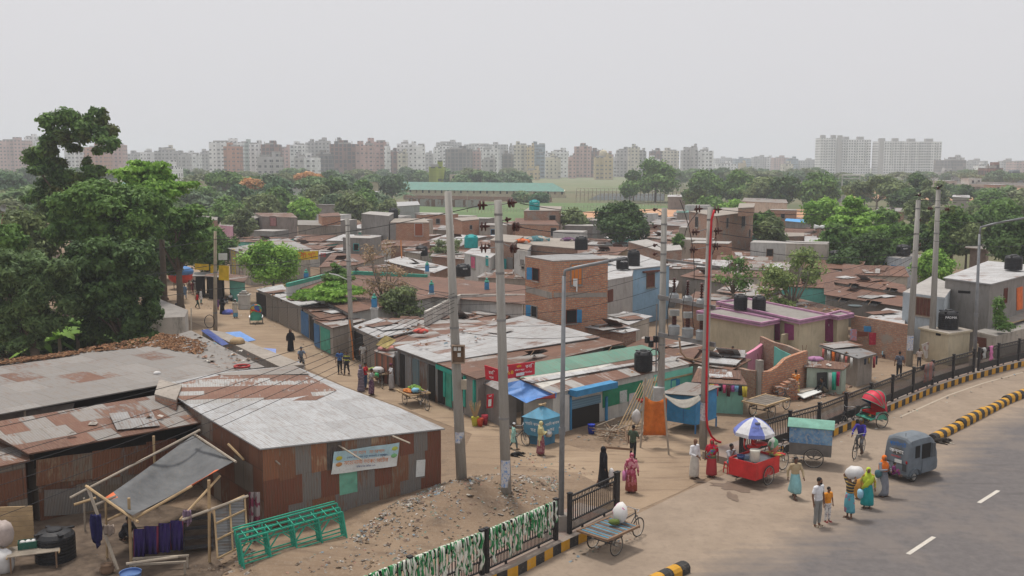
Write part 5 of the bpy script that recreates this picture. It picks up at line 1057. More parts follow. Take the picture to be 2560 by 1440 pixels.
for o in protos:
 for ch in list(o.children):bpy.data.objects.remove(ch)
 bpy.data.objects.remove(o)
def palm(label,px,py,h_,n,Y=None,fl=2.2,cat='palm',m=L_BRT,name='palm_tree',wide=.16,r0=.12):
 c=g(px,py);o=thing(name,label,cat,c);rg=random.Random(int(px));mb=MB();mb.tube([(0,0,-.05),(.05,0,h_*.5),(0,.05,h_)],[r0*1.3,r0,r0*.8],BARKP,7);mb.build('trunk',o)
 for i in range(n):
  a=2*PI*i/n+rg.uniform(-.2,.2);el=rg.uniform(.2,1.2);d=V((math.cos(a),math.sin(a),0));s_=V((-d.y,d.x,0));mb=MB();P0=V((0,0,h_));k=7;pts=[]
  for j in range(k+1):
   t_=j/k;q=P0+d*fl*(t_*math.cos(el)+.25*t_*t_)+V((0,0,fl*(math.sin(el)*t_-.75*t_*t_)));wd=wide*fl*math.sin(PI*min(1,.12+.88*t_))**.7*(1 if t_<1 else .05);pts.append((q-s_*wd-V((0,0,wd*.5)),q,q+s_*wd-V((0,0,wd*.5))))
  for j in range(k):
   A_,B_=pts[j],pts[j+1];g_=.82 if wide<.2 else 1
   mb.face([A_[0]*g_+A_[1]*(1-g_),A_[1],B_[1],B_[0]],m);mb.face([A_[1],A_[2]*g_+A_[1]*(1-g_),B_[2],B_[1]],m)
  lf=mb.build('frond',o,smooth=False);at_=lf.data.attributes.new('tint','FLOAT','FACE');at_.data.foreach_set('value',[rg.uniform(.3,.9)]*len(lf.data.polygons))
 return o
palm('banana plant with broad torn leaf hanging over the long grey roof',150,903,1.6,7,fl=2.6,m=L_BRT,name='banana_plant',cat='banana plant',wide=.16)
palm('banana plant in the shade under the dark trees',90,890,1.5,7,fl=2.4,m=L_MID,name='banana_plant',cat='banana plant',wide=.15);palm('banana plant clump between mango tree and glossy tree',195,885,1.9,8,fl=2.3,m=L_MID,name='banana_plant',cat='banana plant',wide=.14)
palm('yellowish palm among shrubs behind the long brown roofs',2155,712,1.6,12,fl=3.2,m=L_OLV,wide=.14)
for i,(x_,y_) in enumerate(((940,508),(1015,512),(1310,512),(965,500))):palm(['date palm left of the school gable','date palm in front of the tin fence','date palm in front of the long school roof','second date palm left of the school gable'][i],x_,y_,3.2,11,fl=3.2,m=L_BLU,wide=.12)
palm('dark palm at the far left edge behind the megaphone',8,660,5.5,11,fl=3.5,m=L_DARK,wide=.12)
def scatter(name,polys,n,size,mats,z,seed,zf=None,flat=.4,label=None):
 rg=random.Random(seed);mb=MB()
 for k in range(n):
  P,zz=rg.choice(polys);i=rg.randrange(1,len(P)-1);u_,v_=rg.random(),rg.random()
  if u_+v_>1:u_,v_=1-u_,1-v_
  q=P[0]+(P[i]-P[0])*u_+(P[i+1]-P[0])*v_;s_=size*rg.uniform(.4,1.5);h_=(zf(q.x,q.y) if zf else zz)+.01
  a=rg.uniform(0,6);m=rg.choice(mats);q=V((q.x,q.y,h_));ax,ay=V((math.cos(a),math.sin(a),rg.uniform(-flat,flat)))*s_,V((-math.sin(a),math.cos(a),rg.uniform(-flat,flat)))*s_*rg.uniform(.4,1)
  up_=V((0,0,s_*rg.uniform(.15,.8)))
  mb.face([q-ax-ay,q+ax-ay*.7,q+ax*.8+ay,q-ax*.9+ay*.8],m)
  mb.face([q-ax*.6-ay*.5,q+ax*.7-ay*.4,q+up_],m);mb.face([q+ax*.7-ay*.4,q+ax*.2+ay*.8,q+up_],m);mb.face([q+ax*.2+ay*.8,q-ax*.6-ay*.5,q+up_],m)
 o=mb.build(name);o['kind']='stuff';return o
LF=[paint((.24,.12,.06),.95,name='dead_leaf'),paint((.30,.17,.09),.95,name='dead_leaf_pale'),paint((.15,.08,.045),.95,name='dead_leaf_dark')]
scatter('fallen_leaves',[([g(x_,y_,3.1) for x_,y_ in q_],3.08) for q_ in([(-40,915),(120,893),(200,884),(190,876),(0,900)],[(190,882),(350,868),(440,850),(400,836),(200,872)],[(380,862),(440,870),(470,845),(400,832)],[(350,862),(500,885),(520,858),(440,835)])],2600,.085,LF,0,3)
TR_=[paint(c_,.8,name='litter_%d'%i) for i,c_ in enumerate([(.5,.47,.43),(.3,.27,.24),(.22,.17,.13),(.2,.26,.3),(.34,.2,.15),(.2,.25,.2),(.42,.38,.32),(.16,.12,.09)])]
def zg(x_,y_):return bump_z(x_,y_)
scatter('litter',[([g(x_,y_) for x_,y_ in q_],0) for q_ in([(700,1440),(1000,1300),(1230,1190),(1380,1230),(1200,1330),(900,1430)],[(880,1360),(1120,1240),(1240,1240),(1050,1350)],[(1240,1270),(1390,1190),(1400,1240),(1300,1330)],[(870,1350),(1090,1250),(1100,1235),(1110,1255),(900,1370)])],1500,.05,TR_,0,5,zf=zg)
scatter('litter',[([g(x_,y_) for x_,y_ in q_],.02) for q_ in([(900,900),(1180,1030),(1180,1050),(900,930)],[(700,860),(880,930),(900,900),(760,850)],[(1400,1110),(1560,1120),(1700,1060),(1640,1020),(1500,1080)],[(1850,1000),(2250,930),(2230,950),(1900,1070)],[(500,740),(700,800),(680,830),(480,760)],[(400,1330),(620,1310),(640,1440),(100,1440)],[(1280,1120),(1500,1180),(1400,1230),(1200,1200)])],1000,.045,TR_,0,6)
scatter('litter',[([g(x_,y_) for x_,y_ in q_],.02) for q_ in([(1400,1395),(1560,1345),(1600,1345),(1420,1410)],[(1900,1170),(2060,1110),(2080,1112),(1950,1180)],[(2080,1100),(2560,925),(2560,932),(2100,1110)])],110,.06,TR_,0,8)
scatter('roof_debris',[([g(x_,y_,z_) for x_,y_ in q_],z_+.02) for q_,z_ in(([(440,840),(500,830),(660,905),(560,925),(470,880)],3.07),([(1900,735),(2100,775),(2080,782),(1880,745)],2.15),([(985,868),(1480,840),(1310,790)],2.6),([(850,500),(860,500),(860,503)],3.1))],420,.10,TR_[:5]+LF,0,9)
scatter('roof_clutter',[([V((q_.x,q_.y,q_.z+.03)) for q_ in P_],sum(q_.z for q_ in P_)/len(P_)+.03) for n_,(f_,P_) in INFO.items() if bpy.data.objects[n_].get('category') in('shack','shop')],900,.13,TR_[:3]+LF+[BR_D,T_WHT],0,12)
scatter('rubble',[([g(x_,y_) for x_,y_ in q_],0) for q_ in([(760,1420),(1000,1320),(1240,1200),(1380,1240),(1180,1340),(900,1430)],[(1100,1240),(1240,1200),(1390,1200),(1300,1290)],[(880,1350),(1100,1245),(1110,1262),(900,1372)],[(380,1440),(640,1380),(640,1440)])],420,.085,[paint((.26,.19,.13),.95,name='clod'),paint((.17,.12,.09),.95,name='clod_dark'),P_CONC],0,15,zf=zg)
scatter('brick_rubble',[([g(x_,y_) for x_,y_ in q_],.03) for q_ in([(1990,985),(2130,965),(2110,985),(2000,1005)],[(1930,975),(1990,965),(1985,1000),(1940,1005)])],330,.11,[BR_D,BR_O,P_CONC],0,10)
# ================================================================ the far city
def facade(name,col,bay=3.3,fl=3.1,win=(.07,.075,.085),wf=.36,hf=.42,empty=.25):
 if name in MATS:return MATS[name]
 t=NT(name,.9);s=t.N('ShaderNodeSeparateXYZ',{0:t.co('UV')});u,v=t.math('DIVIDE',s.outputs[0],bay),t.math('DIVIDE',s.outputs[1],fl);rnd=t.N('ShaderNodeObjectInfo').outputs['Random']
 cell=t.N('ShaderNodeCombineXYZ',{0:t.math('FLOOR',u),1:t.math('FLOOR',v),2:t.math('MULTIPLY',rnd,50)}).outputs[0]
 wn=t.N('ShaderNodeTexWhiteNoise',{0:cell},noise_dimensions='3D').outputs[0];colr=t.N('ShaderNodeTexWhiteNoise',{0:t.N('ShaderNodeCombineXYZ',{0:t.math('FLOOR',u),1:t.math('MULTIPLY',rnd,9)}).outputs[0]},noise_dimensions='3D').outputs[0]
 fu,fv=t.math('FRACT',u),t.math('FRACT',v)
 a=t.math('LESS_THAN',t.math('ABSOLUTE',t.math('SUBTRACT',fu,.5)),t.math('ADD',wf/2,t.math('MULTIPLY',colr,.14)));b=t.math('LESS_THAN',t.math('ABSOLUTE',t.math('SUBTRACT',fv,.55)),hf/2)
 w_=t.math('MULTIPLY',t.math('MULTIPLY',a,b),t.math('GREATER_THAN',wn,empty*.5));n=t.noise(t.geo(),.12,4)
 c=t.mix(t.ramp(n,.3,.7),scale3(col,.82),scale3(col,1.08));c=t.mix(t.math('MULTIPLY',t.math('GREATER_THAN',colr,.72),.35),c,scale3(col,.45));c=t.mix(t.math('MULTIPLY',t.math('LESS_THAN',fv,.1),.35),c,scale3(col,.5));c=t.mix(t.math('MULTIPLY',w_,.85),c,win)
 return t.out(c)
FC={'w':facade('facade_white',(.86,.85,.84)),'c':facade('facade_cream',(.66,.61,.50)),'p':facade('facade_pink',(.55,.36,.32)),'b':facade('facade_brown',(.30,.17,.14),wf=.6,hf=.7),'g':facade('facade_grey',(.50,.48,.47)),'k':facade('facade_dark',(.25,.21,.19),wf=.6,hf=.7),'y':facade('facade_yellow',(.62,.50,.30)),'u':facade('facade_bluegrey',(.30,.36,.42),wf=.7),'l':facade('facade_lime',(.36,.42,.08)),'m':facade('facade_mint',(.52,.58,.54)),'o':facade('facade_orange',(.50,.24,.15))}
NMC={'w':'white','c':'cream','p':'pinkish','b':'brown unfinished','g':'grey','k':'dark grey unfinished','y':'yellow','u':'blue grey','l':'lime green','m':'pale mint','o':'orange brick'}
CITY=[(-10,58,351,900,'p','apartment block at the far left edge of the skyline'),(60,86,343,930,'w','tower with a pointed roof room left of the very tall tree'),(84,110,352,880,'w','block just left of the very tall tree'),(160,214,372,820,'w','block seen through the tall tree branches'),(208,262,368,800,'o','block behind the right side of the tall tree crown'),(262,305,362,830,'p','block showing right of the tall tree'),(318,352,384,950,'g','low block right of the tall tree'),(350,384,380,900,'w','low long block left of the cream apartments'),(385,440,377,880,'g','stepped apartment block on the left skyline'),(408,428,371,884,'c','narrow raised part of the left stepped apartments'),(440,468,385,860,'g','small block right of the stepped apartments'),(466,496,385,900,'w','little far block left of the big white corner tower'),(500,524,380,950,'g','hazy block beside the big white corner tower'),(522,600,355,800,'w','corner tower with stepped top that starts the central skyline'),(558,598,366,770,'o','shorter block in front of the white corner tower'),(598,625,357,820,'m','tower right of the white corner tower'),(622,652,360,800,'w','tower left of the brown frame building'),(652,697,361,780,'b','frame building with rods on its roof'),(642,700,392,560,'g','nearer apartment house standing among the trees'),(700,724,370,900,'p','block right of the brown frame building'),(724,764,362,860,'w','square block with scattered windows left of the twin grey towers'),(735,760,391,700,'g','low terraced house before the white square block'),(760,794,394,640,'w','low house with open bays in the tree line'),(763,790,356,900,'g','first of twin towers in the left centre'),(788,822,352,880,'g','second of twin towers in the left centre'),(790,830,385,760,'k','low frame structure beneath the twin towers'),(824,890,360,780,'b','huge open frame block in the left centre skyline'),(835,856,353,800,'k','roof level frame over the huge open block'),(889,932,362,770,'p','brick block joined to the huge open frame'),(915,962,354,800,'p','tall brick block with roof columns'),(961,972,365,760,'w','thin white stair tower beside the brick block'),(970,994,379,800,'b','narrow brick block right of the thin stair tower'),(992,1030,359,820,'w','tall many windowed block left of centre'),(1026,1060,363,800,'w','wide many windowed block left of centre'),(993,1016,382,740,'c','balcony house before the many windowed block'),(1060,1084,384,1000,'g','hazy low block in the gap left of centre'),(1083,1103,370,980,'w','slim block left of the dark frame block'),(1100,1130,365,900,'w','stepped block left of the dark frame block'),(1090,1152,356,1150,'g','long hazy roofline block behind the stepped white block'),(1113,1180,373,860,'k','long frame block in the centre skyline'),(1160,1270,361,1150,'g','very long hazy block behind the centre'),(1180,1202,378,880,'p','block right of the long dark frame'),(1186,1212,366,920,'w','tower with stair head in the centre skyline'),(1203,1248,374,860,'w','twin fronted block in the centre skyline'),(1205,1240,398,700,'g','low row of houses below the central white blocks'),(1255,1284,386,800,'k','open concrete frame in the centre skyline'),(1272,1290,366,1000,'g','hazy tower behind the cream tower'),(1285,1318,362,860,'c','tall tower with yellow sheen at the centre'),(1317,1336,366,850,'y','pale side tower joined to the tall cream tower'),(1331,1363,361,1000,'u','glass fronted tower right of the cream tower'),(1340,1362,383,850,'u','lower glass block below the blue grey tower'),(1362,1378,385,950,'w','narrow white block right of the glass tower'),(1378,1422,378,900,'w','square white block with even windows right of centre'),(1365,1402,393,820,'c','low cream houses before the square white block'),(1422,1440,392,850,'p','narrow block left of the pinkish tower'),(1437,1480,366,900,'p','broad tower right of centre with roof room'),(1478,1512,378,900,'b','ribbed block joined to the broad pinkish tower'),(1487,1533,393,780,'y','domed building with round roof lantern'),(1510,1534,386,950,'p','stepped hazy block behind the yellow building'),(1532,1552,392,940,'w','small hazy block right of the yellow building'),(1543,1575,375,930,'g','side wing of the tall stair tower block'),(1573,1600,368,900,'c','tower with red strip above the smoke'),(1598,1616,378,910,'g','right wing of the tower above the smoke'),(1616,1650,398,800,'w','block directly above the smoke'),(1626,1656,378,980,'b','hazy brown block above the smoke'),(1654,1698,377,980,'c','block behind the big rounded tree'),(1706,1745,376,880,'g','left half of the wide grey apartments'),(1728,1744,368,876,'g','stair tower in the middle of the wide grey apartments'),(1742,1784,377,880,'w','right half of the wide grey apartments'),(1790,1840,396,1500,'g','faint far block beyond the wide apartments'),(1838,1884,397,1450,'u','faint blue far block in the hazy gap'),(1884,1916,393,1400,'g','faint ribbed block in the hazy gap'),(1914,1934,394,1420,'w','faint pale block in the hazy gap'),(1934,1972,394,1380,'p','faint pinkish row in the hazy gap'),(1970,1996,397,1300,'u','faint blue topped block before the big towers'),(1958,1984,410,1000,'c','small pale house left of the big towers'),(2000,2052,401,1300,'g','faint long block left of the big towers'),(1795,1842,410,1050,'w','long low white building in the hazy gap'),(1850,1866,408,1100,'y','small faint yellow block in the hazy gap'),(2353,2416,400,1050,'k','long unfinished block right of the big towers'),(2383,2412,394,1100,'g','raised part behind the long unfinished block'),(2414,2470,402,1300,'g','faint blocks right of the towers'),(2445,2464,414,900,'w','tiny white house on the right skyline'),(2468,2508,420,520,'b','nearer brick ruin on the right skyline'),(2505,2540,402,1250,'g','faint block above the flyover'),(2538,2600,404,1200,'p','faint block at the right picture edge'),(1072,1110,417,480,'l','small house shining among the trees before the skyline'),(400,438,419,420,'w','small flat roofed house above the layered almond tree'),(1318,1350,425,760,'y','low pale house at the edge of the far field'),(2345,2400,432,620,'g','low house behind the dark tufted tree'),(2508,2560,440,520,'u','low green roofed depot on the right')]
rr=random.Random(5)
for x0,x1,yt,d_,ck,lab in CITY:
 d_=d_*1.0;a_,b_=at(x0,yt,d_),at(x1,yt,d_);w_=b_.x-a_.x;zt_=a_.z;dep=max(10,w_*rr.uniform(.5,.8));m=FC[ck]
 o=thing('apartment_building',NMC[ck]+' '+lab,'building',((a_.x+b_.x)/2,d_,0));mb=MB();hw=w_/2
 sk=.16*dep*(-1 if a_.x>0 else 1)
 body=[(-hw,0),(hw,0),(hw+sk*.0,dep),(-hw,dep)];mb.prism(body,0,zt_,m,P_LGR)
 for i in range(max(1,int(w_/14))):
  c_=-hw+w_*(i+.5)/max(1,int(w_/14));mb.prism([(c_-1.7,-1.2),(c_+1.7,-1.2),(c_+1.7,0),(c_-1.7,0)],0,zt_-1.5,m)
 mb.build('wall',o);mb=MB();xx=rr.uniform(-.3,.3)*w_;mb.box((xx,dep*.4,zt_+1.5),(min(6,w_*.3),5,3),m);mb.build('stair_head',o)
 mb=MB();mb.box((-xx*.8+.5,dep*.3,zt_+.6),(w_*.45,4,1.2),P_LGR);mb.build('parapet',o)
 if ck in 'bk':
  for j in range(3):mb=MB();x_=-hw+w_*(j+.5)/3;mb.box((x_,2,zt_+1.1),(.5,.5,2.2),P_CONC);mb.build('column',o)
 if ck=='y' and 'domed' in lab:mb=MB();mb.lathe([(3.4,zt_),(3.4,zt_+3),(2.8,zt_+4.6),(1.2,zt_+5.6),(.1,zt_+6)],(0,6,0),P_CRM,14);mb.build('dome',o)
def big_tower(label,x0,x1,yt,d_,core=None,yaw=0.0):
 a_,b_=at(x0,yt,d_),at(x1,yt,d_);w_=b_.x-a_.x;zt_=a_.z;o=thing('apartment_tower',label,'apartment tower',((a_.x+b_.x)/2,d_,0),rz=yaw);FT=facade('facade_tower',(.84,.82,.79),3.0,3.1,win=(.02,.02,.025),wf=.46,hf=.5,empty=.0)
 mb=MB();mb.prism([(-w_/2,0),(w_/2,0),(w_/2,20),(-w_/2,20)],0,zt_,FT,P_LGR);mb.build('wall',o);nf=int(zt_/3.1);k=0
 for cx in[(-.5+(i+.5)/max(2,int(w_/9)))*w_ for i in range(max(2,int(w_/9)))]:
  for f_ in range(4,nf):
   if k>=96:break
   mb=MB();mb.box((cx,-.6,f_*3.1+.55),(2.6,1.2,1.1),P_WHT);mb.build('balcony',o);k+=1
 if core:mb=MB();mb.box((core*w_,-1.2,(zt_+3)/2),(5,4,zt_+3),plaster((.5,.47,.44),.2));mb.build('stair_tower',o)
 for q in(-.3,.2):mb=MB();mb.box((q*w_,8,zt_+1.8),(w_*.2,6,3.6),P_LGR);mb.build('stair_head',o)
big_tower('left part of the tallest pale tower pair with a smooth stair shaft',2052,2104,345,1180,.4);big_tower('right part of the first tall pale tower with stacked white balconies',2104,2178,349,1190)
big_tower('third tall pale tower, left half of the second tower pair',2197,2264,353,1180,-.42);big_tower('fourth tall pale tower at the right of the row',2266,2355,354,1185)
o=thing('flyover','long grey concrete flyover crossing behind the trees on the right','flyover',at(2500,470,420),world=True);o.location.z=0
mb=MB();A_,B_=at(2290,462,470),at(2700,470,380);A_.z=B_.z=3.4;mb.bar(A_,B_,9,1.0,P_CONC);mb.build('deck',o)
mb=MB();mb.bar(A_+V((0,-4.5,1.0)),B_+V((0,-4.5,1.0)),.3,1.0,P_LGR);mb.build('parapet',o)
for i in range(8):mb=MB();q=A_*(1-i/7)+B_*(i/7);mb.box((q.x,q.y,1.5),(1.5,1.5,3),P_CONC);mb.build('pier',o)
o=thing('goalpost','white steel frame standing below the big pale towers','frame',at(2127,455,330),world=True);o.location.z=0
a_,b_=at(2106,438,330),at(2150,438,330);mb=MB()
for q in(a_,b_):mb.tube([(q.x,q.y,0),(q.x,q.y,q.z)],.22,P_WHT,5)
mb.tube([a_,b_],.25,P_WHT,5);mb.tube([a_-V((0,0,1.1)),b_-V((0,0,1.1))],.15,P_WHT,5);mb.build('frame',o)
o=thing('bamboo_trellis','long bamboo trellis standing in the shallow pond','trellis',g(1560,500),world=True);mb=MB()
for i in range(30):
 for j in range(2):q=g(1440+10*i,506-12*j);mb.tube([q,q+V((.2,0,3.4))],.09,BAMG,4,False)
for j in range(2):
 for z_ in(3.4,2.4):mb.tube([g(1440+10*i,506-12*j)+V((0,0,z_)) for i in range(30)],.07,BAMG,4,False)
mb.build('frame',o)
o=thing('bamboo_trellis','thin bamboo stick fence along the crop field','trellis',g(1450,530),world=True);mb=MB()
for i in range(60):q=g(1180+8*i,534-.25*i);mb.tube([q,q+V((.1*math.sin(i*3),0,1.3))],.05,BAMG,3,False)
mb.tube([g(1180+8*i,534-.25*i)+V((0,0,.9)) for i in range(60)],.03,BAMG,3,False);mb.build('sticks',o)
sm=bpy.data.materials.new('smoke_volume');sm.use_nodes=True;st_=sm.node_tree
for n in list(st_.nodes):
 if n.type=='BSDF_PRINCIPLED':st_.nodes.remove(n)
pv=st_.nodes.new('ShaderNodeVolumePrincipled');pv.inputs['Color'].default_value=(.85,.88,.95,1);nz=st_.nodes.new('ShaderNodeTexNoise');nz.inputs['Scale'].default_value=.22;nz.inputs['Detail'].default_value=3;tc=st_.nodes.new('ShaderNodeTexCoord');st_.links.new(tc.outputs['Object'],nz.inputs['Vector'])
mr=st_.nodes.new('ShaderNodeMapRange');mr.inputs[1].default_value=.42;mr.inputs[2].default_value=.7;mr.inputs[4].default_value=.16;st_.links.new(nz.outputs[0],mr.inputs[0]);st_.links.new(mr.outputs[0],pv.inputs['Density']);st_.links.new(pv.outputs[0],[n for n in st_.nodes if n.type=='OUTPUT_MATERIAL'][0].inputs['Volume'])
mb=MB();c=at(1625,452,345);mb.loft([[V((c.x+dx+r_*math.cos(a),345+r_*math.sin(a),z_)) for a in[2*PI*j/10 for j in range(10)]] for z_,r_,dx in((5,.6,0),(7,2,.5),(9,3.2,1),(11,3.6,1.5),(13,2.5,2),(14,.6,2.2))],sm);s_=mb.build('smoke',loc=(c.x,345,5));s_['kind']='stuff'
o=thing('climbing_vine','green climbing plant on the corner of the grey two storey house','vine',g(2495,860));v_=at(2497,755,g(2478,900).y-.2);o.location=(v_.x,v_.y,0);leaves([(0,0,3.5,.35,.65),(.1,0,2.7,.4,.5),(.35,-.2,2.3,.6,.3)],1500,.09,L_MID,'foliage',o,77)
# ================================================================ railings on the kerbs
def kp(line,px):
 pts=resample(line,.05);return min(pts,key=lambda q:abs(px_of(q)[0]-px))
IRON=paint((.022,.022,.024),.5,dirt=.2,name='railing_black')
def railing(name,label,line,pxs,h=1.32,lowh=.42,solid=False):
 P=[kp(line,x_) for x_ in pxs];
 for p_ in P:p_.z=KH-.02
 o=thing(name,label,'railing',P[0],world=True);up_=V((0,0,1))
 for p_ in P:mb=MB();mb.box(p_+up_*(h+.06)/2,(.13,.13,h+.06),IRON,.75);mb.box(p_+up_*(h+.09),(.16,.16,.04),IRON,.75);mb.build('post',o)
 for a_,b_ in zip(P,P[1:]):
  d=b_-a_;L_=d.length
  if L_<.4:continue
  d.normalize();mb=MB();a2,b2=a_+d*.08,b_-d*.08;L2=(b2-a2).length
  for z_ in(.10,lowh,h-.22,h-.03):mb.bar(a2+up_*z_,b2+up_*z_,.05,.045 if z_<h-.1 else .06,IRON)
  n=int(L2/.125)
  for i in range(1,n):q=a2+d*(L2*i/n);mb.bar(q+up_*lowh,q+up_*(h-.22),.028,.028,IRON,d)
  if solid:mb.bar(a2+up_*(.10+lowh)/2,b2+up_*(.10+lowh)/2,.012,lowh-.1,IRON)
  else:
   n2=int(L2/.07)
   for i in range(1,n2):q=a2+d*(L2*i/n2);mb.bar(q+up_*.1,q+up_*lowh,.02,.02,IRON,d)
  nr=int(L2/.2);nrm=d.cross(up_)
  for i in range(nr):
   c_=a2+d*(L2*(i+.5)/nr)+up_*(h-.125);mb.tube([c_+(d*math.cos(a)+up_*math.sin(a))*.075 for a in[2*PI*k/9 for k in range(10)]],.014,IRON,4,False)
  mb.build('railing_panel',o)
  for f in(.25,.75):q=a2+d*L2*f;fb=MB();fb.box(q+up_*.05,(.06,.06,.12),IRON,.75);fb.build('foot',o)
 return o,P
LO=offset(resample(KL,.3),.34);RO=offset(resample(KR,.3),.32)
RA,PA=railing('street_railing','black iron railing hung with drying green and white cloth strips',LO,[640,838,1026,1205,1216,1388],lowh=.42)
RB,PB=railing('street_railing','short black iron railing section behind the loaded flatbed van',LO,[1424,1540,1562])
RC_,PC=railing('street_railing','long black iron railing curving away along the striped kerb',RO,[1852,1973,2046,2112,2175,2229,2281,2329,2381,2433],solid=True)
RD,PD=railing('street_railing','black iron railing beyond the right lamp post',RO,[2445,2493,2545,2610,2680],solid=True)
GW=[]
for i,cols in enumerate((((.03,.20,.07),(.62,.62,.55),(.03,.18,.06)),((.60,.60,.54),(.03,.2,.07),(.55,.55,.5)))):
 t=NT('cloth_strip_%d'%i,.9);s_=t.N('ShaderNodeSeparateXYZ',{0:t.geo()});n=t.noise(t.N('ShaderNodeMapping',{'Vector':t.geo(),'Scale':(13,13,1.1)}).outputs[0],1,2)
 t.out(t.mix(t.ramp(n,.46,.52),cols[0],cols[1]));GW.append(t.m)
rr=random.Random(8)
def strip(c,d,n_,w_,l_,m,label,group,name='cloth_strip',drop2=None):
 mb=MB();k=7;th=.012;pts=[]
 for j in range(-2,k+1):
  z_=-max(0,j)/k*l_;off=.07+.03*math.sin(j*1.7+c.x*7) if j>=0 else(-.02 if j==-1 else-.09);zz=.05 if j in(-1,0) else(z_ if j>0 else-.25)
  if j==0:off=.05
  ww=w_*(1+.25*math.sin(j*2.1+c.x*11))/2;tw=.04*math.sin(j*1.3+c.x*5);q=c+n_*off+V((0,0,zz))+d*tw;pts.append((q-d*ww,q+n_*.03,q+d*ww))
 for a_,b_ in zip(pts,pts[1:]):
  mb.face([a_[0],a_[1],b_[1],b_[0]],m);mb.face([a_[1],a_[2],b_[2],b_[1]],m)
 o=mb.build(name,smooth=True,loc=c);s=o.modifiers.new('thickness','SOLIDIFY');s.thickness=.02;return tag(o,label,'cloth',group)
for(i0,i1,n0) in((0,1,13),(1,2,16),(2,3,17),(4,5,19)):
 a_,b_=PA[i0],PA[i1];d=(b_-a_).normalized();nn_=V((d.y,-d.x,0))
 for k in range(n0):
  u_=(k+.6+rr.uniform(-.2,.2))/(n0+.2);c=a_+(b_-a_)*u_+V((0,0,1.30));strip(c,d,nn_,rr.uniform(.08,.15),rr.uniform(.5,1.15),GW[rr.random()<.45],'green and white cloth strip drying over the black railing','green and white cloth strips on the railing')
a_,b_=PA[1],PA[2];d=(b_-a_).normalized();strip(a_+(b_-a_)*.03+V((0,0,1.3)),d,V((d.y,-d.x,0)),.5,.5,paint((.55,.5,.66),.9,name='cloth_lilac'),'pale lilac cloth over the railing at the bottom edge',None,'hanging_cloth')
def cloth_on(P_,i,u_,w_,l_,m,label):
 a_,b_=P_[i],P_[i+1];d=(b_-a_).normalized();strip(a_+(b_-a_)*u_+V((0,0,1.30)),d,V((d.y,-d.x,0)),w_,l_,m,label,None,'hanging_cloth')
t=NT('plaid_red',.9);bt=t.N('ShaderNodeTexBrick',{'Vector':t.co('Object'),'Color1':(.26,.08,.06,1),'Color2':(.17,.09,.08,1),'Mortar':(.10,.12,.12,1),'Scale':1,'Mortar Size':.03,'Brick Width':.22,'Row Height':.2});t.out(bt.outputs[0])
cloth_on(PC,6,.72,1.35,.95,MATS['plaid_red'],'red and grey plaid blanket hung over the long railing');cloth_on(PD,0,.2,.35,.6,paint((.35,.36,.35),.9,name='cloth_grey'),'grey cloth hung on the railing beside the right lamp post');cloth_on(PD,0,.55,.4,.8,paint((.55,.17,.36),.9,name='cloth_pink'),'pink cloth hung on the railing beside the right lamp post')
# ================================================================ poles
def concrete_mat():
 t=NT('pole_concrete',.9);p=t.geo();mp=t.N('ShaderNodeMapping',{'Vector':p,'Scale':(5,5,.5)}).outputs[0];n=t.noise(mp,1,5,.6);n2=t.noise(p,22,3)
 return t.out(t.mix(t.math('MULTIPLY',n2,.4),t.mix(t.ramp(n,.3,.7),(.28,.27,.245),(.42,.41,.38)),(.2,.18,.16)),n2,.005,.3)
PCM=concrete_mat();STEEL=paint((.22,.23,.24),.45,.3,dirt=.1,name='lamp_steel');GALV=paint((.25,.25,.25),.6,.4,name='arm_steel');PORC=paint((.07,.022,.018),.3,dirt=.05,name='porcelain_brown');WIRE=plain('wire_black',(.025,.025,.028),.6)
def pole(name,label,base,topy,r0,r1,m=PCM,cat='utility pole',bands=(),topx=None,sq=False):
 b_=g(*base);t_=at(topx or base[0],topy,b_.y);o=thing(name,label,cat,b_,world=True);bt=V((b_.x,b_.y,bump_z(b_.x,b_.y)-.2 if b_.x>-16 else-.2));mb=MB()
 mb.tube([bt,(bt+t_)/2,t_],[r0,(r0+r1)/2,r1],m,18 if not sq else 4);mb.build('shaft',o,smooth=not sq)
 for f in bands:q=b_+(t_-b_)*f;rr_=r0+(r1-r0)*f;mb=MB();mb.tube([q-V((0,0,.04)),q+V((0,0,.04))],rr_+.012,GALV,14);mb.build('clamp_band',o)
 return o,b_,t_
def disc_pair(o,c,ax,r=.16,n=2,rod=None):
 ax=V(ax).normalized();x=ax.cross(V((0,0,1))).normalized();y=ax.cross(x);mb=MB();rings=[]
 for t_,q in[(-.16,.03),(-.13,.05)]+[p_ for k in range(n) for p_ in((-.12+k*.13,.05),(-.10+k*.13,r),(-.06+k*.13,r*.97),(-.05+k*.13,.05))]+[(-.12+n*.13,.04),(-.10+n*.13+.05,.02)]:
  rings.append([c+ax*t_+(x*math.cos(a)+y*math.sin(a))*q for a in[2*PI*j/14 for j in range(14)]])
 mb.loft(rings,PORC)
 if rod is not None:mb.tube([c,rod],.02,GALV,5)
 mb.build('insulator',o)
def poster_on(label,px0,y0,px1,y1,P0,r,m):
 """bill wrapped on a pole"""
 c_=P0;zt_,zb=at(px0,y0,c_.y).z,at(px0,y1,c_.y).z;a0=math.atan2(-c_.y,-c_.x);mb=MB()
 for i in range(6):
  f=lambda k:V((c_.x+math.cos(a0+(k/6-.5)*2.0)*r,c_.y+math.sin(a0+(k/6-.5)*2.0)*r,0))
  A_,B_=f(i),f(i+1);mb.face([A_+V((0,0,zb)),B_+V((0,0,zb)),B_+V((0,0,zt_)),A_+V((0,0,zt_))],m)
 tag(mb.build('paper_bill',loc=V((c_.x,c_.y,zb))),label,'poster')
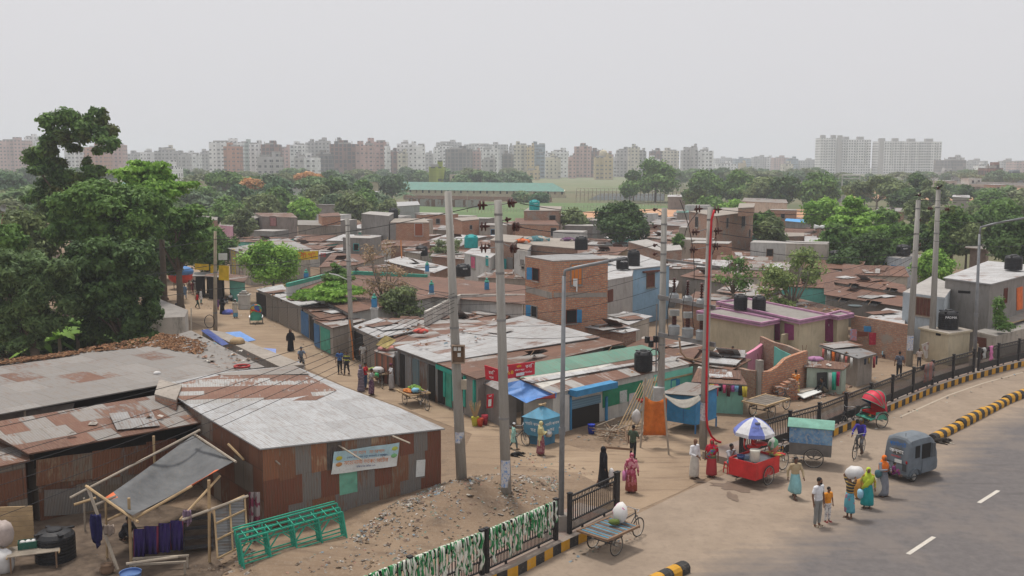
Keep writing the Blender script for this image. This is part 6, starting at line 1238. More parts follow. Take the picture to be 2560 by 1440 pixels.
t=NT('bill_paper',.8);n=t.noise(t.geo(),12,3);n2=t.noise(t.geo(),5,3);t.out(t.mix(t.ramp(n,.52,.56),(.55,.55,.56),t.mix(t.ramp(n2,.45,.55),(.20,.32,.55),(.45,.40,.42))))
BILL=MATS['bill_paper']
p1,b1,t1=pole('utility_pole','thick grey concrete pole with open meter box on the dirt mound',(1155,1236),478,.21,.135,topx=1120,bands=(.45,.5,.56,.66))
p2,b2,t2=pole('utility_pole','tall pale concrete pole with three tiers of brown disc insulators',(1266,1270),500,.20,.14,topx=1245,bands=(.955,.87,.77,.62,.3))
poster_on('torn blue and white bill on the meter box pole',1150,1078,0,1105,b1+(t1-b1)*.18,.20,BILL);poster_on('row of white printed bills on the insulator pole',1262,1148,0,1215,b2+(t2-b2)*.10,.202,BILL)
for(x_,y_),(rx,ry),ax in(((1205,513),(1240,510),(1,.2,0)),((1279,507),(1248,512),(1,-.3,.1)),((1210,566),(1243,565),(1,.1,0)),((1291,567),(1250,555),(1,-.4,0)),((1210,620),(1243,618),(1,.1,0)),((1285,621),(1250,605),(1,-.3,0))):disc_pair(p2,at(x_,y_,b2.y-.1),ax,.175,2,at(rx,ry,b2.y))
disc_pair(p2,at(1273,548,b2.y-.1),(1,.2,.2),.11,1,at(1250,552,b2.y))
q=at(1146,885,b1.y-.3);mb=MB();bw,bh=.50,.70;RB_=WOOD
c0=V((q.x-bw/2,b1.y-.42,q.z-bh/2));mo=thing('meter_box','open wooden meter box with three white meters fixed to the pole','meter box',c0,world=True)
mb.obox(c0+V((0,.16,0)),(bw,0,0),(0,.03,0),(0,0,bh),WOOD)
for a_,s_ in(((0,0,0),(.04,.16,bh)),((bw-.04,0,0),(.04,.16,bh)),((.04,0,0),(bw-.08,.16,.04)),((.04,0,bh-.04),(bw-.08,.16,.04))):mb.obox(c0+V(a_),(s_[0],0,0),(0,s_[1],0),(0,0,s_[2]),paint((.32,.24,.18),.9,name='box_wood'))
mb.build('case',mo)
for dx,dz in((.07,.48),(.23,.48),(.22,.25)):mb=MB();mb.obox(c0+V((dx,.06,dz)),(.12,0,0),(0,.09,0),(0,0,.14),wb);mb.build('meter',mo)
q=at(1160,960,b1.y-.2);mb=MB();mb.box((q.x,b1.y-.28,q.z),(.2,.16,.36),paint((.42,.36,.28),.8,name='box_beige'));tag(mb.build('junction_box',loc=(q.x,b1.y-.28,q.z)),'small beige junction box below the meter box on the pole','junction box')
p3,b3,t3=pole('utility_pole','left concrete pole of the transformer pair behind the orange cloth',(1650,1082),520,.19,.13,topx=1661,bands=(.93,.85,.8,.72,.6,.4))
p4,b4,t4=pole('utility_pole','right concrete pole of the transformer pair with a red cable',(1757,1122),518,.185,.13,topx=1776,bands=(.95,.85,.72,.6,.42,.2))
poster_on('scraps of torn white bills on the red cable pole',1757,1005,0,1050,b4+(t4-b4)*.12,.185,BILL)
for(x_,y_),(rx,ry),r_ in(((1746,522),(1770,520),.17),((1738,580),(1768,572),.16),((1733,624),(1766,618),.16),((1793,524),(1776,522),.17),((1794,577),(1774,580),.16),((1791,616),(1774,612),.16)):disc_pair(p4,at(x_,y_,b4.y-.05),(1,-.3,.05),r_,2,at(rx,ry,b4.y))
for y_ in(523,566,612,634):disc_pair(p3,at(1640,y_,b3.y),(1,.3,.3),.09,1,at(1655,y_+8,b3.y))
mb=MB();path=[at(x_,y_,b4.y-.22) for x_,y_ in((1786,525),(1779,548),(1775,620),(1772,700),(1769,800),(1767,900),(1766,980),(1766,1040),(1769,1068),(1778,1090))]+[g(1790,1102,.1),g(1803,1106,.03)]
mb.tube(path,.05,paint((.55,.02,.03),.4,dirt=.05,name='cable_red'),8,True);tag(mb.build('power_cable',loc=path[0],smooth=True),'thick bright red cable running down the transformer pole to the ground','cable')
mb=MB();path=[at(x_,y_,b4.y-.1) for x_,y_ in((1698,845),(1702,880),(1715,895),(1738,900),(1752,896))];mb.tube(path,.045,paint((.30,.20,.13),.6,name='hose_tan'),7);tag(mb.build('power_cable',loc=path[0],smooth=True),'tan looped hose hanging between the transformer poles','cable')
tr=thing('transformer_rack','steel platform with three grey transformers between two concrete poles','transformer',(b3+b4)/2,world=True)
def between(x0,y0,x1,y1,h_,nm='crossarm',both=(.16,-.16)):
 for s_ in both:mb=MB();mb.bar(at(x0,y0,b3.y+s_),at(x1,y1,b4.y+s_),.09,h_,GALV);mb.build(nm,tr)
between(1646,742,1788,770,.2);between(1646,836,1788,862,.2);between(1668,650,1800,668,.1,both=(.0,))
for i,u_ in enumerate((.28,.53,.78)):
 A_=at(1648,836,b3.y)*(1-u_)+at(1785,862,b4.y)*u_;mb=MB();mb.lathe([(.24,.12),(.26,.14),(.26,.5),(.28,.52),(.2,.58),(.06,.6)],A_,paint((.32,.34,.35),.5,dirt=.2,name='transformer_grey'),16);q_=A_+V((0,0,.6));mb.build('tank_can',tr);mb=MB();mb.lathe([(.10,0),(.12,.02),(.10,.06),(.12,.1),(.10,.14),(.12,.2),(.10,.26),(.12,.32),(.10,.36),(.1,.42)],q_,PORC,12);mb.build('bushing',tr);mb=MB();mb.box(q_+V((0,0,.55)),(.42,.3,.26),paint((.36,.37,.36),.6,name='cap_grey'));mb.build('fuse_box',tr)
 A_=at(1648,742,b3.y)*(1-u_)+at(1785,770,b4.y)*u_;mb=MB();mb.lathe([(.22,.07),(.24,.1),(.22,.26),(.1,.34)],A_,paint((.32,.34,.35),.5,dirt=.2,name='transformer_grey'),14);mb.build('arrester',tr);mb=MB();mb.lathe([p_ for k in range(6) for p_ in((.04,.34+k*.12),(.11,.38+k*.12),(.04,.42+k*.12))],A_,PORC,12);mb.build('insulator',tr)
q=at(1647,985,b3.y-.3);mb=MB();mb.box(q,(.5,.35,.65),paint((.40,.41,.40),.7,name='cabinet_grey'));tag(mb.build('switch_box',loc=q),'pale grey switch box fixed low on the left transformer pole','switch box')
q=at(1634,852,b3.y-.1);o=thing('switch_cluster','cluster of black cut-out switches on a thin rod beside the transformer pole','switch',q,world=True);mb=MB();mb.tube([at(1642,760,q.y),at(1640,930,q.y)],.035,GALV,6);mb.build('rod',o)
for dx,dz in((-.3,.05),(-.12,-.15),(.1,.08)):mb=MB();mb.box(q+V((dx,0,dz)),(.17,.2,.3),TANK,.4);mb.build('switch_body',o)
mb=MB();mb.tube([q+V((.25*math.cos(a)+.05,0,-.7+.3*math.sin(a))) for a in[k*PI/7 for k in range(15)]],.03,WIRE,5);mb.build('coil',o)
p5,b5,t5=pole('utility_pole','left pole of the slim pair beside the right railing',(2272,915),500,.22,.14,topx=2296,bands=(.95,.8,.6));p6,b6,t6=pole('utility_pole','right pole of the slim pair, the taller one, by the cream box',(2328,900),475,.22,.14,topx=2346,bands=(.9,.75))
poster_on('blue white bill on the left slim pole',2275,838,0,875,b5+(t5-b5)*.13,.222,BILL);poster_on('blue bill on the right slim pole',2331,828,0,858,b6+(t6-b6)*.13,.222,BILL)
for pp,bb,ys in((p5,b5,(486,548,610)),(p6,b6,(468,520))):
 for y_ in ys:disc_pair(pp,at(2300 if pp is p5 else 2347,y_,bb.y),(1,.2,.9),.13,1,at(2296 if pp is p5 else 2346,y_+12,bb.y))
for(x_,y_),(rx,ry) in(((2325,521),(2340,524)),((2368,523),(2350,524))):disc_pair(p6,at(x_,y_,b6.y),(1,0,0),.12,2,at(rx,ry,b6.y))
def lamp_post(label,base,topy,arm,r0=.095,topx=None):
 o,b_,t_=pole('street_lamp',label,base,topy,r0,r0*.62,STEEL,'street lamp',topx=topx);bb=MB();bb.box((b_.x,b_.y,.42),(.42,.42,.85),P_CONC);bb.build('footing',o)
 mb=MB();A_=[t_-V((0,0,.1))]+[at(x_,y_,b_.y+dy) for x_,y_,dy in arm];mb.tube(A_,r0*.55,STEEL,9);mb.build('arm',o,smooth=True);mb=MB();e=A_[-1];d=(A_[-1]-A_[-2]).normalized();mb.bar(e-d*.1,e+d*.42,.18,.07,STEEL);mb.build('lamp_head',o);mb=MB();h_=b_+(t_-b_)*.42;mb.tube([h_-V((0,0,.15)),h_+V((0,0,.1))],r0*1.08,STEEL,12);mb.build('collar',o)
lamp_post('slender grey street lamp with long curved arm at the near railing gap',(1402,1345),690,((1413,676,0),(1440,669,0),(1500,657,.2),(1532,650,.3)),.105,topx=1410)
lamp_post('slender grey street lamp with arm reaching out of the frame at right',(2435,930),585,((2452,568,0),(2490,558,0),(2560,545,0),(2620,535,0)),.12,topx=2449)
p7,b7,t7=pole('utility_pole','slim lane pole with a little white lamp among shop roofs',(880,900),545,.17,.13,topx=868,bands=(.95,.7,.5,.3,.15));mb=MB();mb.tube([at(872,701,b7.y),at(845,688,b7.y-.3)],.03,wb,6);mb.build('arm',p7);mb=MB();mb.bar(at(848,689,b7.y-.3),at(824,683,b7.y-.5),.16,.07,wb);mb.build('lamp_head',p7)
mb=MB();mb.tube([at(874,800,b7.y-.25),at(880,850,b7.y-.25),at(884,900,b7.y-.25)],.05,paint((.62,.22,.06),.6,name='pipe_orange'),6);mb.build('conduit',p7)
BAMP=paint((.34,.28,.20),.9,name='weathered_pole');p8,b8,t8=pole('utility_pole','weathered brown wooden pole with coiled cable in the middle of the lane',(538,832),578,.17,.10,BAMP,bands=(.6,.2));mb=MB();mb.tube([b8+V((-.35+.38*math.cos(a),-.15,.9+.5*math.sin(a))) for a in[k*PI/8 for k in range(17)]],.03,WIRE,5);mb.build('cable_coil',p8)
for lab,bs,ty,r_ in(('thin grey pole behind the tarp covered van',(418,680),604,.07),('thin pale pole beside the lane trees',(509,700),580,.07),('white pillar pole under the lane trees',(459,690),624,.2),('bamboo pole leaning on the long grey roof',(478,905),770,.06),('thin far pole before the school wall',(1168,530),480,.12),('thin pole at the far left of the school',(905,470),430,.12),('second thin pole at the far left of the school',(918,470),430,.12),('thin pole before the orange sand field',(1916,545),505,.09),('second thin pole before the orange sand field',(1958,548),508,.09),('pole standing at the edge of the green trees',(1682,490),448,.2),('bamboo pole propped on the cream brick house',(970,640),555,.08)):pole('thin_pole',lab,bs,ty,r_,r_*.7,BAMG,'pole')
mp_=pole('loudspeaker_pole','rusty post with grey horn loudspeaker at the left picture edge',(6,800),530,.10,.08,WOODR,'loudspeaker');q=at(10,520,mp_[1].y-.3);mb=MB();ax=V((.35,-1,-.1)).normalized();x=ax.cross(V((0,0,1))).normalized();y=ax.cross(x)
mb.loft([[q+ax*t_+(x*math.cos(a)+y*math.sin(a))*r_ for a in[2*PI*j/18 for j in range(18)]] for t_,r_ in((-.5,.06),(-.3,.09),(0,.26),(.02,.30),(0,.27),(-.25,.08))],paint((.42,.42,.41),.5,name='horn_grey'));mb.build('horn',mp_[0],smooth=True)
o,bb,tt=pole('loudspeaker_pole','brick mast with two small megaphones above the low brick house',(2047,650),570,.3,.25,BR_D,'loudspeaker',sq=True)
for x_,s_ in((2036,-1),(2062,1)):q=at(x_,567,bb.y);mb=MB();mb.tube([q-V((s_*.8,0,0)),q],[.08,.35],wb,10);mb.build('horn',o)
def wire(P,Q,sag,label,group='black cables strung between the poles',r=.012,k=14):
 pts=[P+(Q-P)*(i/k)-V((0,0,4*sag*(i/k)*(1-i/k))) for i in range(k+1)];mb=MB();mb.tube(pts,r,WIRE,4,False);return tag(mb.build('power_cable',loc=P),label,'cable',group)
NB=b1.y-.15
for i,(ya,y0) in enumerate(((733,1062),(742,1138),(750,1176),(757,1215),(768,1260),(778,1295))):
 wire(at(1136,ya,NB),at(-60,y0+18,24+i*.6),.35,'black cable falling from the meter box pole across the left sheds','cables from the meter box pole across the left sheds',.009)
for i,(ya,xb,yb) in enumerate(((735,540,590),(745,870,610),(752,872,640),(760,874,665),(770,876,700),(782,878,740))):wire(at(1134,ya,NB),at(xb,yb,b7.y if xb>600 else b8.y),.5,'black cable from the meter box pole back towards the lane','cables from the meter box pole to the lane',.010)
for i,(y0,ym,y1) in enumerate(((655,598,548),(712,662,622),(764,722,664))):wire(at(-60,y0+5,58),at(537,ym,b8.y-.1),.3,'cable crossing in front of the dark left trees','cables in front of the left trees',.02);wire(at(537,ym,b8.y-.1),at(868,y1,b7.y),.4,'cable between the wooden pole and the slim lane pole','cables between the two lane poles',.02)
wire(at(1199,514,b2.y-.1),at(540,590,b8.y),.6,'high cable from the insulator pole towards the lane',None,.016);wire(at(1300,508,b2.y),at(1640,523,b3.y),.25,'top cable from the insulator pole to the transformer pole',None,.014)
for a_,b_,lab in((((1300,568),(1640,566)),0,'middle'),(((1294,622),(1640,612)),0,'lower')):wire(at(*a_[0],b2.y),at(*a_[1],b3.y),.3,lab+' cable from the insulator pole to the transformer pole',None,.014)
for i in range(5):wire(at(1137,740+i*22,NB),at(1645,640+i*40,b3.y),.35+.05*i,'slack cable between the meter box pole and the transformer rack','cables to the transformer rack',.009)
for i in range(4):wire(at(1800,524+i*30,b4.y),at(2290,500+i*42,b5.y),.5,'cable from the transformer poles to the slim pair','cables to the slim pole pair',.014)
for i in range(3):wire(at(2300,500+48*i,b5.y),at(2620,470+70*i,58),.3,'cable leaving the slim pair out of the frame','cables right of the slim poles',.014)
for i in range(5):wire(at(2285,615+i*14,b5.y),at(2000,690+i*26,70),.4,'slack service cable from the slim poles to the low roofs','service cables to the low roofs',.012)
for i in range(4):wire(at(872,640+i*40,b7.y),at(640-40*i,660+i*30,84),.4,'thin service cable in front of the lane shops','service cables over the lane shops',.012)
for j,(x0,y0,x1,y1,x2,y2) in enumerate(((1700,500,1740,600,1735,700),(1690,712,1660,760,1672,840),(1718,715,1700,770,1710,820),(1738,722,1725,780,1736,825),(1746,530,1715,560,1712,590),(1790,540,1802,570,1785,600),(1788,585,1795,610,1778,640))):
 P=[at(x0,y0,b4.y-.05),at(x1,y1,b4.y-.1),at(x2,y2,b4.y-.05)];pts=[P[0]*(1-t_)**2+P[1]*2*t_*(1-t_)+P[2]*t_**2 for t_ in[k/10 for k in range(11)]];mb=MB();mb.tube(pts,.016,WIRE if j!=5 else WOODR,5,False);mb.build('jumper_wire',tr)
 # ================================================================ people
SKIN=paint((.17,.085,.05),.6,dirt=0,var=.1,name='skin_brown');SKIN2=paint((.14,.07,.045),.6,dirt=0,var=.1,name='skin_dark');HAIR=plain('hair_black',(.012,.010,.010),.6);EYE=plain('eye_dark',(.01,.01,.01),.4)
def C(name,col,rough=.9):return paint(col,rough,dirt=.05,var=.18,sc=6,name='cloth_'+name)
def pattern(name,cols,sc=9):
 n_='cloth_'+name
 if n_ in MATS:return MATS[n_]
 t=NT(n_,.9);v=t.N('ShaderNodeTexVoronoi',{'Vector':t.co('Object'),'Scale':sc}).outputs[1];s=t.N('ShaderNodeSeparateColor',{0:v}).outputs[0];c=None
 for i,cc in enumerate(cols):c=t.mix(1.0,cc,cc) if c is None else t.mix(t.math('GREATER_THAN',s,i/len(cols)),c,cc)
 return t.out(c)
def hstripe(name,cols,per=.14,axis=2):return stripes('cloth_'+name,cols,per,axis,'Object')
def cap_(mb,p,q,r0,r1,m,n=9):
 p,q=V(p),V(q);d=q-p;L=d.length
 if L<1e-5:d=V((0,0,1));L=1e-4
 d=d/L;mb.tube([p-d*r0*.95,p-d*r0*.7,p,q,q+d*r1*.7,q+d*r1*.95],[r0*.25,r0*.7,r0,r1,r1*.7,r1*.25],m,n)
def remesh(o,v):
 m=o.modifiers.new('surface','REMESH');m.mode='VOXEL';m.voxel_size=v;m.use_smooth_shade=True;return o
POSES={'stand':dict(),'front':dict(eR=(-.30,-.06,1.12),wR=(-.16,-.24,1.05)),'walk':dict(kR=(-.09,-.16,.50),aR=(-.09,-.20,.09),kL=(.09,.05,.48),aL=(.09,.26,.13),eR=(-.27,.10,1.13),wR=(-.27,.08,.88),eL=(.27,-.08,1.13),wL=(.26,-.22,.92)),'load':dict(eR=(-.34,-.02,1.62),wR=(-.16,.08,1.82),eL=(.32,.0,1.60),wL=(.12,.06,1.80)),'chin':dict(hip=.50,kR=(-.13,-.40,.50),aR=(-.13,-.36,.09),kL=(.13,-.42,.50),aL=(.13,-.38,.09),eR=(-.24,-.22,.72),wR=(-.08,-.24,.98),eL=(.24,-.16,.74),wL=(.14,-.34,.60)),'crouch':dict(hip=.22,lean=-.32,kR=(-.14,-.34,.48),aR=(-.12,-.16,.09),kL=(.14,-.34,.48),aL=(.12,-.16,.09),eR=(-.22,-.52,.42),wR=(-.15,-.72,.26),eL=(.22,-.52,.42),wL=(.15,-.72,.26)),'sit':dict(hip=.16,lean=-.06,kR=(-.18,-.32,.38),aR=(-.14,-.42,.09),kL=(.18,-.32,.38),aL=(.14,-.42,.09),eR=(-.24,-.14,.38),wR=(-.12,-.34,.36),eL=(.24,-.14,.38),wL=(.12,-.34,.36)),'cycle':dict(hip=.98,lean=-.18,kR=(-.10,-.38,.86),aR=(-.11,-.22,.46),kL=(.10,-.36,.68),aL=(.11,-.14,.22),eR=(-.27,-.34,1.24),wR=(-.25,-.58,1.06),eL=(.27,-.34,1.24),wL=(.25,-.58,1.06)),'hold':dict(eR=(-.25,-.12,1.14),wR=(-.06,-.30,1.20),eL=(.26,-.10,1.14),wL=(.10,-.32,1.12)),'eyes':dict(eR=(-.30,-.16,1.30),wR=(-.10,-.18,1.56)),}
def person(label,fx,fy,ht,face,pose='stand',top=None,topl='short',low=None,lowt='trousers',hair=HAIR,hairt='short',scarf=None,robe=None,skin=None,shoes=None,vox=.016,z0=0.0,dx=None,drape=None,beard=False,group=None,at_=None,fingers=True,hem=.12,cap=None,turban=None,sash=None):
 """fx,fy: pixel of the feet; ht: standing height; face: heading in degrees, 0 = towards the camera, 90 = to the picture's right"""
 P0=at_ or g(fx,fy,z0);o=thing('person',label,'person',P0,group,rz=math.radians(face));o.scale=(ht/1.70,)*3;skin=skin or SKIN
 J=dict(hip=.92,lean=0,kR=(-.10,-.01,.50),aR=(-.11,.02,.08),kL=(.10,-.01,.50),aL=(.11,.02,.08),eR=(-.27,.02,1.13),wR=(-.28,-.03,.88),eL=(.27,.02,1.13),wL=(.28,-.03,.88));J.update(POSES[pose]);hz_,ln=J['hip'],J['lean']
 up=hz_+.0;sh=V((0,ln,hz_+.48));nk=V((0,ln-.01,hz_+.55));hd=V((0,ln-.035,hz_+.685));hip=V((0,0,hz_))
 if pose not in('stand','front','walk','load','hold','eyes'):pass
 if hz_!=.92 and pose not in('chin','crouch','sit','cycle'):pass
 SR,SL=sh+V((-.175,0,-.02)),sh+V((.175,0,-.02));b=MB();c=lambda p,q,r0,r1,n=9:cap_(b,p,q,r0,r1,skin,n)
 b.ell(hip+V((0,.01,.02)),(.155,.115,.14),skin);b.ell(hip*.35+sh*.65+V((0,0,-.02)),(.165,.11,.20),skin);b.ell(hip*.7+sh*.3,(.135,.10,.16),skin);c(SR,SL,.062,.062);c(sh,nk+V((0,0,.03)),.06,.052)
 b.ell(hd,(.074,.092,.112),skin,14,9);b.ell(hd+V((0,-.03,-.065)),(.05,.055,.045),skin);b.ell(hd+V((0,-.095,-.012)),(.014,.02,.026),skin,8,5);b.ell(hd+V((0,-.082,-.052)),(.026,.012,.009),skin,8,5);b.ell(hd+V((0,-.078,.03)),(.05,.016,.010),skin,8,5)
 for s_ in(-1,1):b.ell(hd+V((s_*.076,.01,-.01)),(.012,.02,.03),skin,8,5)
 for S_,s_ in(('R',-1),('L',1)):
  E_,W_,K_,A_=V(J['e'+S_]),V(J['w'+S_]),V(J['k'+S_]),V(J['a'+S_]);Sx=SR if s_<0 else SL;c(Sx,E_,.050,.040);c(E_,W_,.039,.026);d=(W_-E_).normalized();pz=W_+d*.05;b.ell(pz,(.026,.026,.042),skin,8,6)
  if fingers:
   sd_=d.cross(V((0,1,.2))).normalized()
   for k,(o_,l_) in enumerate(((-.026,.062),(-.009,.072),(.009,.068),(.025,.052))):
    f0=W_+d*.075+sd_*o_;f1=f0+d*l_*.6;f2=f1+(d*.7+V((0,-.5,-.2))).normalized()*l_*.5;b.tube([f0,f1,f2],[.011,.010,.008],skin,6)
   t0=W_+d*.03+sd_*-.03*s_;b.tube([t0,t0+(d*.5-sd_*s_*.8)*.04,t0+(d*.9-sd_*s_*.6)*.065],[.013,.012,.009],skin,6)
  hp=hip+V((s_*.085,0,-.02));c(hp,K_,.086,.060);c(K_,A_,.056,.036);b.ell(A_+V((0,-.065,-.04)),(.042,.12,.036),skin,10,6)
 remesh(b.build('body',o),vox)
 e=MB()
 for s_ in(-1,1):e.ell(hd+V((s_*.030,-.083,.008)),(.013,.01,.008),EYE,6,4)
 if e and vox<.02:
  for s_ in(-1,1):ee=MB();ee.ell(hd+V((s_*.030,-.086,.008)),(.012,.01,.008),EYE,6,4);ee.build('eye',o)
 if hair and not scarf and not turban and not robe:
  h_=MB();h_.ell(hd+V((0,.018,.028)),(.084,.098,.100),hair,14,9);
  if hairt=='bun':h_.ell(hd+V((0,.11,-.01)),(.045,.045,.045),hair,10,6)
  h_.build('hair',o,smooth=True)
  if beard:h_=MB();h_.ell(hd+V((0,-.055,-.075)),(.055,.05,.05),hair if beard is True else beard,10,6);h_.build('beard',o,smooth=True)
 if cap is not None:h_=MB();h_.lathe([(.088,.02),(.092,.06),(.085,.105),(.05,.125),(.005,.128)],hd+V((0,.01,0)),cap,14);h_.build('cap',o,smooth=True)
 if turban is not None:h_=MB();h_.ell(hd+V((0,.015,.05)),(.108,.115,.085),turban,14,8);h_.build('turban',o,smooth=True)
 sk=vox*1.15
 def garment(nm,parts,m,v=None):
  q=MB()
  for P_,Q_,r0,r1 in parts:cap_(q,P_,Q_,r0,r1,m,10)
  return q
 if top:
  q=MB();bot=hip+V((0,0,-.05 if topl in('short','long') else-.38));bot=bot if hz_>.7 else hip
  q.ell(hip*.35+sh*.65,(.185,.132,.215),top,12,8);q.ell(hip*.65+sh*.35,(.168,.128,.19),top,12,8);q.ell(hip+V((0,.01,.03)),(.178,.138,.15),top,12,8);cap_(q,SR,SL,.078,.078,top)
  if topl in('kurta',) and hz_>.7:q.loft([[V((rx*math.cos(a),.01+ry*math.sin(a),z_)) for a in[2*PI*j/16 for j in range(16)]] for rx,ry,z_ in((.16,.12,1.1),(.19,.14,.9),(.23,.17,.55),(.235,.175,.50))],top)
  for s_,S_ in((-1,'R'),(1,'L')):
   E_,W_=V(J['e'+S_]),V(J['w'+S_]);Sx=SR if s_<0 else SL
   if topl=='vest':continue
   if topl in('long','kurta'):cap_(q,Sx,E_,.064,.056,top);cap_(q,E_,E_+(W_-E_)*.88,.054,.042,top)
   else:cap_(q,Sx,Sx+(E_-Sx)*.62,.068,.066,top)
  remesh(q.build('shirt',o),sk)
 if low and lowt=='trousers':
  q=MB();q.ell(hip,(.172,.130,.13),low,12,8)
  for s_,S_ in((-1,'R'),(1,'L')):K_,A_=V(J['k'+S_]),V(J['a'+S_]);hp=hip+V((s_*.088,0,-.02));cap_(q,hp,K_,.100,.074,low);cap_(q,K_,A_+V((0,0,.06)),.072,.056,low)
  remesh(q.build('trousers',o),sk)
 if low and lowt in('lungi','skirt','sari') and hz_>.7:
  q=MB();ks,as_=(V(J['kR'])+V(J['kL']))/2,(V(J['aR'])+V(J['aL']))/2;sp=abs(J['aR'][1]-J['aL'][1])/2;rings=[];N=30
  for i in range(10):
   t_=i/9;z_=hz_+.10-t_*(hz_+.10-hem);cy=ks.y*min(1,t_*1.6)*(1-max(0,t_-.5)*2)+as_.y*max(0,t_-.5)*2;fl={'lungi':.055,'skirt':.09,'sari':.07}[lowt]
   rx=.165+.02*math.sin(t_*PI)+fl*t_;ry=.13+.02*math.sin(t_*PI)+fl*t_*.8+sp*t_*.9;rings.append([V((rx*(1+.045*t_*math.sin(a*9+1))*math.cos(a),cy+ry*(1+.045*t_*math.sin(a*9+1))*math.sin(a),z_)) for a in[2*PI*j/N for j in range(N)]])
  q.loft(rings,low);q.build('sari' if lowt=='sari' else('lungi' if lowt=='lungi' else 'skirt'),o,smooth=True)
 if low and lowt in('lungi','skirt','sari') and hz_<=.7:
  q=MB();q.ell(hip+V((0,-.05,.02)),(.2,.2,.15),low)
  for s_,S_ in((-1,'R'),(1,'L')):K_,A_=V(J['k'+S_]),V(J['a'+S_]);cap_(q,hip+V((s_*.09,0,0)),K_,.11,.095,low);cap_(q,K_,K_*.4+A_*.6,.09,.08,low)
  remesh(q.build('lungi',o),sk)
 if robe:
  q=MB();rings=[];N=26
  for z_,rx,ry,cy in((.05,.27,.25,.0),(.4,.235,.20,0),(.8,.205,.165,0),(1.1,.20,.15,0),(1.32,.215,.14,0),(1.42,.17,.12,0),(1.48,.105,.105,.0),(1.58,.105,.115,.015),(1.66,.10,.11,.02),(1.72,.06,.07,.02),(1.735,.01,.01,.02)):rings.append([V((rx*(1+.05*math.sin(a*7+z_*3))*math.cos(a),cy+ry*(1+.05*math.sin(a*7+z_*3))*math.sin(a),z_)) for a in[2*PI*j/N for j in range(N)]])
  q.loft(rings,robe)
  for s_,S_ in((-1,'R'),(1,'L')):E_,W_=V(J['e'+S_]),V(J['w'+S_]);Sx=SR if s_<0 else SL;cap_(q,Sx,E_,.075,.075,robe);cap_(q,E_,E_+(W_-E_)*.85,.07,.075,robe)
  remesh(q.build('robe',o),max(.02,sk))
 if scarf:
  q=MB();q.ell(hd+V((0,.028,.014)),(.100,.104,.120),scarf,14,9);rings=[]
  for z_,rx,ry,cy in((.60,.10,.105,.025),(.54,.12,.11,.02),(.49,.185,.13,.01),(.40,.225,.155,0),(.28,.222,.165,0),(.16,.205,.16,0)) if hz_>.7 else((.6,.1,.105,.025),(.52,.13,.12,.02),(.46,.2,.14,0)):rings.append([V((rx*(1+.05*math.sin(a*6))*math.cos(a),ln*(z_/.6)+cy+ry*math.sin(a),hz_+z_)) for a in[2*PI*j/20 for j in range(20)]])
  q.loft(rings,scarf,smooth=True);q.build('headscarf',o,smooth=True)
 if drape:
  q=MB();pts=[V((-.17,-.05,.80)),V((-.10,-.17,1.02)),V((.03,-.175,1.22)),V((.14,-.11,1.40)),V((.17,.03,1.45)),V((.15,.13,1.32)),V((.10,.165,1.0)),V((.08,.18,.75))]
  for A_,B_ in zip(pts,pts[1:]):q.face([A_+V((-.10,0,.02)),A_+V((.09,-.01,-.04)),B_+V((.09,-.01,-.04)),B_+V((-.10,0,.02))],drape)
  d_=q.build('sash',o,smooth=True);sm_=d_.modifiers.new('thickness','SOLIDIFY');sm_.thickness=.02
 if vox<.02 or shoes:
  sh_=shoes or plain('sandal_brown',(.08,.05,.035))
  for S_ in 'RL':A_=V(J['a'+S_]);q=MB();q.box(A_+V((0,-.07,-.07)),(.095,.27,.03),sh_);q.box(A_+V((0,-.12,-.035)),(.10,.05,.05),sh_);q.build('sandal' if not shoes else 'shoe',o)
 return o
HELD=[]
def held(o,name,label,cat,local,builder):
 """a thing that somebody carries: its own top-level object, placed from the carrier's local coordinates"""
 M=Matrix.LocRotScale(o.location,o.rotation_euler,o.scale);p=M@V(local);mb=MB();builder(mb);q=mb.build(name,smooth=True);q.location=p;q.rotation_euler=o.rotation_euler;return tag(q,label,cat)
WHITE=C('white',(.66,.66,.68));WHT2=C('offwhite',(.52,.49,.44));REDC=pattern('red_sari',[(.42,.015,.03),(.45,.02,.03),(.38,.01,.03),(.30,.02,.05)],14)
person('old bald man in white shirt and long white lungi beside the woman in red',1735,1196,1.66,35,'front',WHITE,'long',WHT2,'lungi',hair=None,cap=None,vox=.014,hem=.10)
w=person('woman in bright red sari with green border standing by the old man in white',1778,1192,1.58,-15,'stand',REDC,'short',hstripe('sari_red',[(.42,.015,.03)]*9+[(.06,.12,.05),(.35,.20,.06)],1.06),'sari',scarf=C('red',(.45,.01,.03)),drape=pattern('sari_border',[(.45,.02,.03),(.10,.08,.30),(.05,.25,.10)],16),vox=.014,hem=.10)
person('vendor in grey shirt sitting on a red stool with hand at his chin',1826,1184,1.68,30,'chin',C('greyshirt',(.38,.39,.42)),'short',C('teal_lungi',(.05,.22,.24)),'lungi',skin=SKIN2,vox=.014)
person('man in tan striped shirt and teal lungi walking past the juice cart',1986,1246,1.64,10,'walk',stripes('cloth_tanstripe',[(.46,.36,.22),(.40,.31,.18)],.05,0,'Object'),'long',C('tealcheck',(.22,.42,.44)),'lungi',skin=SKIN2,vox=.014,hem=.28,scarf=None)
person('bearded man in white polo shirt and grey jeans at the road edge',2043,1316,1.78,35,'stand',WHITE,'short',C('greyjeans',(.22,.22,.21)),'trousers',beard=True,shoes=C('tanshoe',(.45,.38,.28)),vox=.013)
person('boy in orange t-shirt and patterned white trousers beside the bearded man',2068,1305,1.30,25,'stand',C('orange',(.72,.27,.03)),'short',pattern('whitetrouser',[(.6,.58,.56),(.6,.58,.56),(.3,.28,.3)],18),'trousers',shoes=C('redshoe',(.4,.05,.06)),vox=.012)
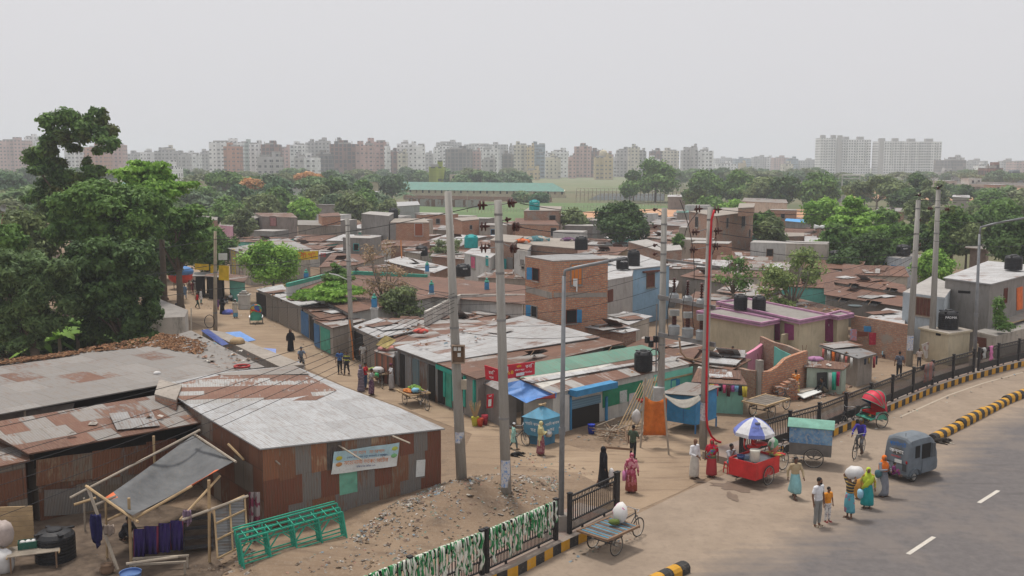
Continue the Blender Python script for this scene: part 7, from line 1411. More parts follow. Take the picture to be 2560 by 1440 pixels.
m_=person('man in yellow and black striped shirt holding a white sack on his head',2122,1296,1.62,-70,'load',hstripe('yellowstripe',[(.02,.025,.03),(.02,.025,.03),(.45,.28,.06)],.12),'short',pattern('lungi_blue',[(.10,.32,.38),(.10,.32,.38),(.28,.14,.20),(.08,.26,.34)],7),'lungi',vox=.014,hem=.26)
SACK=paint((.62,.61,.60),.7,dirt=.08,name='sack_white')
def sackb(sx,sy,sz,m=None,seed=1):
 def f(mb):
  mb.ell((0,0,0),(sx,sy,sz),m or SACK,14,9);
  for i,v_ in enumerate(mb.v):k=1+.10*math.sin(v_.x*23+seed)*math.cos(v_.z*19+v_.y*11);mb.v[i]=v_*k
 return f
held(m_,'sack','white plastic sack carried on the head of the man in the striped shirt','sack',(0,.16,1.78),sackb(.26,.36,.24))
w=person('young woman in lime green headscarf and teal trousers holding a blue bag',2167,1271,1.56,-10,'stand',pattern('kameez',[(.45,.40,.06),(.35,.30,.06),(.42,.22,.06)],14),'kurta',C('teal',(.02,.26,.27)),'skirt',scarf=C('lime',(.45,.56,.05)),vox=.014,hem=.16,drape=C('lime',(.45,.56,.05)))
held(w,'plastic_bag','light blue plastic bag hanging from the hand of the lime scarfed woman','plastic bag',(-.28,-.06,.62),sackb(.13,.11,.2,paint((.30,.52,.66),.5,dirt=.05,name='bag_blue')))
w=person('woman in grey robe and orange headscarf carrying a small child',2206,1241,1.62,20,'hold',C('greyrobe',(.20,.21,.24)),'kurta',C('greyrobe',(.20,.21,.24)),'skirt',scarf=C('orangescarf',(.70,.16,.02)),vox=.014,hem=.08)
person('small child in purple carried in the arms of the woman with the orange headscarf',0,0,.95,60,'sit',C('purple',(.16,.03,.12)),'short',C('purple',(.16,.03,.12)),'trousers',vox=.016,at_=w.location+V((.32,-.1,.88)))
held(w,'handbag','dark teal handbag hanging at the side of the woman in grey','handbag',(-.30,-.05,1.0),sackb(.16,.12,.17,paint((.05,.13,.15),.6,dirt=.1,name='bag_teal')))
q=g(2192,1240);mb=MB();mb.ell((0,0,.40),(.30,.24,.42),paint((.52,.47,.40),.8,dirt=.1,name='sack_cream'),16,10)
for i,v_ in enumerate(mb.v):mb.v[i]=V((v_.x*(1+.08*math.sin(v_.z*17)),v_.y,max(0,v_.z)))
mb.lathe([(.06,.80),(.09,.86),(.11,.90)],(0,0,0),SACK,9);sk_=mb.build('sack',smooth=True);sk_.location=q;tag(sk_,'big cream sack standing on the road beside the woman in grey','sack')
q=g(2146,1247);mb=MB();mb.ell((0,0,.42),(.22,.2,.42),paint((.52,.25,.05),.8,name='sack_ochre'),12,8);sk_=mb.build('sack',smooth=True);sk_.location=q;tag(sk_,'ochre sack half hidden behind the lime scarfed woman','sack')
w=person('woman in a black robe and veil carrying a white sack near the short railing',1508,1216,1.62,115,'walk',robe=C('black',(.012,.012,.016)),vox=.016)
held(w,'sack','white bag hanging from the arm of the woman in black','sack',(-.28,-.22,.60),sackb(.12,.12,.24))
w=person('woman in pink patterned scarf and rust red clothes walking with a pink bag',1578,1232,1.58,160,'stand',pattern('pinkflower',[(.42,.10,.16),(.30,.04,.08),(.55,.25,.28)],10),'kurta',pattern('rustflower',[(.22,.05,.03),(.35,.10,.10),(.2,.04,.03)],9),'skirt',scarf=pattern('pinkflower',[(.42,.10,.16),(.30,.04,.08),(.55,.25,.28)],10),vox=.016)
held(w,'shopping_bag','pink cloth bag held by the woman in the pink patterned scarf','bag',(.30,-.05,.72),lambda mb:mb.box((0,0,0),(.12,.34,.36),C('bagpink',(.50,.18,.34))))
person('man in dark green shirt standing beside the wooden crate pile',1582,1149,1.52,140,'front',C('darkgreen',(.05,.075,.05)),'short',C('darkpants',(.02,.022,.025)),'trousers',vox=.016)
w=person('woman in pale yellow headscarf carrying a round metal pot past the blue cart',1352,1138,1.52,95,'hold',C('paleyellow',(.55,.50,.26)),'kurta',pattern('skirtred',[(.22,.06,.08),(.30,.16,.16),(.2,.05,.07)],12),'skirt',scarf=C('paleyellow',(.55,.50,.26)),vox=.016)
held(w,'metal_pot','round silver pot carried by the woman in the yellow headscarf','pot',(.02,-.38,1.08),lambda mb:mb.lathe([(.03,-.16),(.13,-.12),(.18,0),(.13,.10),(.07,.13),(.10,.16)],(0,0,0),paint((.45,.45,.45),.3,.8,dirt=.05,name='aluminium'),16))
person('child in mint green with white cap walking behind the insulator pole',1284,1124,1.22,100,'walk',C('mint',(.30,.52,.46)),'kurta',C('darkteal',(.08,.12,.13)),'trousers',cap=WHITE,vox=.016)
person('man in blue checked shirt walking arm on shoulder up the lane',850,934,1.50,10,'walk',pattern('bluecheck',[(.04,.10,.30),(.08,.2,.4),(.03,.06,.2)],14),'short',C('darkpants',(.02,.022,.025)),'trousers',vox=.018)
person('man in black and yellow banded shirt walking beside the one in blue',867,937,1.46,-10,'walk',hstripe('blackyellow',[(.02,.03,.05),(.02,.03,.05),(.02,.03,.05),(.5,.5,.05)],.28),'long',C('darkpants',(.02,.022,.025)),'trousers',vox=.018)
person('woman in black robe with a red shoulder bag in the middle of the lane',727,878,1.50,25,'stand',robe=C('black',(.012,.012,.016)),vox=.02)
person('man in pale grey shirt standing before the roller shutters',908,915,1.46,170,'stand',C('palegrey',(.45,.44,.42)),'short',C('palepants',(.36,.33,.3)),'trousers',vox=.018)
person('woman wrapped in a black and lilac striped shawl at the vegetable cart',903,978,1.52,70,'stand',robe=stripes('cloth_shawl',[(.03,.03,.04),(.38,.30,.40),(.05,.05,.06),(.30,.24,.33)],.17,2,'Object'),vox=.018)
person('man in red top leaning in behind the striped shawl',914,973,1.54,80,'hold',C('redtop',(.50,.02,.03)),'short',C('bluejeans',(.04,.08,.16)),'trousers',vox=.018)
person('man in grey printed shirt and purple checked lungi at the vegetable cart',929,988,1.50,80,'hold',pattern('greyprint',[(.25,.24,.24),(.35,.34,.33)],20),'short',pattern('lungi_purple',[(.10,.04,.09),(.22,.14,.18),(.08,.04,.08)],14),'lungi',skin=SKIN2,vox=.018)
person('vegetable seller in white shirt and maroon head cloth',979,975,1.52,-70,'hold',WHITE,'short',C('palelungi',(.40,.38,.38)),'lungi',skin=SKIN2,turban=C('maroon',(.12,.03,.06)),vox=.018)
person('small child in red sitting against the pale tin shutter',1033,968,1.05,20,'sit',C('red',(.45,.01,.03)),'short',C('red',(.45,.01,.03)),'trousers',vox=.02)
person('motorcyclist in helmet passing behind the pale shed roof',752,928,1.50,30,'cycle',C('greyblue',(.16,.2,.26)),'short',C('darkpants',(.02,.022,.025)),'trousers',cap=C('helmet',(.10,.11,.12)),vox=.02,z0=.0)
person('man in long cream tunic and white cap by the white pillar',589,795,1.56,170,'stand',C('cream',(.55,.50,.42)),'kurta',C('bluelungi',(.12,.32,.46)),'lungi',cap=WHITE,vox=.02)
person('woman in black veil beside the wooden lane pole',556,785,1.50,150,'stand',robe=C('black',(.012,.012,.016)),vox=.022)
person('child in purple walking beside the veiled woman by the wooden pole',545,775,1.05,150,'stand',C('violet',(.14,.06,.2)),'kurta',C('redtrouser',(.3,.05,.06)),'trousers',vox=.022)
person('man in red vest and dark trousers striding across the lane',494,771,1.42,90,'walk',C('redtop',(.50,.02,.03)),'vest',C('darkgreenp',(.03,.07,.05)),'trousers',vox=.022)
person('man in white tunic right behind the red vested man',503,760,1.42,90,'stand',WHITE,'kurta',C('tealp',(.15,.3,.3)),'trousers',vox=.022)
person('man in blue grey tunic walking up the far lane',462,748,1.42,180,'walk',C('bluetunic',(.16,.25,.38)),'kurta',C('bluetunic',(.16,.25,.38)),'trousers',vox=.022)
for i,(x_,y_,c_,lab) in enumerate(((452,740,(.06,.10,.2),'boy in dark blue with white cap in the far lane'),(474,735,(.30,.24,.2),'first schoolchild of the crowd below the tarp van'),(482,737,(.35,.1,.1),'child in reddish top in the crowd below the tarp van'),(490,734,(.5,.5,.5),'child in white in the crowd below the tarp van'),(497,738,(.6,.58,.55),'taller child in white in the crowd below the tarp van'),(503,733,(.65,.28,.02),'person in orange at the back of the far lane crowd'),(486,716,(.45,.42,.38),'man in pale tunic beside the tarp covered van'),(455,722,(.3,.3,.45),'lilac dressed person left of the tarp covered van'),(380,690,(.35,.03,.03),'person in red at the shaded far end of the lane'),(398,700,(.2,.2,.22),'seated figure by the shaded far stalls'),(370,676,(.3,.25,.22),'second figure at the shaded far end'))):
 person(lab,x_,y_,1.35 if i else 1.2,R.uniform(-180,180),'stand',C('far%d'%i,c_),'kurta' if i%2 else 'short',C('farp%d'%(i%3),((.05,.06,.08),(.25,.23,.2),(.3,.06,.06))[i%3]),'trousers',vox=.028,cap=WHITE if i in(0,6,3) else None,fingers=False)
person('head and shoulders of a person in maroon beyond the small concrete house',417,775,1.3,30,'stand',C('maroon2',(.08,.02,.02)),'short',C('darkpants',(.02,.022,.025)),'trousers',vox=.025,fingers=False);person('person with bright green cap beyond the small concrete house wall',457,797,1.35,20,'stand',C('greyg',(.3,.3,.3)),'short',C('darkpants',(.02,.022,.025)),'trousers',cap=C('greencap',(.05,.45,.30)),vox=.025,fingers=False)
person('dark haired person beside the one with the green cap',445,790,1.3,20,'stand',C('dk',(.05,.05,.06)),'short',C('darkpants',(.02,.022,.025)),'trousers',vox=.025,fingers=False)
person('shopkeeper sitting in the teal stall by the white pillar',563,760,1.3,40,'sit',C('dk',(.05,.05,.06)),'short',C('greyg',(.3,.3,.3)),'lungi',vox=.025,fingers=False);person('second man sitting before the teal stall by the white pillar',578,752,1.3,-20,'sit',C('white',(.66,.66,.68)),'short',C('dk',(.05,.05,.06)),'lungi',vox=.025,fingers=False)
person('man in cream shirt building the wall beside the pink room',1831,920,1.35,-60,'stand',C('creamshirt',(.50,.45,.28)),'short',C('greyp',(.10,.11,.11)),'trousers',vox=.018,z0=.3)
person('woman in orange top and yellow skirt with back turned at the brick stack',1988,992,1.50,175,'hold',pattern('orangeprint',[(.70,.22,.03),(.65,.18,.03),(.7,.5,.3)],14),'short',C('yellow',(.60,.50,.10)),'skirt',hairt='bun',vox=.018)
person('small child squatting beside the woman in orange',1975,995,.95,150,'crouch',C('brownred',(.28,.08,.04)),'short',C('brownred',(.28,.08,.04)),'trousers',vox=.02)
person('man in black crouching over the rubble behind the railing',2066,985,1.58,-75,'crouch',C('blacks',(.025,.028,.032)),'long',C('khaki',(.16,.14,.1)),'trousers',vox=.018)
person('man in dark checked shirt seen from behind at the plaid blanket',2247,945,1.60,165,'stand',pattern('darkcheck',[(.08,.09,.12),(.14,.15,.18),(.05,.06,.09)],12),'short',C('darkpants',(.02,.022,.025)),'trousers',vox=.018)
person('child in pale blue sitting before the brick wall',2209,895,1.2,10,'sit',pattern('palebluep',[(.35,.5,.55),(.2,.35,.4)],14),'long',C('dk',(.05,.05,.06)),'trousers',vox=.02);person('child with bare arms sitting right of the one in pale blue',2227,898,1.2,15,'sit',C('brown',(.14,.08,.06)),'vest',C('beige',(.38,.32,.22)),'lungi',vox=.02)
person('boy in pale top behind the railing by the slim poles',2297,918,1.2,-20,'stand',C('paletop',(.48,.40,.36)),'short',C('dk',(.05,.05,.06)),'trousers',vox=.02);person('man in beige sweater leaning on the railing at the right lamp post',2437,913,1.62,30,'stand',C('beige2',(.38,.31,.22)),'long',C('olivep',(.10,.09,.06)),'trousers',vox=.018)
person('man in blue jeans and teal top carrying a dark bundle near the grey house',2538,890,1.55,60,'load',C('tealdark',(.05,.12,.16)),'long',C('jeans2',(.16,.25,.38)),'trousers',vox=.018)
# ================================================================ vehicles (local frame: +X forward, origin on the ground under the rear axle)
TYRE=paint((.035,.033,.032),.8,dirt=.5,name='tyre');RIM=paint((.35,.33,.30),.5,.4,dirt=.3,name='rim');FRM=paint((.05,.05,.055),.5,dirt=.3,name='frame_black');CHROME=paint((.5,.5,.5),.3,.7,dirt=.1,name='chrome');SEAT=plain('saddle_black',(.02,.02,.02),.5)
def place(o,rear,front,s=None,L=1.75):
 A_,B_=g(*rear),g(*front);d=B_-A_;o.location=A_;o.rotation_euler=(0,0,math.atan2(d.y,d.x));k=s or 1.0;o.scale=(k,k,k)
def cyc_front(o,xw,r=.33,seat=True,fr=FRM):
 mb=MB();mb.wheel((xw,0,r),(0,1,0),r,TYRE,RIM);mb.build('wheel',o);mb=MB()
 for y_ in(-.05,.05):mb.tube([(xw,y_,r),(xw-.12,y_,r*2+.1)],.014,fr,5)
 mb.tube([(xw-.12,-.06,r*2+.1),(xw-.12,.06,r*2+.1)],.015,fr,5);mb.tube([(xw-.12,0,r*2+.05),(xw-.20,0,.98)],.02,fr,6);mb.tube([(xw-.15,0,.78),(xw-.62,0,.36),(.05,0,.36)],.018,fr,6);mb.tube([(xw-.18,0,.86),(xw-.78,0,.80)],.018,fr,6);mb.tube([(xw-.62,0,.36),(xw-.80,0,.92)],.018,fr,6);mb.build('frame',o)
 mb=MB();mb.tube([(xw-.42,-.26,1.02),(xw-.28,-.22,1.05),(xw-.20,-.06,1.0),(xw-.20,.06,1.0),(xw-.28,.22,1.05),(xw-.42,.26,1.02)],.013,CHROME,6);mb.build('handlebar',o)
 if seat:mb=MB();mb.ell((xw-.84,0,.95),(.13,.08,.04),SEAT);mb.build('saddle',o,smooth=True)
 mb=MB();mb.tube([(xw-.62+.09*math.cos(a),-.05,.36+.09*math.sin(a)) for a in[k*PI/5 for k in range(11)]],.012,CHROME,4,False);mb.bar((xw-.62,-.1,.36),(xw-.50,-.1,.24),.02,.02,CHROME);mb.bar((xw-.62,.1,.36),(xw-.74,.1,.48),.02,.02,CHROME);mb.build('crank',o)
def axle(o,w_=.46,r=.33,fr=FRM):
 for y_ in(-w_,w_):mb=MB();mb.wheel((0,y_,r),(0,1,0),r,TYRE,RIM);mb.build('wheel',o)
 mb=MB();mb.tube([(0,-w_,r),(0,w_,r)],.02,fr,6)
 for y_ in(-w_*.75,w_*.75):mb.bar((-.45,y_,r+.16),(.45,y_,r+.16),.03,.05,fr);mb.tube([(-.3,y_,r+.3),(0,y_,r+.02),(.3,y_,r+.3)],.015,fr,4)
 mb.build('axle',o)
def flatbed(label,rear,front,plank,edge,z=.72,x0=-.62,x1=.98,w_=.58,wr=.46,s=1.0,xw=1.78,cargo=None):
 o=thing('flatbed_van',label,'rickshaw van',(0,0,0));axle(o,wr);cyc_front(o,xw);mb=MB();n=15
 for i in range(n):y_=-w_+2*w_*(i+.5)/n if False else 0
 k=17
 for i in range(k):x_=x0+(x1-x0)*(i+.5)/k;m=plank[i%len(plank)];mb.box((x_,0,z+.003*(i%3)),((x1-x0)/k*.78,2*w_-.06,.025),m)
 mb.build('deck',o);mb=MB()
 for y_ in(-w_,w_):mb.bar((x0-.05,y_,z),(x1+.05,y_,z),.07,.07,edge)
 for x_ in(x0,x1):mb.bar((x_,-w_,z-.01),(x_,w_,z-.01),.07,.06,edge)
 for x_ in(x0+.3,0,x1-.3):mb.bar((x_,-w_,z-.07),(x_,w_,z-.07),.04,.05,edge)
 for x_ in(-.3,.3):
  for y_ in(-w_*.6,w_*.6):mb.bar((x_,y_,.5),(x_,y_,z-.04),.04,.04,edge)
 mb.build('bed_frame',o);place(o,rear,front,s);return o
WPL=[paint((.16,.12,.10),.9,name='plank_a'),paint((.09,.24,.33),.8,name='plank_blue'),paint((.22,.16,.12),.9,name='plank_b'),paint((.10,.22,.30),.8,name='plank_blue2'),paint((.13,.10,.09),.9,name='plank_c')]
v1=flatbed('flatbed rickshaw van with blue and brown planks parked at the striped kerb',(1512,1380),(1612,1334),WPL,WOOD,s=1.05)
def on(o,loc):return Matrix.LocRotScale(o.location,o.rotation_euler,o.scale)@V(loc)
q=on(v1,(.78,0,.76));mb=MB();sackb(.20,.30,.34,pattern('sackprint',[(.66,.64,.62),(.66,.64,.62),(.66,.64,.62),(.55,.12,.30)],7))(mb);s_=mb.build('sack',smooth=True);s_.location=q+V((0,0,.34));s_.rotation_euler=(0,.25,.6);tag(s_,'white and pink printed sack lying on the blue planked van','sack')
mb=MB();sackb(.2,.14,.1,paint((.10,.14,.03),.8,name='green_leaf_bundle'))(mb);s_=mb.build('leaf_bundle',smooth=True);s_.location=q+V((-.22,-.28,.12));tag(s_,'small bundle of green leaves on the blue planked van','bundle')
flatbed('empty brown plank van parked behind the long railing',(1905,1044),(1984,1018),[paint((.22,.19,.16),.9,name='plank_old'),paint((.17,.15,.13),.9,name='plank_old2')],BAM,s=1.18,x1=1.2,xw=2.0)
FRUIT=[paint(c_,.6,dirt=.05,name='fruit_%d'%i) for i,c_ in enumerate([(.16,.30,.05),(.60,.20,.04),(.30,.40,.08),(.55,.42,.04)])]
def heap(o,label,name,cat,cx,cy,rx,ry,z,m,r,n,seed):
 rg=random.Random(seed);mb=MB()
 for i in range(n):a,q=rg.uniform(0,6.3),math.sqrt(rg.random());mb.ell((cx+rx*q*math.cos(a),cy+ry*q*math.sin(a),z+r*.7+(1-q)*.14),(r,r,r*.9),m,7,5)
 h_=mb.build(name,smooth=True);h_.matrix_world=Matrix.LocRotScale(o.location,o.rotation_euler,o.scale);h_.location=o.location;h_.rotation_euler=o.rotation_euler;h_.scale=o.scale;h_['kind']='stuff';return h_
v2=flatbed('vegetable van heaped with green cabbages and red tomatoes on the lane corner',(1031,1010),(1086,1036),[WOOD],BAM,s=.98,x0=-.7,x1=.9,w_=.62);heap(v2,'','cabbages','',-.25,.25,.42,.3,.74,FRUIT[0],.10,26,1);heap(v2,'','tomatoes','',.1,-.3,.42,.22,.74,FRUIT[1],.055,60,2);heap(v2,'','green_vegetables','',.3,.2,.3,.25,.74,FRUIT[2],.07,24,5)
mb=MB();sackb(.22,.2,.14,paint((.20,.45,.62),.5,name='bag_cyan'))(mb);s_=mb.build('plastic_bag',smooth=True);s_.location=on(v2,(.62,-.1,.9));tag(s_,'cyan plastic bag lying on the tomato van','plastic bag')
v3=flatbed('vegetable van with leafy greens and white sacks among the customers',(938,957),(968,982),[WOOD],paint((.35,.28,.18),.9,name='sackcloth'),s=.92);heap(v3,'','leafy_greens','',-.3,0,.4,.35,.74,FRUIT[2],.07,40,3);mb=MB();sackb(.35,.3,.18)(mb);s_=mb.build('sack',smooth=True);s_.location=on(v3,(.4,.1,.92));tag(s_,'pale sacks heaped on the van of leafy greens','sack');mb=MB();sackb(.14,.14,.17,paint((.05,.42,.15),.5,name='bag_green'))(mb);s_=mb.build('plastic_bag',smooth=True);s_.location=on(v3,(1.25,-.2,.75));tag(s_,'bright green bag hanging on the vegetable van handlebar','plastic bag')
def rickshaw(label,rear,front,hood,inner,seat,rail,s=1.0,up_=True,back=None):
 o=thing('cycle_rickshaw',label,'cycle rickshaw',(0,0,0));axle(o,.50,.34);cyc_front(o,1.75,.34);mb=MB()
 mb.box((.05,0,.62),(.5,.86,.08),seat);mb.box((-.22,0,.86),(.08,.86,.46),seat);mb.build('seat',o);mb=MB();mb.box((.42,0,.42),(.34,.78,.04),rail)
 for y_ in(-.45,.45):mb.bar((-.28,y_,.55),(.30,y_,.55),.03,.34,rail);mb.bar((.30,y_,.5),(.60,y_,.40),.03,.06,rail)
 mb.bar((-.3,-.45,.50),(-.3,.45,.50),.03,.4,back or rail);mb.build('body',o)
 for y_ in(-.5,.5):
  mb=MB();mb.loft([[V((.38*math.cos(a),y_+dy,.34+.38*math.sin(a)))+V((0,0,dz)) for dy,dz in((-.05,0),(.05,0),(.05,.012),(-.05,.012))] for a in[.3+k*(2.4/8) for k in range(9)]],CHROME);mb.build('mudguard',o)
 N=10;arcs=[]
 for ang_,rr_ in((100,.70),(75,.76),(50,.78),(28,.76)) if up_ else((150,.6),(135,.62),(120,.64)):
  a=math.radians(ang_);base=V((-.12,0,.86));d=V((math.cos(a),0,math.sin(a)));arc=[]
  for k in range(N+1):
   t_=PI*k/N;y_=-.47*math.cos(t_);hgt=rr_*math.sin(t_)**.45;arc.append(base+d*hgt+V((0,y_,0)))
  arcs.append(arc)
 mb=MB();mi_=MB()
 arcs=[[V((-.30,-.47*math.cos(PI*k/N),.66+.35*math.sin(PI*k/N)**.5)) for k in range(N+1)]]+arcs
 for A_,B_ in zip(arcs,arcs[1:]):
  for k in range(N):mb.face([A_[k],A_[k+1],B_[k+1],B_[k]],hood);c0=V((0,0,.9));sh=lambda p_:p_+(c0-p_)*.03;mi_.face([sh(A_[k]),sh(B_[k]),sh(B_[k+1]),sh(A_[k+1])],inner)
 mb.build('hood',o,smooth=True);mi_.build('hood_lining',o,smooth=True);mb=MB()
 for A_ in arcs[1:]:mb.tube([p_*1.0+V((.0,0,.012)) for p_ in A_],.014,rail,5,False)
 mb.build('hood_rib',o);place(o,rear,front,s);return o
rickshaw('cycle rickshaw with red hood and red seat parked by the striped kerb',(2184,1064),(2126,1071),paint((.55,.03,.06),.5,dirt=.08,name='hood_red'),paint((.03,.06,.25),.6,name='hood_blue'),paint((.55,.02,.02),.4,dirt=.05,name='seat_red'),GREENP,1.12)
rickshaw('cycle rickshaw with painted red hood and green back parked in the lane',(641,809),(656,778),pattern('hoodpaint',[(.55,.04,.03),(.5,.04,.03),(.1,.3,.1),(.5,.3,.05),(.05,.1,.3)],5),plain('hood_dark',(.05,.02,.02)),GREENP,GREENP,.98,back=GREENP)
o=thing('box_van','cycle box van with tattered blue sides and green curved roof','cycle box van',(0,0,0));axle(o,.62,.42);cyc_front(o,2.05,.38)
t=NT('tattered_blue',.6);n=t.noise(t.geo(),3,5,.6);n2=t.noise(t.geo(),11,3);t.out(t.mix(t.ramp(n2,.52,.66),t.mix(t.ramp(n,.35,.65),(.08,.19,.36),(.20,.34,.48)),(.30,.33,.35)),n,.05,.6)
mb=MB();mb.box((.15,0,.76),(1.72,1.04,.52),paint((.15,.14,.13),.9,name='van_grey'));mb.build('lower_body',o);mb=MB();mb.box((.15,0,1.36),(1.74,1.06,.70),MATS['tattered_blue']);mb.build('side',o);mb=MB();mb.loft([[V((x_,y_,1.70+.22*(1-(y_/.62)**2)+dz)) for y_,dz in[(-.62+1.24*k/8,0) for k in range(9)]+[(.62-1.24*k/8,.025) for k in range(9)]] for x_ in(-.80,1.10)],paint((.16,.34,.27),.7,name='van_roof_green'));mb.build('roof',o)
mb=MB();mb.box((-.73,.25,1.44),(.03,.2,.2),plain('hole_dark',(.1,.08,.06)));mb.build('window',o);place(o,(2034,1160),(1948,1152),1.0)
o=thing('juice_cart','bright red sugarcane juice cart with press and white bucket under the umbrella','juice cart',(0,0,0));axle(o,.62,.36);cyc_front(o,1.95,.36);mb=MB();x0,x1,w_=-.75,.75,.55
for y_ in(-w_,w_):mb.box(((x0+x1)/2,y_,.62),(x1-x0,.03,.62),REDP)
for x_ in(x0,x1):mb.box((x_,0,.62),(.03,2*w_+.03,.62),REDP)
mb.build('box',o);mb=MB();mb.box((0,0,.84),(x1-x0-.04,2*w_-.04,.03),paint((.3,.31,.32),.4,.5,name='steel_top'));mb.build('counter',o)
mb=MB();mb.box((.25,.2,1.15),(.12,.12,.6),REDP);mb.box((.25,.2,1.22),(.4,.32,.1),REDP);mb.lathe([(.04,0),(.24,.02),(.24,.06),(.04,.08)],(.22,-.1,1.35),REDP,16);mb.tube([(.22+.26*math.cos(a),.42,1.3+.26*math.sin(a)) for a in[k*PI/8 for k in range(17)]],.03,REDP,6);mb.build('cane_press',o)
mb=MB();mb.tube([(.35,-.05,1.62),(.85,.1,1.68)],.15,paint((.35,.36,.37),.4,.5,name='steel_drum'),16);mb.build('drum',o);place(o,(1884,1203),(1950,1178),1.12);jc=o
def prop(name,label,cat,loc,fn,smooth=True,rot=0,group=None):mb=MB();fn(mb);p_=mb.build(name,smooth=smooth);p_.location=loc;p_.rotation_euler=(0,0,rot);return tag(p_,label,cat,group)
BUCK=paint((.62,.60,.52),.6,dirt=.08,name='bucket_white');prop('bucket','tall white plastic bucket standing on the red juice cart','bucket',on(jc,(-.35,-.25,.86)),lambda mb:mb.lathe([(.15,0),(.18,.02),(.20,.42),(.21,.44),(.21,.50),(.17,.5)],(0,0,0),BUCK,18))
prop('tub','dark blue tub on the red juice cart','tub',on(jc,(-.55,.2,.86)),lambda mb:mb.lathe([(.12,0),(.16,.2),(.17,.21),(.12,.05)],(0,0,0),paint((.03,.05,.14),.5,name='tub_navy'),14));prop('glass_tray','pale blue tray of glasses on the red juice cart','tray',on(jc,(-.28,.22,.88)),lambda mb:mb.box((0,0,.05),(.3,.25,.12),paint((.28,.36,.5),.4,name='glass_blue')),False)
prop('sack','green and white printed sack behind the juice press','sack',on(jc,(1.05,-.1,1.15)),sackb(.22,.2,.32,pattern('sackgreen',[(.15,.35,.2),(.5,.52,.48),(.5,.2,.15)],6)))
prop('cloth_pile','red and yellow folded cloths on the juice cart seat','cloth',on(jc,(.85,-.4,.92)),sackb(.34,.22,.08,pattern('cloths',[(.4,.04,.04),(.4,.3,.06),(.1,.15,.08)],8)))
uc=at(1884,1100,jc.location.y+.35);um=thing('umbrella','large blue and white panelled umbrella over the juice cart','umbrella',(uc.x,uc.y,0));ut=at(1884,1044,uc.y).z;ub=at(1884,1092,uc.y-.9).z;Ru=52/F*uc.y*1.02;UW,UB_=C('umb_white',(.62,.62,.64)),C('umb_blue',(.16,.20,.50));mb=MB();n=8
for k in range(n):
 m=UB_ if k%2 else UW
 for j in range(5):
  f=lambda kk,jj:V((Ru*(jj/5)*math.cos(2*PI*kk/n+.3),Ru*(jj/5)*math.sin(2*PI*kk/n+.3),ut-(ut-ub)*(jj/5)**1.8-(.0)))
  q0,q1,q2,q3=f(k,j),f(k,j+1),f(k+1,j+1),f(k+1,j);md=(q1+q2)/2-V((0,0,-.0));mb.face([q0,q1,md,(q0+q3)/2],m);mb.face([(q0+q3)/2,md,q2,q3],m)
 e0,e1=f(k,5),f(k+1,5);mb.face([e0,e0-V((0,0,.14)),e1-V((0,0,.14)),e1],m)
cn=mb.build('canopy',um);s_=cn.modifiers.new('thickness','SOLIDIFY');s_.thickness=.01;mb=MB();mb.tube([(0,0,0),(0,0,ut+.05)],.022,wb,8);mb.build('pole',um);mb=MB();[mb.tube([(0,0,ut-.05),(Ru*.98*math.cos(2*PI*k/n+.3),Ru*.98*math.sin(2*PI*k/n+.3),ub)],.008,GALV,4,False) for k in range(n)];mb.build('ribs',um)
em=MB();em.ell((Ru*.45*math.cos(-1.45),Ru*.45*math.sin(-1.45),ut-(ut-ub)*.26),(.12,.10,.05),plain('emblem_grey',(.12,.12,.16)),10,5);em.build('emblem',um)
text('সবার জন্য',.13,(Ru*.72*math.cos(-1.45),Ru*.72*math.sin(-1.45),ut-(ut-ub)*.52),(1,.1,0),(0,.75,.65),plain('emblem_grey',(.12,.12,.16)),parent=um)
prop('plastic_stool','red plastic stool under the seated juice vendor','stool',g(1822,1183),lambda mb:[mb.box((0,0,.44),(.32,.32,.04),REDP)]+[mb.bar((x_*.17,y_*.17,0),(x_*.13,y_*.13,.44),.04,.04,REDP) for x_ in(-1,1) for y_ in(-1,1)]+[mb.box((x_*.15,0,.24),(.02,.28,.03),REDP) for x_ in(-1,1)],False,.3)
AU=paint((.145,.17,.195),.5,dirt=.15,name='auto_grey');RL,RR_=g(2201,1190),g(2277,1213);rv=RR_-RL;o=thing('auto_rickshaw','grey covered auto rickshaw with blue lettering seen from behind','auto rickshaw',(RL+RR_)/2);o.rotation_euler=(0,0,math.atan2(rv.x,-rv.y));o.scale=(.92,.94,.97);W2=.64
def section(x_,zs,ws):return[V((x_,y_*ws[i],z_)) for i,(y_,z_) in enumerate(zs)]
prof=[(-.94,.30),(-1,.60),(-1,1.05),(-.99,1.55),(-.90,1.76),(-.5,1.86),(0,1.88),(.5,1.86),(.90,1.76),(.99,1.55),(1,1.05),(1,.60),(.94,.30)]
mb=MB();rings=[]
for x_,f,dz,zb in((-.02,.90,-.10,0),(.04,.97,-.02,0),(.25,1,.02,0),(.9,1.0,.05,0),(1.5,1.0,.03,0),(1.9,.95,-.03,0),(2.15,.86,-.20,0)):rings.append([V((x_-(.10 if False else 0)+(.16*max(0,(z_-.9)) if x_<.1 else 0)-(.0 if x_<1.9 else .25*max(0,z_-.9)),y_*W2*f,z_+dz*(z_>1.2))) for y_,z_ in prof])
mb.loft(rings,AU);mb.build('body',o,smooth=False)
mb=MB();mb.loft([[V((x_,y_*W2*f,z_)) for y_,z_ in((-1,.3),(-1,.62),(-.6,.86),(.6,.86),(1,.62),(1,.3))] for x_,f in((2.1,.85),(2.45,.6),(2.62,.38))],AU);mb.build('nose',o)
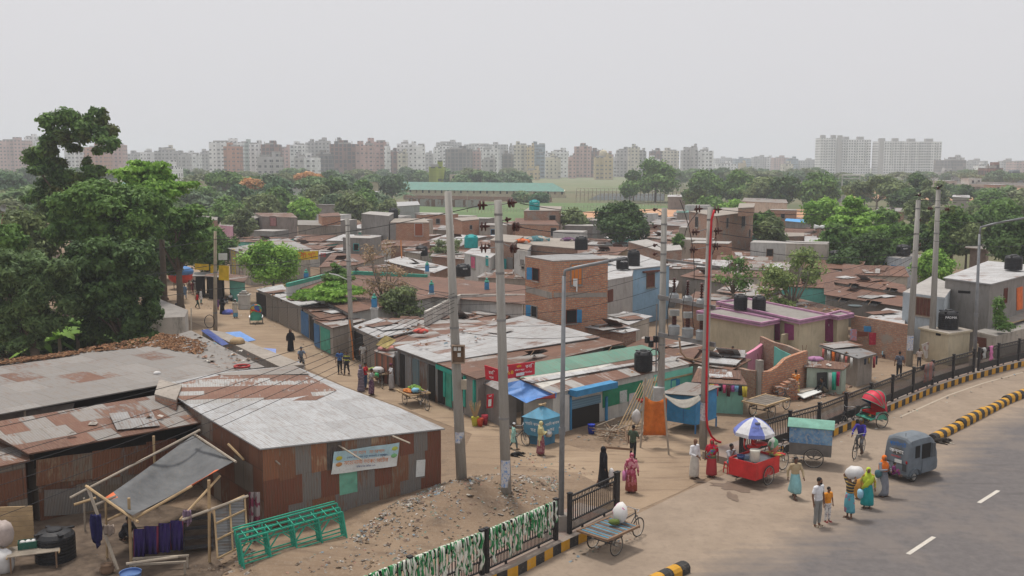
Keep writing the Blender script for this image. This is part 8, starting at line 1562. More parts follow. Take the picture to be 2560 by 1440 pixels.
for s_ in(-1,1):mb=MB();mb.box((1.18,s_*W2*1.0,1.26),(.62,.03,.62),WINM);mb.build('window',o);mb=MB();mb.box((.55,s_*W2*1.005,1.3),(.3,.03,.5),WINM);mb.build('window',o);mb=MB();mb.box((1.72,s_*(W2+.0),1.22),(.26,.03,.6),paint((.10,.11,.12),.7,name='grille_dark'));mb.build('grille',o);mb=MB();mb.box((1.2,s_*(W2+.012),.62),(.6,.02,.55),AU);mb.build('door',o)
for s_ in(-1,1):
 mb=MB();mb.wheel((.42,s_*(W2-.08),.24),(0,1,0),.24,TYRE,None,.06,0);mb.tube([(.42,s_*(W2-.13),.24),(.42,s_*(W2-.02),.24)],.13,RIM,14);mb.build('wheel',o)
 mb=MB();mb.loft([[V((.42+.36*math.cos(a),s_*(W2+.0)+dy,.24+.36*math.sin(a)))+V((0,0,dz)) for dy,dz in((-.06,0),(.07,0),(.07,.02),(-.06,.02))] for a in[.2+kk*(2.7/8) for kk in range(9)]],AU);mb.build('mudguard',o)
mb=MB();mb.wheel((2.35,0,.24),(0,1,0),.24,TYRE,None,.06,0);mb.build('wheel',o);mb=MB();mb.bar((-.14,-W2,.36),(-.14,W2,.36),.05,.07,plain('bumper_dark',(.06,.065,.07)));mb.bar((-.14,-W2,.28),(.5,-W2-.05,.28),.04,.04,plain('bumper_dark',(.06,.065,.07)));mb.bar((-.14,W2,.28),(.5,W2+.05,.28),.04,.04,plain('bumper_dark',(.06,.065,.07)));mb.build('bumper',o)
BL=plain('lettering_blue',(.03,.15,.42));back_x=lambda z_:-.03+.16*max(0,z_-.9)-.02
mb=MB();z_=1.28;mb.ell((back_x(z_)-.005,0,z_),(.02,.30,.14),plain('emblem_brown',(.10,.09,.07)),14,6);mb.build('rear_window',o)
text('প্রাইভেট',.22,(back_x(1.55)-.01,0,1.56),(0,-1,0),(.16,0,1),BL,parent=o);text('আল্লাহ',.20,(back_x(1.28)-.04,0,1.28),(0,-1,0),(.16,0,1),WHT,parent=o);text('ঢাকা মেট্রো',.09,(back_x(1.05)-.02,0,1.06),(0,-1,0),(.1,0,1),plain('lettering_red',(.6,.03,.03)),parent=o)
mb=MB();mb.box((-.05,-.12,.88),(.02,.34,.14),wb);mb.build('number_plate',o)
for s_ in(-1,1):mb=MB();mb.box((-.045,s_*.42,.66),(.02,.18,.3),plain('bumper_dark',(.06,.065,.07)));mb.build('mud_flap',o);mb=MB();mb.ell((-.04,s_*.52,.9),(.02,.05,.07),plain('tail_red',(.35,.02,.02)),8,5);mb.build('tail_lamp',o)
mb=MB();mb.bar((-.045,-.5,.80),(-.045,.5,.80),.01,.02,BLK);mb.tube([(.3,-.2,1.9),(.3,-.2,2.05)],.01,WIRE,4);mb.build('trim',o)
def bicycle(label,rear,front,s=1.0,lean=0):
 o=thing('bicycle',label,'bicycle',(0,0,0));mb=MB();mb.wheel((0,0,.34),(0,1,0),.34,TYRE,RIM);mb.build('wheel',o);cyc_front(o,1.08,.34);mb=MB();mb.tube([(0,0,.34),(.28,0,.9)],.014,FRM,5);mb.tube([(0,0,.34),(.46,0,.32)],.012,FRM,5);mb.bar((-.2,0,.76),(.22,0,.76),.14,.02,FRM);mb.tube([(-.12,0,.75),(0,0,.34)],.01,FRM,4);mb.build('carrier',o);place(o,rear,front,s);o.rotation_euler.x=lean;return o
bk=bicycle('bicycle ridden by the man in the violet blue shirt',(2156,1133),(2122,1160),1.08)
d=bk.rotation_euler.z;person('man in violet blue long shirt and cap riding a bicycle',0,0,1.62,math.degrees(d)+90,'cycle',C('violetblue',(.05,.035,.28)),'long',C('greyjeans2',(.14,.14,.15)),'trousers',cap=C('capgrey',(.14,.15,.12)),vox=.014,at_=on(bk,(.26,0,-.02)),skin=SKIN2)
bicycle('bicycle leaning by the blue cart shop beside the tall pole',(1280,1103),(1306,1112),.95,.12);mb=MB();mc=bicycle('motorcycle of the helmeted rider half hidden by the pale roof',(760,932),(744,946),.95)
o=thing('loaded_van','loaded van wrapped in red and blue tarpaulin in the far lane','cargo van',(0,0,0));axle(o,.7,.4);cyc_front(o,2.1,.38);mb=MB();mb.ell((0,0,1.35),(1.1,1.25,.85),paint((.60,.06,.04),.5,name='tarp_bright_red'),16,9);mb.build('red_cover',o,smooth=True);mb=MB();mb.ell((0,0,1.75),(1.18,1.32,.62),paint((.08,.22,.50),.5,name='tarp_bright_blue'),16,9);mb.build('blue_cover',o,smooth=True);place(o,(453,722),(425,690),1.0)
prop('goods_heap','heap of blue and red goods beside the man in the cream tunic','heap of goods',g(572,785),sackb(.6,.5,.4,pattern('heapblue',[(.10,.12,.40),(.08,.10,.3),(.5,.15,.1)],3)))
def dog(label,px,py,rot,m,s=1.0):
 o=thing('dog',label,'dog',g(px,py),rz=rot);o.scale=(s,s,s);b=MB();cap_(b,(-.22,0,.11),(.20,0,.12),.11,.12,m);cap_(b,(.24,0,.13),(.40,.04,.10),.07,.06,m);b.ell((.46,.05,.09),(.09,.06,.06),m);cap_(b,(.52,.06,.075),(.60,.07,.065),.035,.025,m)
 for x_,y_ in((-.2,-.14),(-.1,-.20),(.16,-.14),(.24,-.18)):cap_(b,(x_,y_*.4,.08),(x_+.05,y_*1.4,.05),.05,.03,m);cap_(b,(x_+.05,y_*1.4,.05),(x_+.14,y_*2.2,.03),.03,.02,m)
 cap_(b,(-.30,0,.09),(-.55,-.12,.03),.03,.015,m)
 for s_ in(-1,1):b.ell((.44,.05+s_*.05,.14),(.03,.015,.035),m,8,5)
 remesh(b.build('body',o),.014);return o
dog('black and white dog lying asleep beside the yellow black divider',2352,1107,.2,pattern('dogfur',[(.03,.025,.02),(.03,.025,.02),(.03,.025,.02),(.4,.36,.3)],3),1.05);dog('black dog curled up on the dirt between the two tall poles',1290,1140,.4,plain('dog_black',(.015,.014,.014)),.8)
# ================================================================ props
def polyline_thing(name,label,cat,pts,r,m,group=None):mb=MB();mb.tube(pts,r,m,6);return tag(mb.build(name,loc=pts[0]),label,cat,group)
o=thing('steel_frame','stack of green painted steel trestle frames lying by the tin shed','trestle',g(740,1400),world=True);GF=paint((.035,.34,.23),.5,dirt=.08,name='frame_green')
A_,B_=g(612,1428),g(868,1352);d=(B_-A_).normalized();n_=V((-d.y,d.x,0));L_=(B_-A_).length;hgt=up(612,1428,1345)
for lay in range(3):
 off=n_*(.16*lay);mb=MB();z1=.95+.05*lay;tilt=n_*.28
 T=lambda s_,z_:A_+d*s_+off+V((0,0,z_+.06*lay))+tilt*(z_/1.0)
 mb.bar(T(0,z1),T(L_,z1),.045,.045,GF);mb.bar(T(0,z1-.12),T(L_,z1-.12),.035,.035,GF);mb.bar(T(0,.22),T(L_,.22),.035,.035,GF)
 for k in range(5):
  s_=L_*k/4;mb.bar(T(s_,.0),T(s_,z1),.05,.05,GF)
  for sg in(-1,1):
   if 0<=s_+sg*.45<=L_:mb.bar(T(s_,z1-.5),T(s_+sg*.42,z1-.12),.035,.035,GF)
 mb.build('frame_panel',o)
mb=MB()
for k in range(9):s_=L_*(k+.5)/9;mb.bar(A_+d*s_+V((0,0,1.0))+n_*.26,A_+d*s_+n_*.62+V((0,0,1.12)),.03,.03,GF)
mb.bar(A_+n_*.75+V((0,0,1.2)),B_+n_*.75+V((0,0,1.2)),.04,.04,GF);mb.build('cross_bars',o)
TG=paint((.12,.125,.13),.7,dirt=.3,name='tarp_grey');c=[at(482,1090,g(485,1250).y+.2),at(585,1155,33.6),at(332,1290,29.6),at(262,1245,31.6)]
mb=MB();N=12;tv=[]
for i in range(N+1):
 row=[]
 for j in range(N+1):
  u_,v_=i/N,j/N;p_=(c[0]*(1-u_)+c[1]*u_)*(1-v_)+(c[3]*(1-u_)+c[2]*u_)*v_;p_.z-=.42*math.sin(u_*PI)*math.sin(v_*PI)*1.9-.012*math.sin(u_*14+v_*6);row.append(p_)
 tv.append(row)
OR_=paint((.60,.14,.05),.7,name='tarp_orange')
for i in range(N):
 for j in range(N):mb.face([tv[i][j],tv[i+1][j],tv[i+1][j+1],tv[i][j+1]],OR_ if(i==N-1 and 1<j<6) or(j==N-1 and i<2) else TG)
tp=mb.build('tarpaulin',smooth=True,loc=c[0]);s_=tp.modifiers.new('thickness','SOLIDIFY');s_.thickness=.015;tag(tp,'sagging grey tarpaulin with orange edge stretched over bamboo poles','tarpaulin')
bp='bamboo poles of the tarpaulin tent';
def bam(x0,y0,z0,x1,y1,Y1,lab,r=.045,m=BAM):A_=g(x0,y0,z0);polyline_thing('bamboo_pole',lab,'bamboo pole',[A_,at(x1,y1,Y1 if Y1 else A_.y)],r,m)
bam(328,1415,0,322,1245,None,'upright bamboo pole at the near corner of the grey tarpaulin',.05);bam(524,1410,0,522,1200,None,'upright bamboo pole on the right of the tarpaulin tent',.05);bam(296,1428,0,218,1215,31.8,'long slanting bamboo pole on the left of the tarpaulin tent',.055,BAMG);bam(268,1400,0,264,1245,None,'thin bamboo upright behind the slanting pole',.04)
bam(213,1330,0,210,1245,None,'short bamboo upright in front of the tin wall',.04,BAMG);bam(390,1270,0,384,1090,None,'bamboo upright under the low rusty roof',.05,BAM);bam(590,1235,0,575,1150,None,'bamboo stick at the tarp upper right corner',.045)
for i,(x0,y0,Y0,x1,y1,Y1,lab) in enumerate(((215,1215,31.8,345,1305,29.6,'thick bamboo rail along the left edge of the tarpaulin'),(175,1245,32,500,1075,36,'long bamboo rail behind the tarpaulin'),(330,1300,29.7,480,1215,31,'bamboo rail along the lower edge of the tarpaulin'),(485,1085,36,590,1155,33.5,'bamboo rail on the right edge of the tarpaulin'),(450,1300,30.8,550,1190,33,'diagonal bamboo brace under the tarpaulin'),(455,1300,30,620,1240,31.6,'bamboo cross rail by the lattice gate'),(185,1262,31.6,240,1245,32,'short bamboo stub left of the tent'),(240,1262,31,290,1240,31,'short bamboo rung of the tent frame'),(270,1300,30.6,305,1283,30.6,'lower bamboo rung of the tent frame'),(315,1410,28.9,445,1392,29.4,'bamboo rail of the low bench frame'),(570,1110,35,610,1150,34.5,'bamboo stub at the tarp top'))):polyline_thing('bamboo_pole',lab,'bamboo pole',[at(x0,y0,Y0),at(x1,y1,Y1)],.045,BAMG if i%2 else BAM)
PUR=hstripe('purple_cloth',[(.045,.02,.20),(.05,.025,.22),(.045,.02,.2),(.04,.02,.18),(.35,.03,.10)],.5,0);Yc=g(330,1400).y+.15;rr=random.Random(4)
polyline_thing('clothes_line','thin line carrying the purple cloths under the tarpaulin','clothes line',[at(325,1320,Yc),at(400,1315,Yc+.3),at(470,1290,Yc+1)],.012,WIRE)
for i,(x0,x1,yb) in enumerate(((334,362,1392),(360,396,1385),(396,426,1402),(426,458,1380))):
 Y_=Yc+i*.18;mb=MB();k=8;yt=1322-i*7
 for j in range(k):
  f=lambda t_,z_:at(x0+(x1-x0)*t_,yt+(yb-yt)*z_,Y_+.07*math.sin(t_*16+z_*3+i))
  mb.face([f(j/k,0),f((j+1)/k,0),f((j+1)/k,1),f(j/k,1)],PUR)
 o=mb.build('hanging_cloth',smooth=True,loc=at(x0,yt,Y_));s_=o.modifiers.new('thickness','SOLIDIFY');s_.thickness=.02;tag(o,['leftmost','second','third, red striped,','rightmost'][i]+' shiny purple cloth on the line under the tarpaulin','cloth')
for lab,x_,y_,c_,sx,sz in(('dark blue cloth bundle hanging behind the slanting bamboo',240,1330,(.02,.02,.09),.22,.6),('crumpled beige cloth on the slanting bamboo pole',272,1347,(.32,.26,.22),.22,.2),('mauve cloth hanging at the end of the clothes line',468,1312,(.24,.17,.24),.16,.28)):
 mb=MB();k=7;q=at(x_,y_-30,30.2);f=lambda u_,v_:q+V((sx*2*(u_-.5)*(.5+.5*math.sin(v_*2.2+.6)),.09*math.sin(u_*17+v_*2),-sz*1.6*v_*(1-.15*math.cos(u_*6))+.3*sz))
 for i in range(k):
  for j in range(k):mb.face([f(i/k,j/k),f((i+1)/k,j/k),f((i+1)/k,(j+1)/k),f(i/k,(j+1)/k)],C('c%d'%x_,c_))
 o_=mb.build('hanging_cloth',smooth=True,loc=q);s_=o_.modifiers.new('thickness','SOLIDIFY');s_.thickness=.02;tag(o_,lab,'cloth')
o=thing('lattice_gate','weathered tin gate with wooden lattice standing beside the shed','gate',g(580,1390),world=True);q=[at(536,1272,30.9),at(545,1395,30.2),at(620,1357,31.3),at(612,1238,32.0)];mb=MB();mb.face(q,WTIN2);mb.face([x_+V((-.02,.03,0)) for x_ in q[::-1]],WTIN2);mb.build('sheet',o);mb=MB();L2=lambda u_,v_:(q[0]*(1-u_)+q[3]*u_)*(1-v_)+(q[1]*(1-u_)+q[2]*u_)*v_+V((.0,-.04,0))
for v_ in(0,.3,.63,1):mb.bar(L2(0,v_),L2(1,v_),.06,.05,BAM)
for u_ in(0,.5,1):mb.bar(L2(u_,0),L2(u_,1),.06,.05,BAM)
mb.build('lattice',o)
mb=MB();k=8;f=lambda t_,z_:at(622+28*t_,1230+125*z_,32.2+.08*math.sin(t_*15));[mb.face([f(j/k,0),f((j+1)/k,0),f((j+1)/k,1),f(j/k,1)],pattern('flowercurtain',[(.35,.30,.30),(.33,.28,.28),(.22,.05,.09)],4)) for j in range(k)];tag(mb.build('curtain',loc=f(0,0)),'flowered curtain hanging at the left corner of the tin shed','curtain')
water_tank(140,1400,.62,1.05,'big dusty black water tank on the ground at the lower left')
o=thing('bamboo_table','low bamboo slat table in the lower left corner','table',g(88,1420),rz=.38);mb=MB()
for i in range(14):mb.box((0,-.42+i*.065,.62),(1.5,.035,.03),BAMG)
mb.build('tabletop',o);mb=MB();[mb.bar((x_,-.46,.58),(x_,.48,.58),.05,.05,BAM) for x_ in(-.74,.74)];mb.build('frame',o)
for x_ in(-.65,.65):
 for y_ in(-.38,.4):mb=MB();mb.bar((x_,y_,0),(x_,y_,.58),.05,.05,WOOD);mb.build('leg',o)
q=o.location;GC_=paint((.02,.10,.07),.6,name='crate_green');prop('plastic_crate','dark green plastic crate with white bundles on the bamboo table','crate',q+V((-.25,.12,.63)),lambda mb:[mb.box((0,s_*.16,.12),(.55,.02,.22),GC_) for s_ in(-1,1)]+[mb.box((s_*.27,0,.12),(.02,.34,.22),GC_) for s_ in(-1,1)]+[mb.box((0,0,.02),(.54,.32,.02),GC_)]+[mb.ell((x_,0,.2),(.09,.1,.06),SACK) for x_ in(-.15,.02,.18)],False,.4)
prop('sack','large dirty white sack at the left edge, the lower of two','sack',g(5,1432)+V((0,0,.35)),sackb(.4,.35,.45));prop('sack','large pinkish white sack at the left edge, the upper of two','sack',g(2,1425)+V((0,.1,1.15)),sackb(.42,.35,.45,paint((.45,.38,.35),.8,name='sack_dirty')))
prop('blue_drum','blue printed tub with red mark at the bottom left edge','tub',g(328,1470),lambda mb:mb.lathe([(.25,0),(.32,.5),(.33,.52),(.28,.4)],(0,0,0),pattern('tubprint',[(.10,.18,.38),(.12,.2,.4),(.45,.08,.08)],3),16));prop('clay_pot','round brown clay pot near the foot of the slanting bamboo','pot',g(268,1437),lambda mb:mb.lathe([(.1,0),(.2,.1),(.22,.22),(.17,.32),(.19,.34)],(0,0,0),WOOD,14))
o=thing('low_frame','low wooden bench frame at the bottom edge below the purple cloths','bench',g(400,1435),rz=.15);mb=MB();[mb.bar((x_,y_,0),(x_,y_,.45),.06,.06,BAMG) for x_ in(-.8,.8) for y_ in(-.25,.25)];[mb.bar((-.85,y_,.45),(.85,y_,.45),.06,.06,BAMG) for y_ in(-.25,.25)];mb.build('frame',o)
o=thing('step_ladder','rusty iron steps under the tarpaulin beside the lattice gate','steps',g(497,1370),rz=.3);mb=MB()
for i in range(4):mb.box((0,.3*i-.4,.2+.22*i),(.9,.26,.03),FRM)
for s_ in(-1,1):mb.bar((s_*.45,-.5,.1),(s_*.45,.6,.95),.03,.03,FRM);mb.bar((s_*.45,.55,0),(s_*.45,.55,.9),.03,.03,FRM)
mb.build('frame',o);person('dark clothed person crouching in the shade under the tarpaulin',308,1350,1.5,60,'crouch',C('vdark',(.02,.02,.025)),'long',C('vdark',(.02,.02,.025)),'trousers',vox=.02)
o=prop('wooden_stall_frame','yellow plank screen at the far left above the sacks','screen',g(10,1400)+V((0,.6,0)),lambda mb:[mb.box((0,0,.15+.17*i),(1.4,.04,.15),BAM) for i in range(9)],False,.1)
kf,kr,kl=g(1738,1085),g(1790,1066),g(1662,1072);o=thing('kiosk','blue painted metal kiosk on legs behind the orange cloth screen','kiosk',kf,world=True);zk=up(1738,1085,992);bv=kl-kf;rvv=kr-kf;Hk=2.0;mb=MB()
mb.prism([kl[:2],kf[:2],kr[:2],(kl+rvv)[:2]],.42,[1.75,1.85,1.95,1.9],BLUE,P_GRY,True);mb.build('body',o)
for q in(kl,kf,kr,kl+rvv):mb=MB();mb.box((q.x,q.y,.25),(.07,.07,.5),DBLUE);mb.build('leg',o)
mb=MB();q=[kl+V((-.3,-.2,1.78)),kf+V((-.05,-.25,1.88)),kr+V((.2,0,1.98)),kl+rvv+V((0,.2,1.93))];mb.face(q,T_DST);mb.face([x_+V((0,0,.04)) for x_ in q],T_DST);mb.build('roof',o);n_=(bv).cross(V((0,0,1))).normalized();n_=n_ if n_.y<0 else-n_;mb=MB();mb.obox(kf+bv*.38+n_*.01+V((0,0,.5)),bv*.02,n_*.02,V((0,0,1.25)),DBLUE);mb.obox(kf+bv*.18+n_*.01+V((0,0,1.15)),bv*.3,n_*.02,V((0,0,.14)),GREENP);mb.build('door_seam',o)
Yo=g(1608,1118).y;OC=C('orangecloth',(.58,.16,.03));mb=MB();k=10
for i in range(k):
 for j in range(6):
  f=lambda u_,v_:at(1612+(1668-1612)*u_-4*v_,990+14*math.sin(u_*PI)+(1088-990-14*math.sin(u_*PI))*v_,Yo+.07*math.sin(u_*11+v_*2));mb.face([f(i/k,j/6),f((i+1)/k,j/6),f((i+1)/k,(j+1)/6),f(i/k,(j+1)/6)],OC)
o=mb.build('cloth_screen',smooth=True,loc=f(0,0));s_=o.modifiers.new('thickness','SOLIDIFY');s_.thickness=.015;tag(o,'orange cloth screen hung between two bamboo poles','cloth screen')
for x0,yb,xt,yt,lab in((1601,1120,1614,945,'bamboo pole at the left of the orange cloth'),(1672,1137,1660,985,'bamboo pole at the right of the orange cloth')):A_=g(x0,yb);polyline_thing('bamboo_pole',lab,'bamboo pole',[A_,at(xt,yt,A_.y)],.045,BAMG)
mb=MB();k=10;P0,P1=at(1662,988,Yo-.3),at(1750,985,Yo-.8)
for i in range(k):
 f=lambda u_,v_:P0*(1-u_)+P1*u_+V((0,.5*v_-.25,-.55*math.sin(u_*PI*.9)*(1-.5*v_)-.04*math.sin(v_*9)))
 for j in range(5):mb.face([f(i/k,j/5),f((i+1)/k,j/5),f((i+1)/k,(j+1)/5),f(i/k,(j+1)/5)],C('greycloth',(.34,.32,.28)))
o=mb.build('hanging_cloth',smooth=True,loc=P0);s_=o.modifiers.new('thickness','SOLIDIFY');s_.thickness=.02;tag(o,'grey white cloth slung between the bamboo pole and the blue kiosk','cloth')
hc=g(1355,1108);o=thing('blue_stall','light blue tin stall with pitched roof and white writing','stall',hc,rz=.12);LBL=paint((.09,.27,.40),.6,name='stall_blue');mb=MB();w_=.86;zb_,zt_=.45,1.28;mb.prism([(-w_,0),(-.05,-w_*.75),(w_,0),(.05,w_*.75)],zb_,zt_,LBL,None,True);mb.build('body',o);mb=MB();mb.prism([(-.6,0),(0,-.5),(.6,0),(0,.5)],0,zb_+.02,paint((.06,.19,.30),.6,name='stall_blue_dark'));mb.build('base',o)
mb=MB();ap=V((0,0,1.78));rp=[V((-w_-.1,0,zt_)),V((-.05,-w_*.75-.1,zt_)),V((w_+.1,0,zt_)),V((.05,w_*.75+.1,zt_))]
for i in range(4):mb.face([rp[i],rp[(i+1)%4],ap],LBL)
mb.face(rp[::-1],LBL);mb.build('roof',o);mb=MB();mb.box((0,0,1.82),(.3,.2,.05),BAM,.3);mb.box((.1,0,1.86),(.3,.06,.04),BAM,.9);mb.build('top_bracket',o)
def face_text(A_,B_,s,sz,z_,m):x=(B_-A_).normalized();n=V((x.y,-x.x,0));text(s,sz,(A_+B_)/2+V((0,0,z_))+n*.015,x,(0,0,1),m,parent=o)
for A_,B_ in((V((-w_,0,0)),V((-.05,-w_*.75,0))),(V((-.05,-w_*.75,0)),V((w_,0,0)))):face_text(A_,B_,'শাহিন কাবাব',.17,1.0,WHT);face_text(A_,B_,'ঘর',.22,.72,WHT)
prop('broom_bundle','upright bundle of straw brooms in a bin beside the signboard wall','brooms',g(1188,1065),lambda mb:[mb.lathe([(.14,0),(.2,.45),(.2,.46)],(0,0,0),paint((.45,.42,.05),.6,name='bin_yellow'),12)]+[mb.tube([(0,0,.3),(.28*math.cos(a),.28*math.sin(a),1.15+.1*math.sin(a*3))],.02,BAM,4) for a in[k*.4 for k in range(16)]],False)
for i,(x_,y_,c_,lab) in enumerate(((1196,1062,(.05,.12,.5),'small blue bucket among the brooms'),(1200,1066,(.6,.08,.03),'orange red basket among the brooms'),(1212,1062,(.35,.03,.05),'stack of red plastic goods by the brooms'))):prop('plastic_basket',lab,'basket',g(x_,y_),lambda mb:mb.lathe([(.12,0),(.17,.3+.1*i),(.15,.3+.1*i)],(0,0,0),paint(c_,.5,name='basket%d'%i),10))
for i in range(2):prop('bucket',['lower blue plastic bucket in the shop doorway','upper blue plastic bucket nested on the other in the doorway'][i],'bucket',g(1478,1083,0)+V((0,-.1,.16*i)),lambda mb:mb.lathe([(.13,0),(.18,.3),(.19,.31),(.16,.28)],(0,0,0),paint((.02,.05,.42),.5,name='bucket_blue'),14))
wood_pile=thing('wood_pile','jumbled pile of broken crates and sticks before the green painted wall','wood pile',g(1545,1095),world=True);rr=random.Random(9);mb=MB()
for i in range(46):a=rr.uniform(0,3.1);c_=g(1500+rr.random()*120,1108-rr.random()*30)+V((0,0,rr.uniform(.05,.5)));l_=rr.uniform(.3,.8);d_=V((math.cos(a),math.sin(a),rr.uniform(-.3,.5)))*l_;mb.bar(c_-d_,c_+d_,.04,.03,BAMG if i%2 else WOOD)
for i in range(3):A_,B_=g(1508,1118-i*0,.12+.17*i),g(1580,1124,.12+.17*i);mb.bar(A_,B_,.02,.1,WOOD)
mb.build('sticks',wood_pile)
for i in range(7):A_=g(1536+i*11,1090-i*4);polyline_thing('bamboo_pole','long bamboo leaning in a bunch against the corner shop wall','bamboo pole',[A_,at(1602+i*7,958-i*3,A_.y+1.6)],.03,BAM,'bunch of leaning bamboos')
prop('sack','white printed sack leaning in the bunch of bamboos','sack',g(1590,1080)+V((0,0,.75)),sackb(.22,.18,.35));prop('basin','red basin resting behind the leaning bamboos','basin',g(1603,1060)+V((0,0,1.1)),lambda mb:mb.lathe([(.15,0),(.25,.15),(.26,.16),(.15,.05)],(0,0,0),REDP,14))
def laundry(o,k,x0,x1,y0,y1,cols,label,drop=22,n=8,seed=1):
 rg=random.Random(seed)
 for i in range(n):
  x_=x0+(x1-x0)*(i+.5)/n;y_=y0+(y1-y0)*(i+.5)/n;p_,d_,n_=hit(o,k,x_,y_);w_=abs(x1-x0)/n/F*p_.y*rg.uniform(.8,1.3);h_=drop/F*p_.y*rg.uniform(.5,1.2);c_=C('ldy%d_%d'%(seed,i%len(cols)),cols[i%len(cols)]);mb=MB();q=p_+n_*rg.uniform(.12,.3)
  for j in range(3):a0,a1=j/3,(j+1)/3;f=lambda u_,v_:q+d_*(w_*(u_-.5)*(1-.2*v_))+V((0,0,-h_*v_))+n_*.05*math.sin(u_*9+i);mb.face([f(a0,0),f(a1,0),f(a1,1),f(a0,1)],c_)
  g_=mb.build('laundry_cloth',smooth=True,loc=q);s_=g_.modifiers.new('thickness','SOLIDIFY');s_.thickness=.02;tag(g_,label,'laundry',label)
laundry(ST3,0,1735,1868,955,964,[(.10,.03,.03),(.4,.12,.35),(.15,.3,.45),(.02,.02,.025),(.5,.4,.05),(.5,.08,.1),(.03,.03,.05),(.55,.1,.2)],'small garments drying on the eave of the ragged roofed shack',26,13,2)
laundry(ST1,0,2060,2145,870,896,[(.45,.12,.10),(.5,.5,.48),(.6,.15,.03),(.10,.06,.06),(.45,.40,.38)],'orange and white garments drying under the grey shack roof',26,7,3);laundry(ST1,1,2150,2190,897,887,[(.03,.04,.06),(.35,.25,.1),(.3,.05,.06)],'dark garments drying at the end of the grey shack',26,4,4)
laundry(ST2,0,2072,2100,930,926,[(.35,.36,.35),(.03,.35,.25),(.35,.02,.10)],'three cloths drying on the mint walled shack',45,3,5)
bw_=[o_ for o_ in scene.objects if o_.get('label')=='half plastered brick wall with hanging red cloth right of the toilets'][0]
def sheet_px(name,label,cat,pts,Y,m):mb=MB();q=[at(x_,y_,Y) for x_,y_ in pts];mb.face(q,m);o_=mb.build(name,loc=q[0]);s_=o_.modifiers.new('thickness','SOLIDIFY');s_.thickness=.03;return tag(o_,label,cat)
Yw=g(2190,890).y-.2;sheet_px('hanging_cloth','bright red patterned cloth hanging on the brick wall','cloth',[(2173,862),(2204,862),(2204,832),(2173,832)],Yw,pattern('redcloth',[(.40,.02,.05),(.35,.02,.05),(.45,.06,.08)],9));sheet_px('hanging_cloth','brown cloth hanging left of the bright red one','cloth',[(2144,842),(2170,840),(2170,830),(2144,828)],Yw,C('browncloth',(.16,.05,.03)));sheet_px('hanging_cloth','pink patterned cloth beside the toilet corner','cloth',[(2125,850),(2142,852),(2142,824),(2126,822)],Yw,pattern('pinkcl',[(.45,.2,.22),(.3,.3,.42)],9));sheet_px('window_shutter','blue shutter boards leaning on the grey wall top','shutter',[(2160,829),(2178,830),(2178,816),(2160,815)],Yw+.3,BLUE)
sheet_px('hanging_cloth','white checked sheet hanging between the slim poles','cloth',[(2313,898),(2324,892),(2322,854),(2304,862)],g(2320,900).y-.3,pattern('whitecheck',[(.55,.52,.5),(.6,.58,.56),(.45,.3,.28)],5))
o=prop('brick_stack','waist high stack of red bricks against the unfinished house','brick stack',g(1965,1000),lambda mb:[mb.box((-.6+.27*i+.1*(j%2),R.uniform(-.06,.06),.06+.115*j),(.25,.4,.10),BR_O if(i+j)%3 else BR_D) for i in range(5) for j in range(10-abs(i-3))],False,.3)
for i,(pts,lab) in enumerate((([(1990,985),(2010,995),(2055,978),(2042,970)],'white board lying on the rubble'),([(1985,977),(2000,982),(2050,968),(2045,962)],'dusty plank board lying on the rubble'))):mb=MB();mb.face([g(x_,y_,.25+.06*i) for x_,y_ in pts],wb if i==0 else P_PALE);o_=mb.build('board');s_=o_.modifiers.new('thickness','SOLIDIFY');s_.thickness=.04;tag(o_,lab,'board')
mb=MB();q=[g(940,862,2.0),g(968,872,2.0),g(990,850,2.6),g(962,838,2.7)];mb.face(q,paint((.55,.45,.18),.8,name='tarp_yellow'));o_=mb.build('tarpaulin',loc=q[0]);s_=o_.modifiers.new('thickness','SOLIDIFY');s_.thickness=.03;tag(o_,'pale yellow tarp propped beside the roller shutter shop','tarpaulin')
prop('satellite_dish','small grey satellite dish on the brown tin roofs','satellite dish',g(2137,778,2.6),lambda mb:mb.lathe([(.02,.0),(.3,.06),(.5,.2),(.51,.21),(.3,.09),(.02,.03)],(0,0,.2),paint((.10,.13,.14),.5,name='dish_grey'),16))
polyline_thing('bamboo_pole','tall orange flag pole leaning over the low roofs','pole',[g(1005,660,1.5),at(1002,600,g(1005,660,1.5).y)],.08,paint((.62,.25,.10),.8,name='flag_orange'))
prop('red_basin','round red ring lying on the grey debris roof','basin',g(605,917,3.1),lambda mb:mb.tube([(.35*math.cos(a),.35*math.sin(a),.03) for a in[k*PI/8 for k in range(17)]],.06,paint((.35,.03,.03),.6,name='ring_red'),6));prop('basket','brown wicker basket upside down on the concrete wall by the lane','basket',g(593,857,1.4),lambda mb:mb.lathe([(.5,0),(.45,.2),(.3,.32),(.02,.36)],(0,0,0),BAM,14));prop('plastic_bag','white bag lying on the long grey roof','plastic bag',g(393,933,3.08),sackb(.18,.14,.1));prop('tyre','dark coil of wire on the low rusty roof','coil',g(250,1035,2.98),lambda mb:mb.tube([(.3*math.cos(a),.2*math.sin(a),.03) for a in[k*PI/8 for k in range(17)]],.02,WIRE,5))
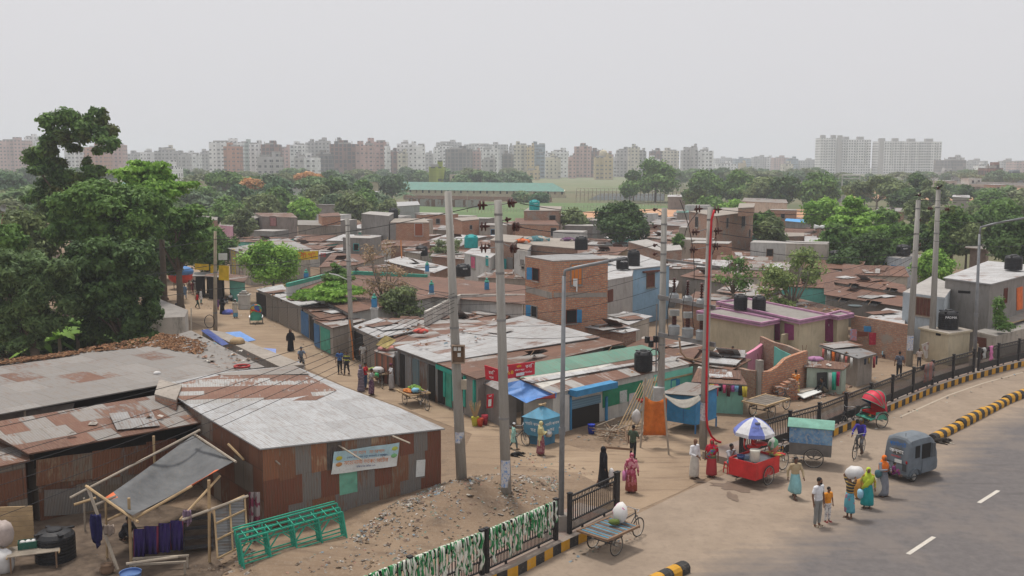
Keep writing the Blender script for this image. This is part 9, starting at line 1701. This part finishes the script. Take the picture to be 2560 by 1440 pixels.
for lab,x_,y_,z_,w_,c_ in(('heap of orange cloth on the brick terrace',1305,604,4.8,.9,(.6,.15,.05)),('heap of coloured laundry on the brick terrace',1345,600,4.8,1.3,(.10,.25,.28)),('purple laundry at the right end of the brick terrace',1420,600,4.8,.8,(.14,.07,.14)),('red cloth heap on the pale roof beside the yellow tarp',1052,828,2.4,.5,(.55,.1,.08)),('pinkish goods spread on the stall roof',968,872,1.85,.6,(.5,.22,.2)),('rubbish heap on the pink room edge',2038,898,1.7,.5,(.4,.2,.35)),('pile of orange cloth left of the teal shop',905,625,2.6,1.2,(.5,.1,.04)),('rubbish bag by the mint walled shack',2120,945,.2,.35,(.5,.48,.46))):prop('cloth_heap',lab,'cloth heap',g(x_,y_,z_),sackb(w_,w_*.6,w_*.35,pattern('heap%d'%x_,[c_,scale3(c_,.6),(.4,.35,.3)],3)))
for lab,x_,y_,w_ in(('low wooden bench beside the lane shops',800,850,1.6),('concrete step slab before the roller shutters',745,815,2.2),('brown wooden crate before the first shutters',704,805,.7),('perforated concrete block bench beside the orange pipe',822,868,1.2)):prop('bench' if 'bench' in lab else('slab' if 'slab' in lab else 'crate'),lab,'bench' if 'bench' in lab else('slab' if 'slab' in lab else 'crate'),g(x_,y_),lambda mb:mb.box((0,0,.05 if 'slab' in lab else .38),(w_,.7,.1),WOOD if 'slab' not in lab else P_CONC) if 'crate' not in lab else mb.box((0,0,.3),(w_,.6,.6),WOOD),False,-.75)
for lab,px_,z_ in(('open stall with dusty grey awning at the far end of the lane',[(372,632),(420,640),(425,628),(380,620)],2.2),('tiny lane stall with pale awning left of the wooden pole',[(512,690),(560,694),(568,682),(520,678)],2.2),('teal tea stall with brown awning beside the white pillar',[(565,698),(612,706),(620,690),(572,684)],2.0),('stall row under the far lane trees',[(480,690),(515,690),(520,680),(485,680)],2.1),('dark open stall at the shaded start of the lane',[(350,655),(378,655),(380,642),(352,642)],2.1)):shed('lane_stall',lab,px_,z_,T_GRY if 'brown' not in lab else T_RST,P_TEAL if 'teal' in lab else DSHOP,.3,'stall')
for x_,y_,b_,lab in((2296,488,b5,'dark bird perched on the left slim pole'),(2348,468,b6,'dark bird perched on the right slim pole')):
 c_=at(x_,y_,b_.y);o=thing('bird',lab,'bird',c_);mb=MB();cap_(mb,(-.12,0,0),(.10,0,.05),.05,.07,HAIR);mb.ell((.16,0,.13),(.05,.045,.05),HAIR);cap_(mb,(.2,0,.12),(.27,0,.11),.015,.006,HAIR);cap_(mb,(-.15,0,0),(-.32,0,-.05),.035,.015,HAIR);remesh(mb.build('body',o),.012)
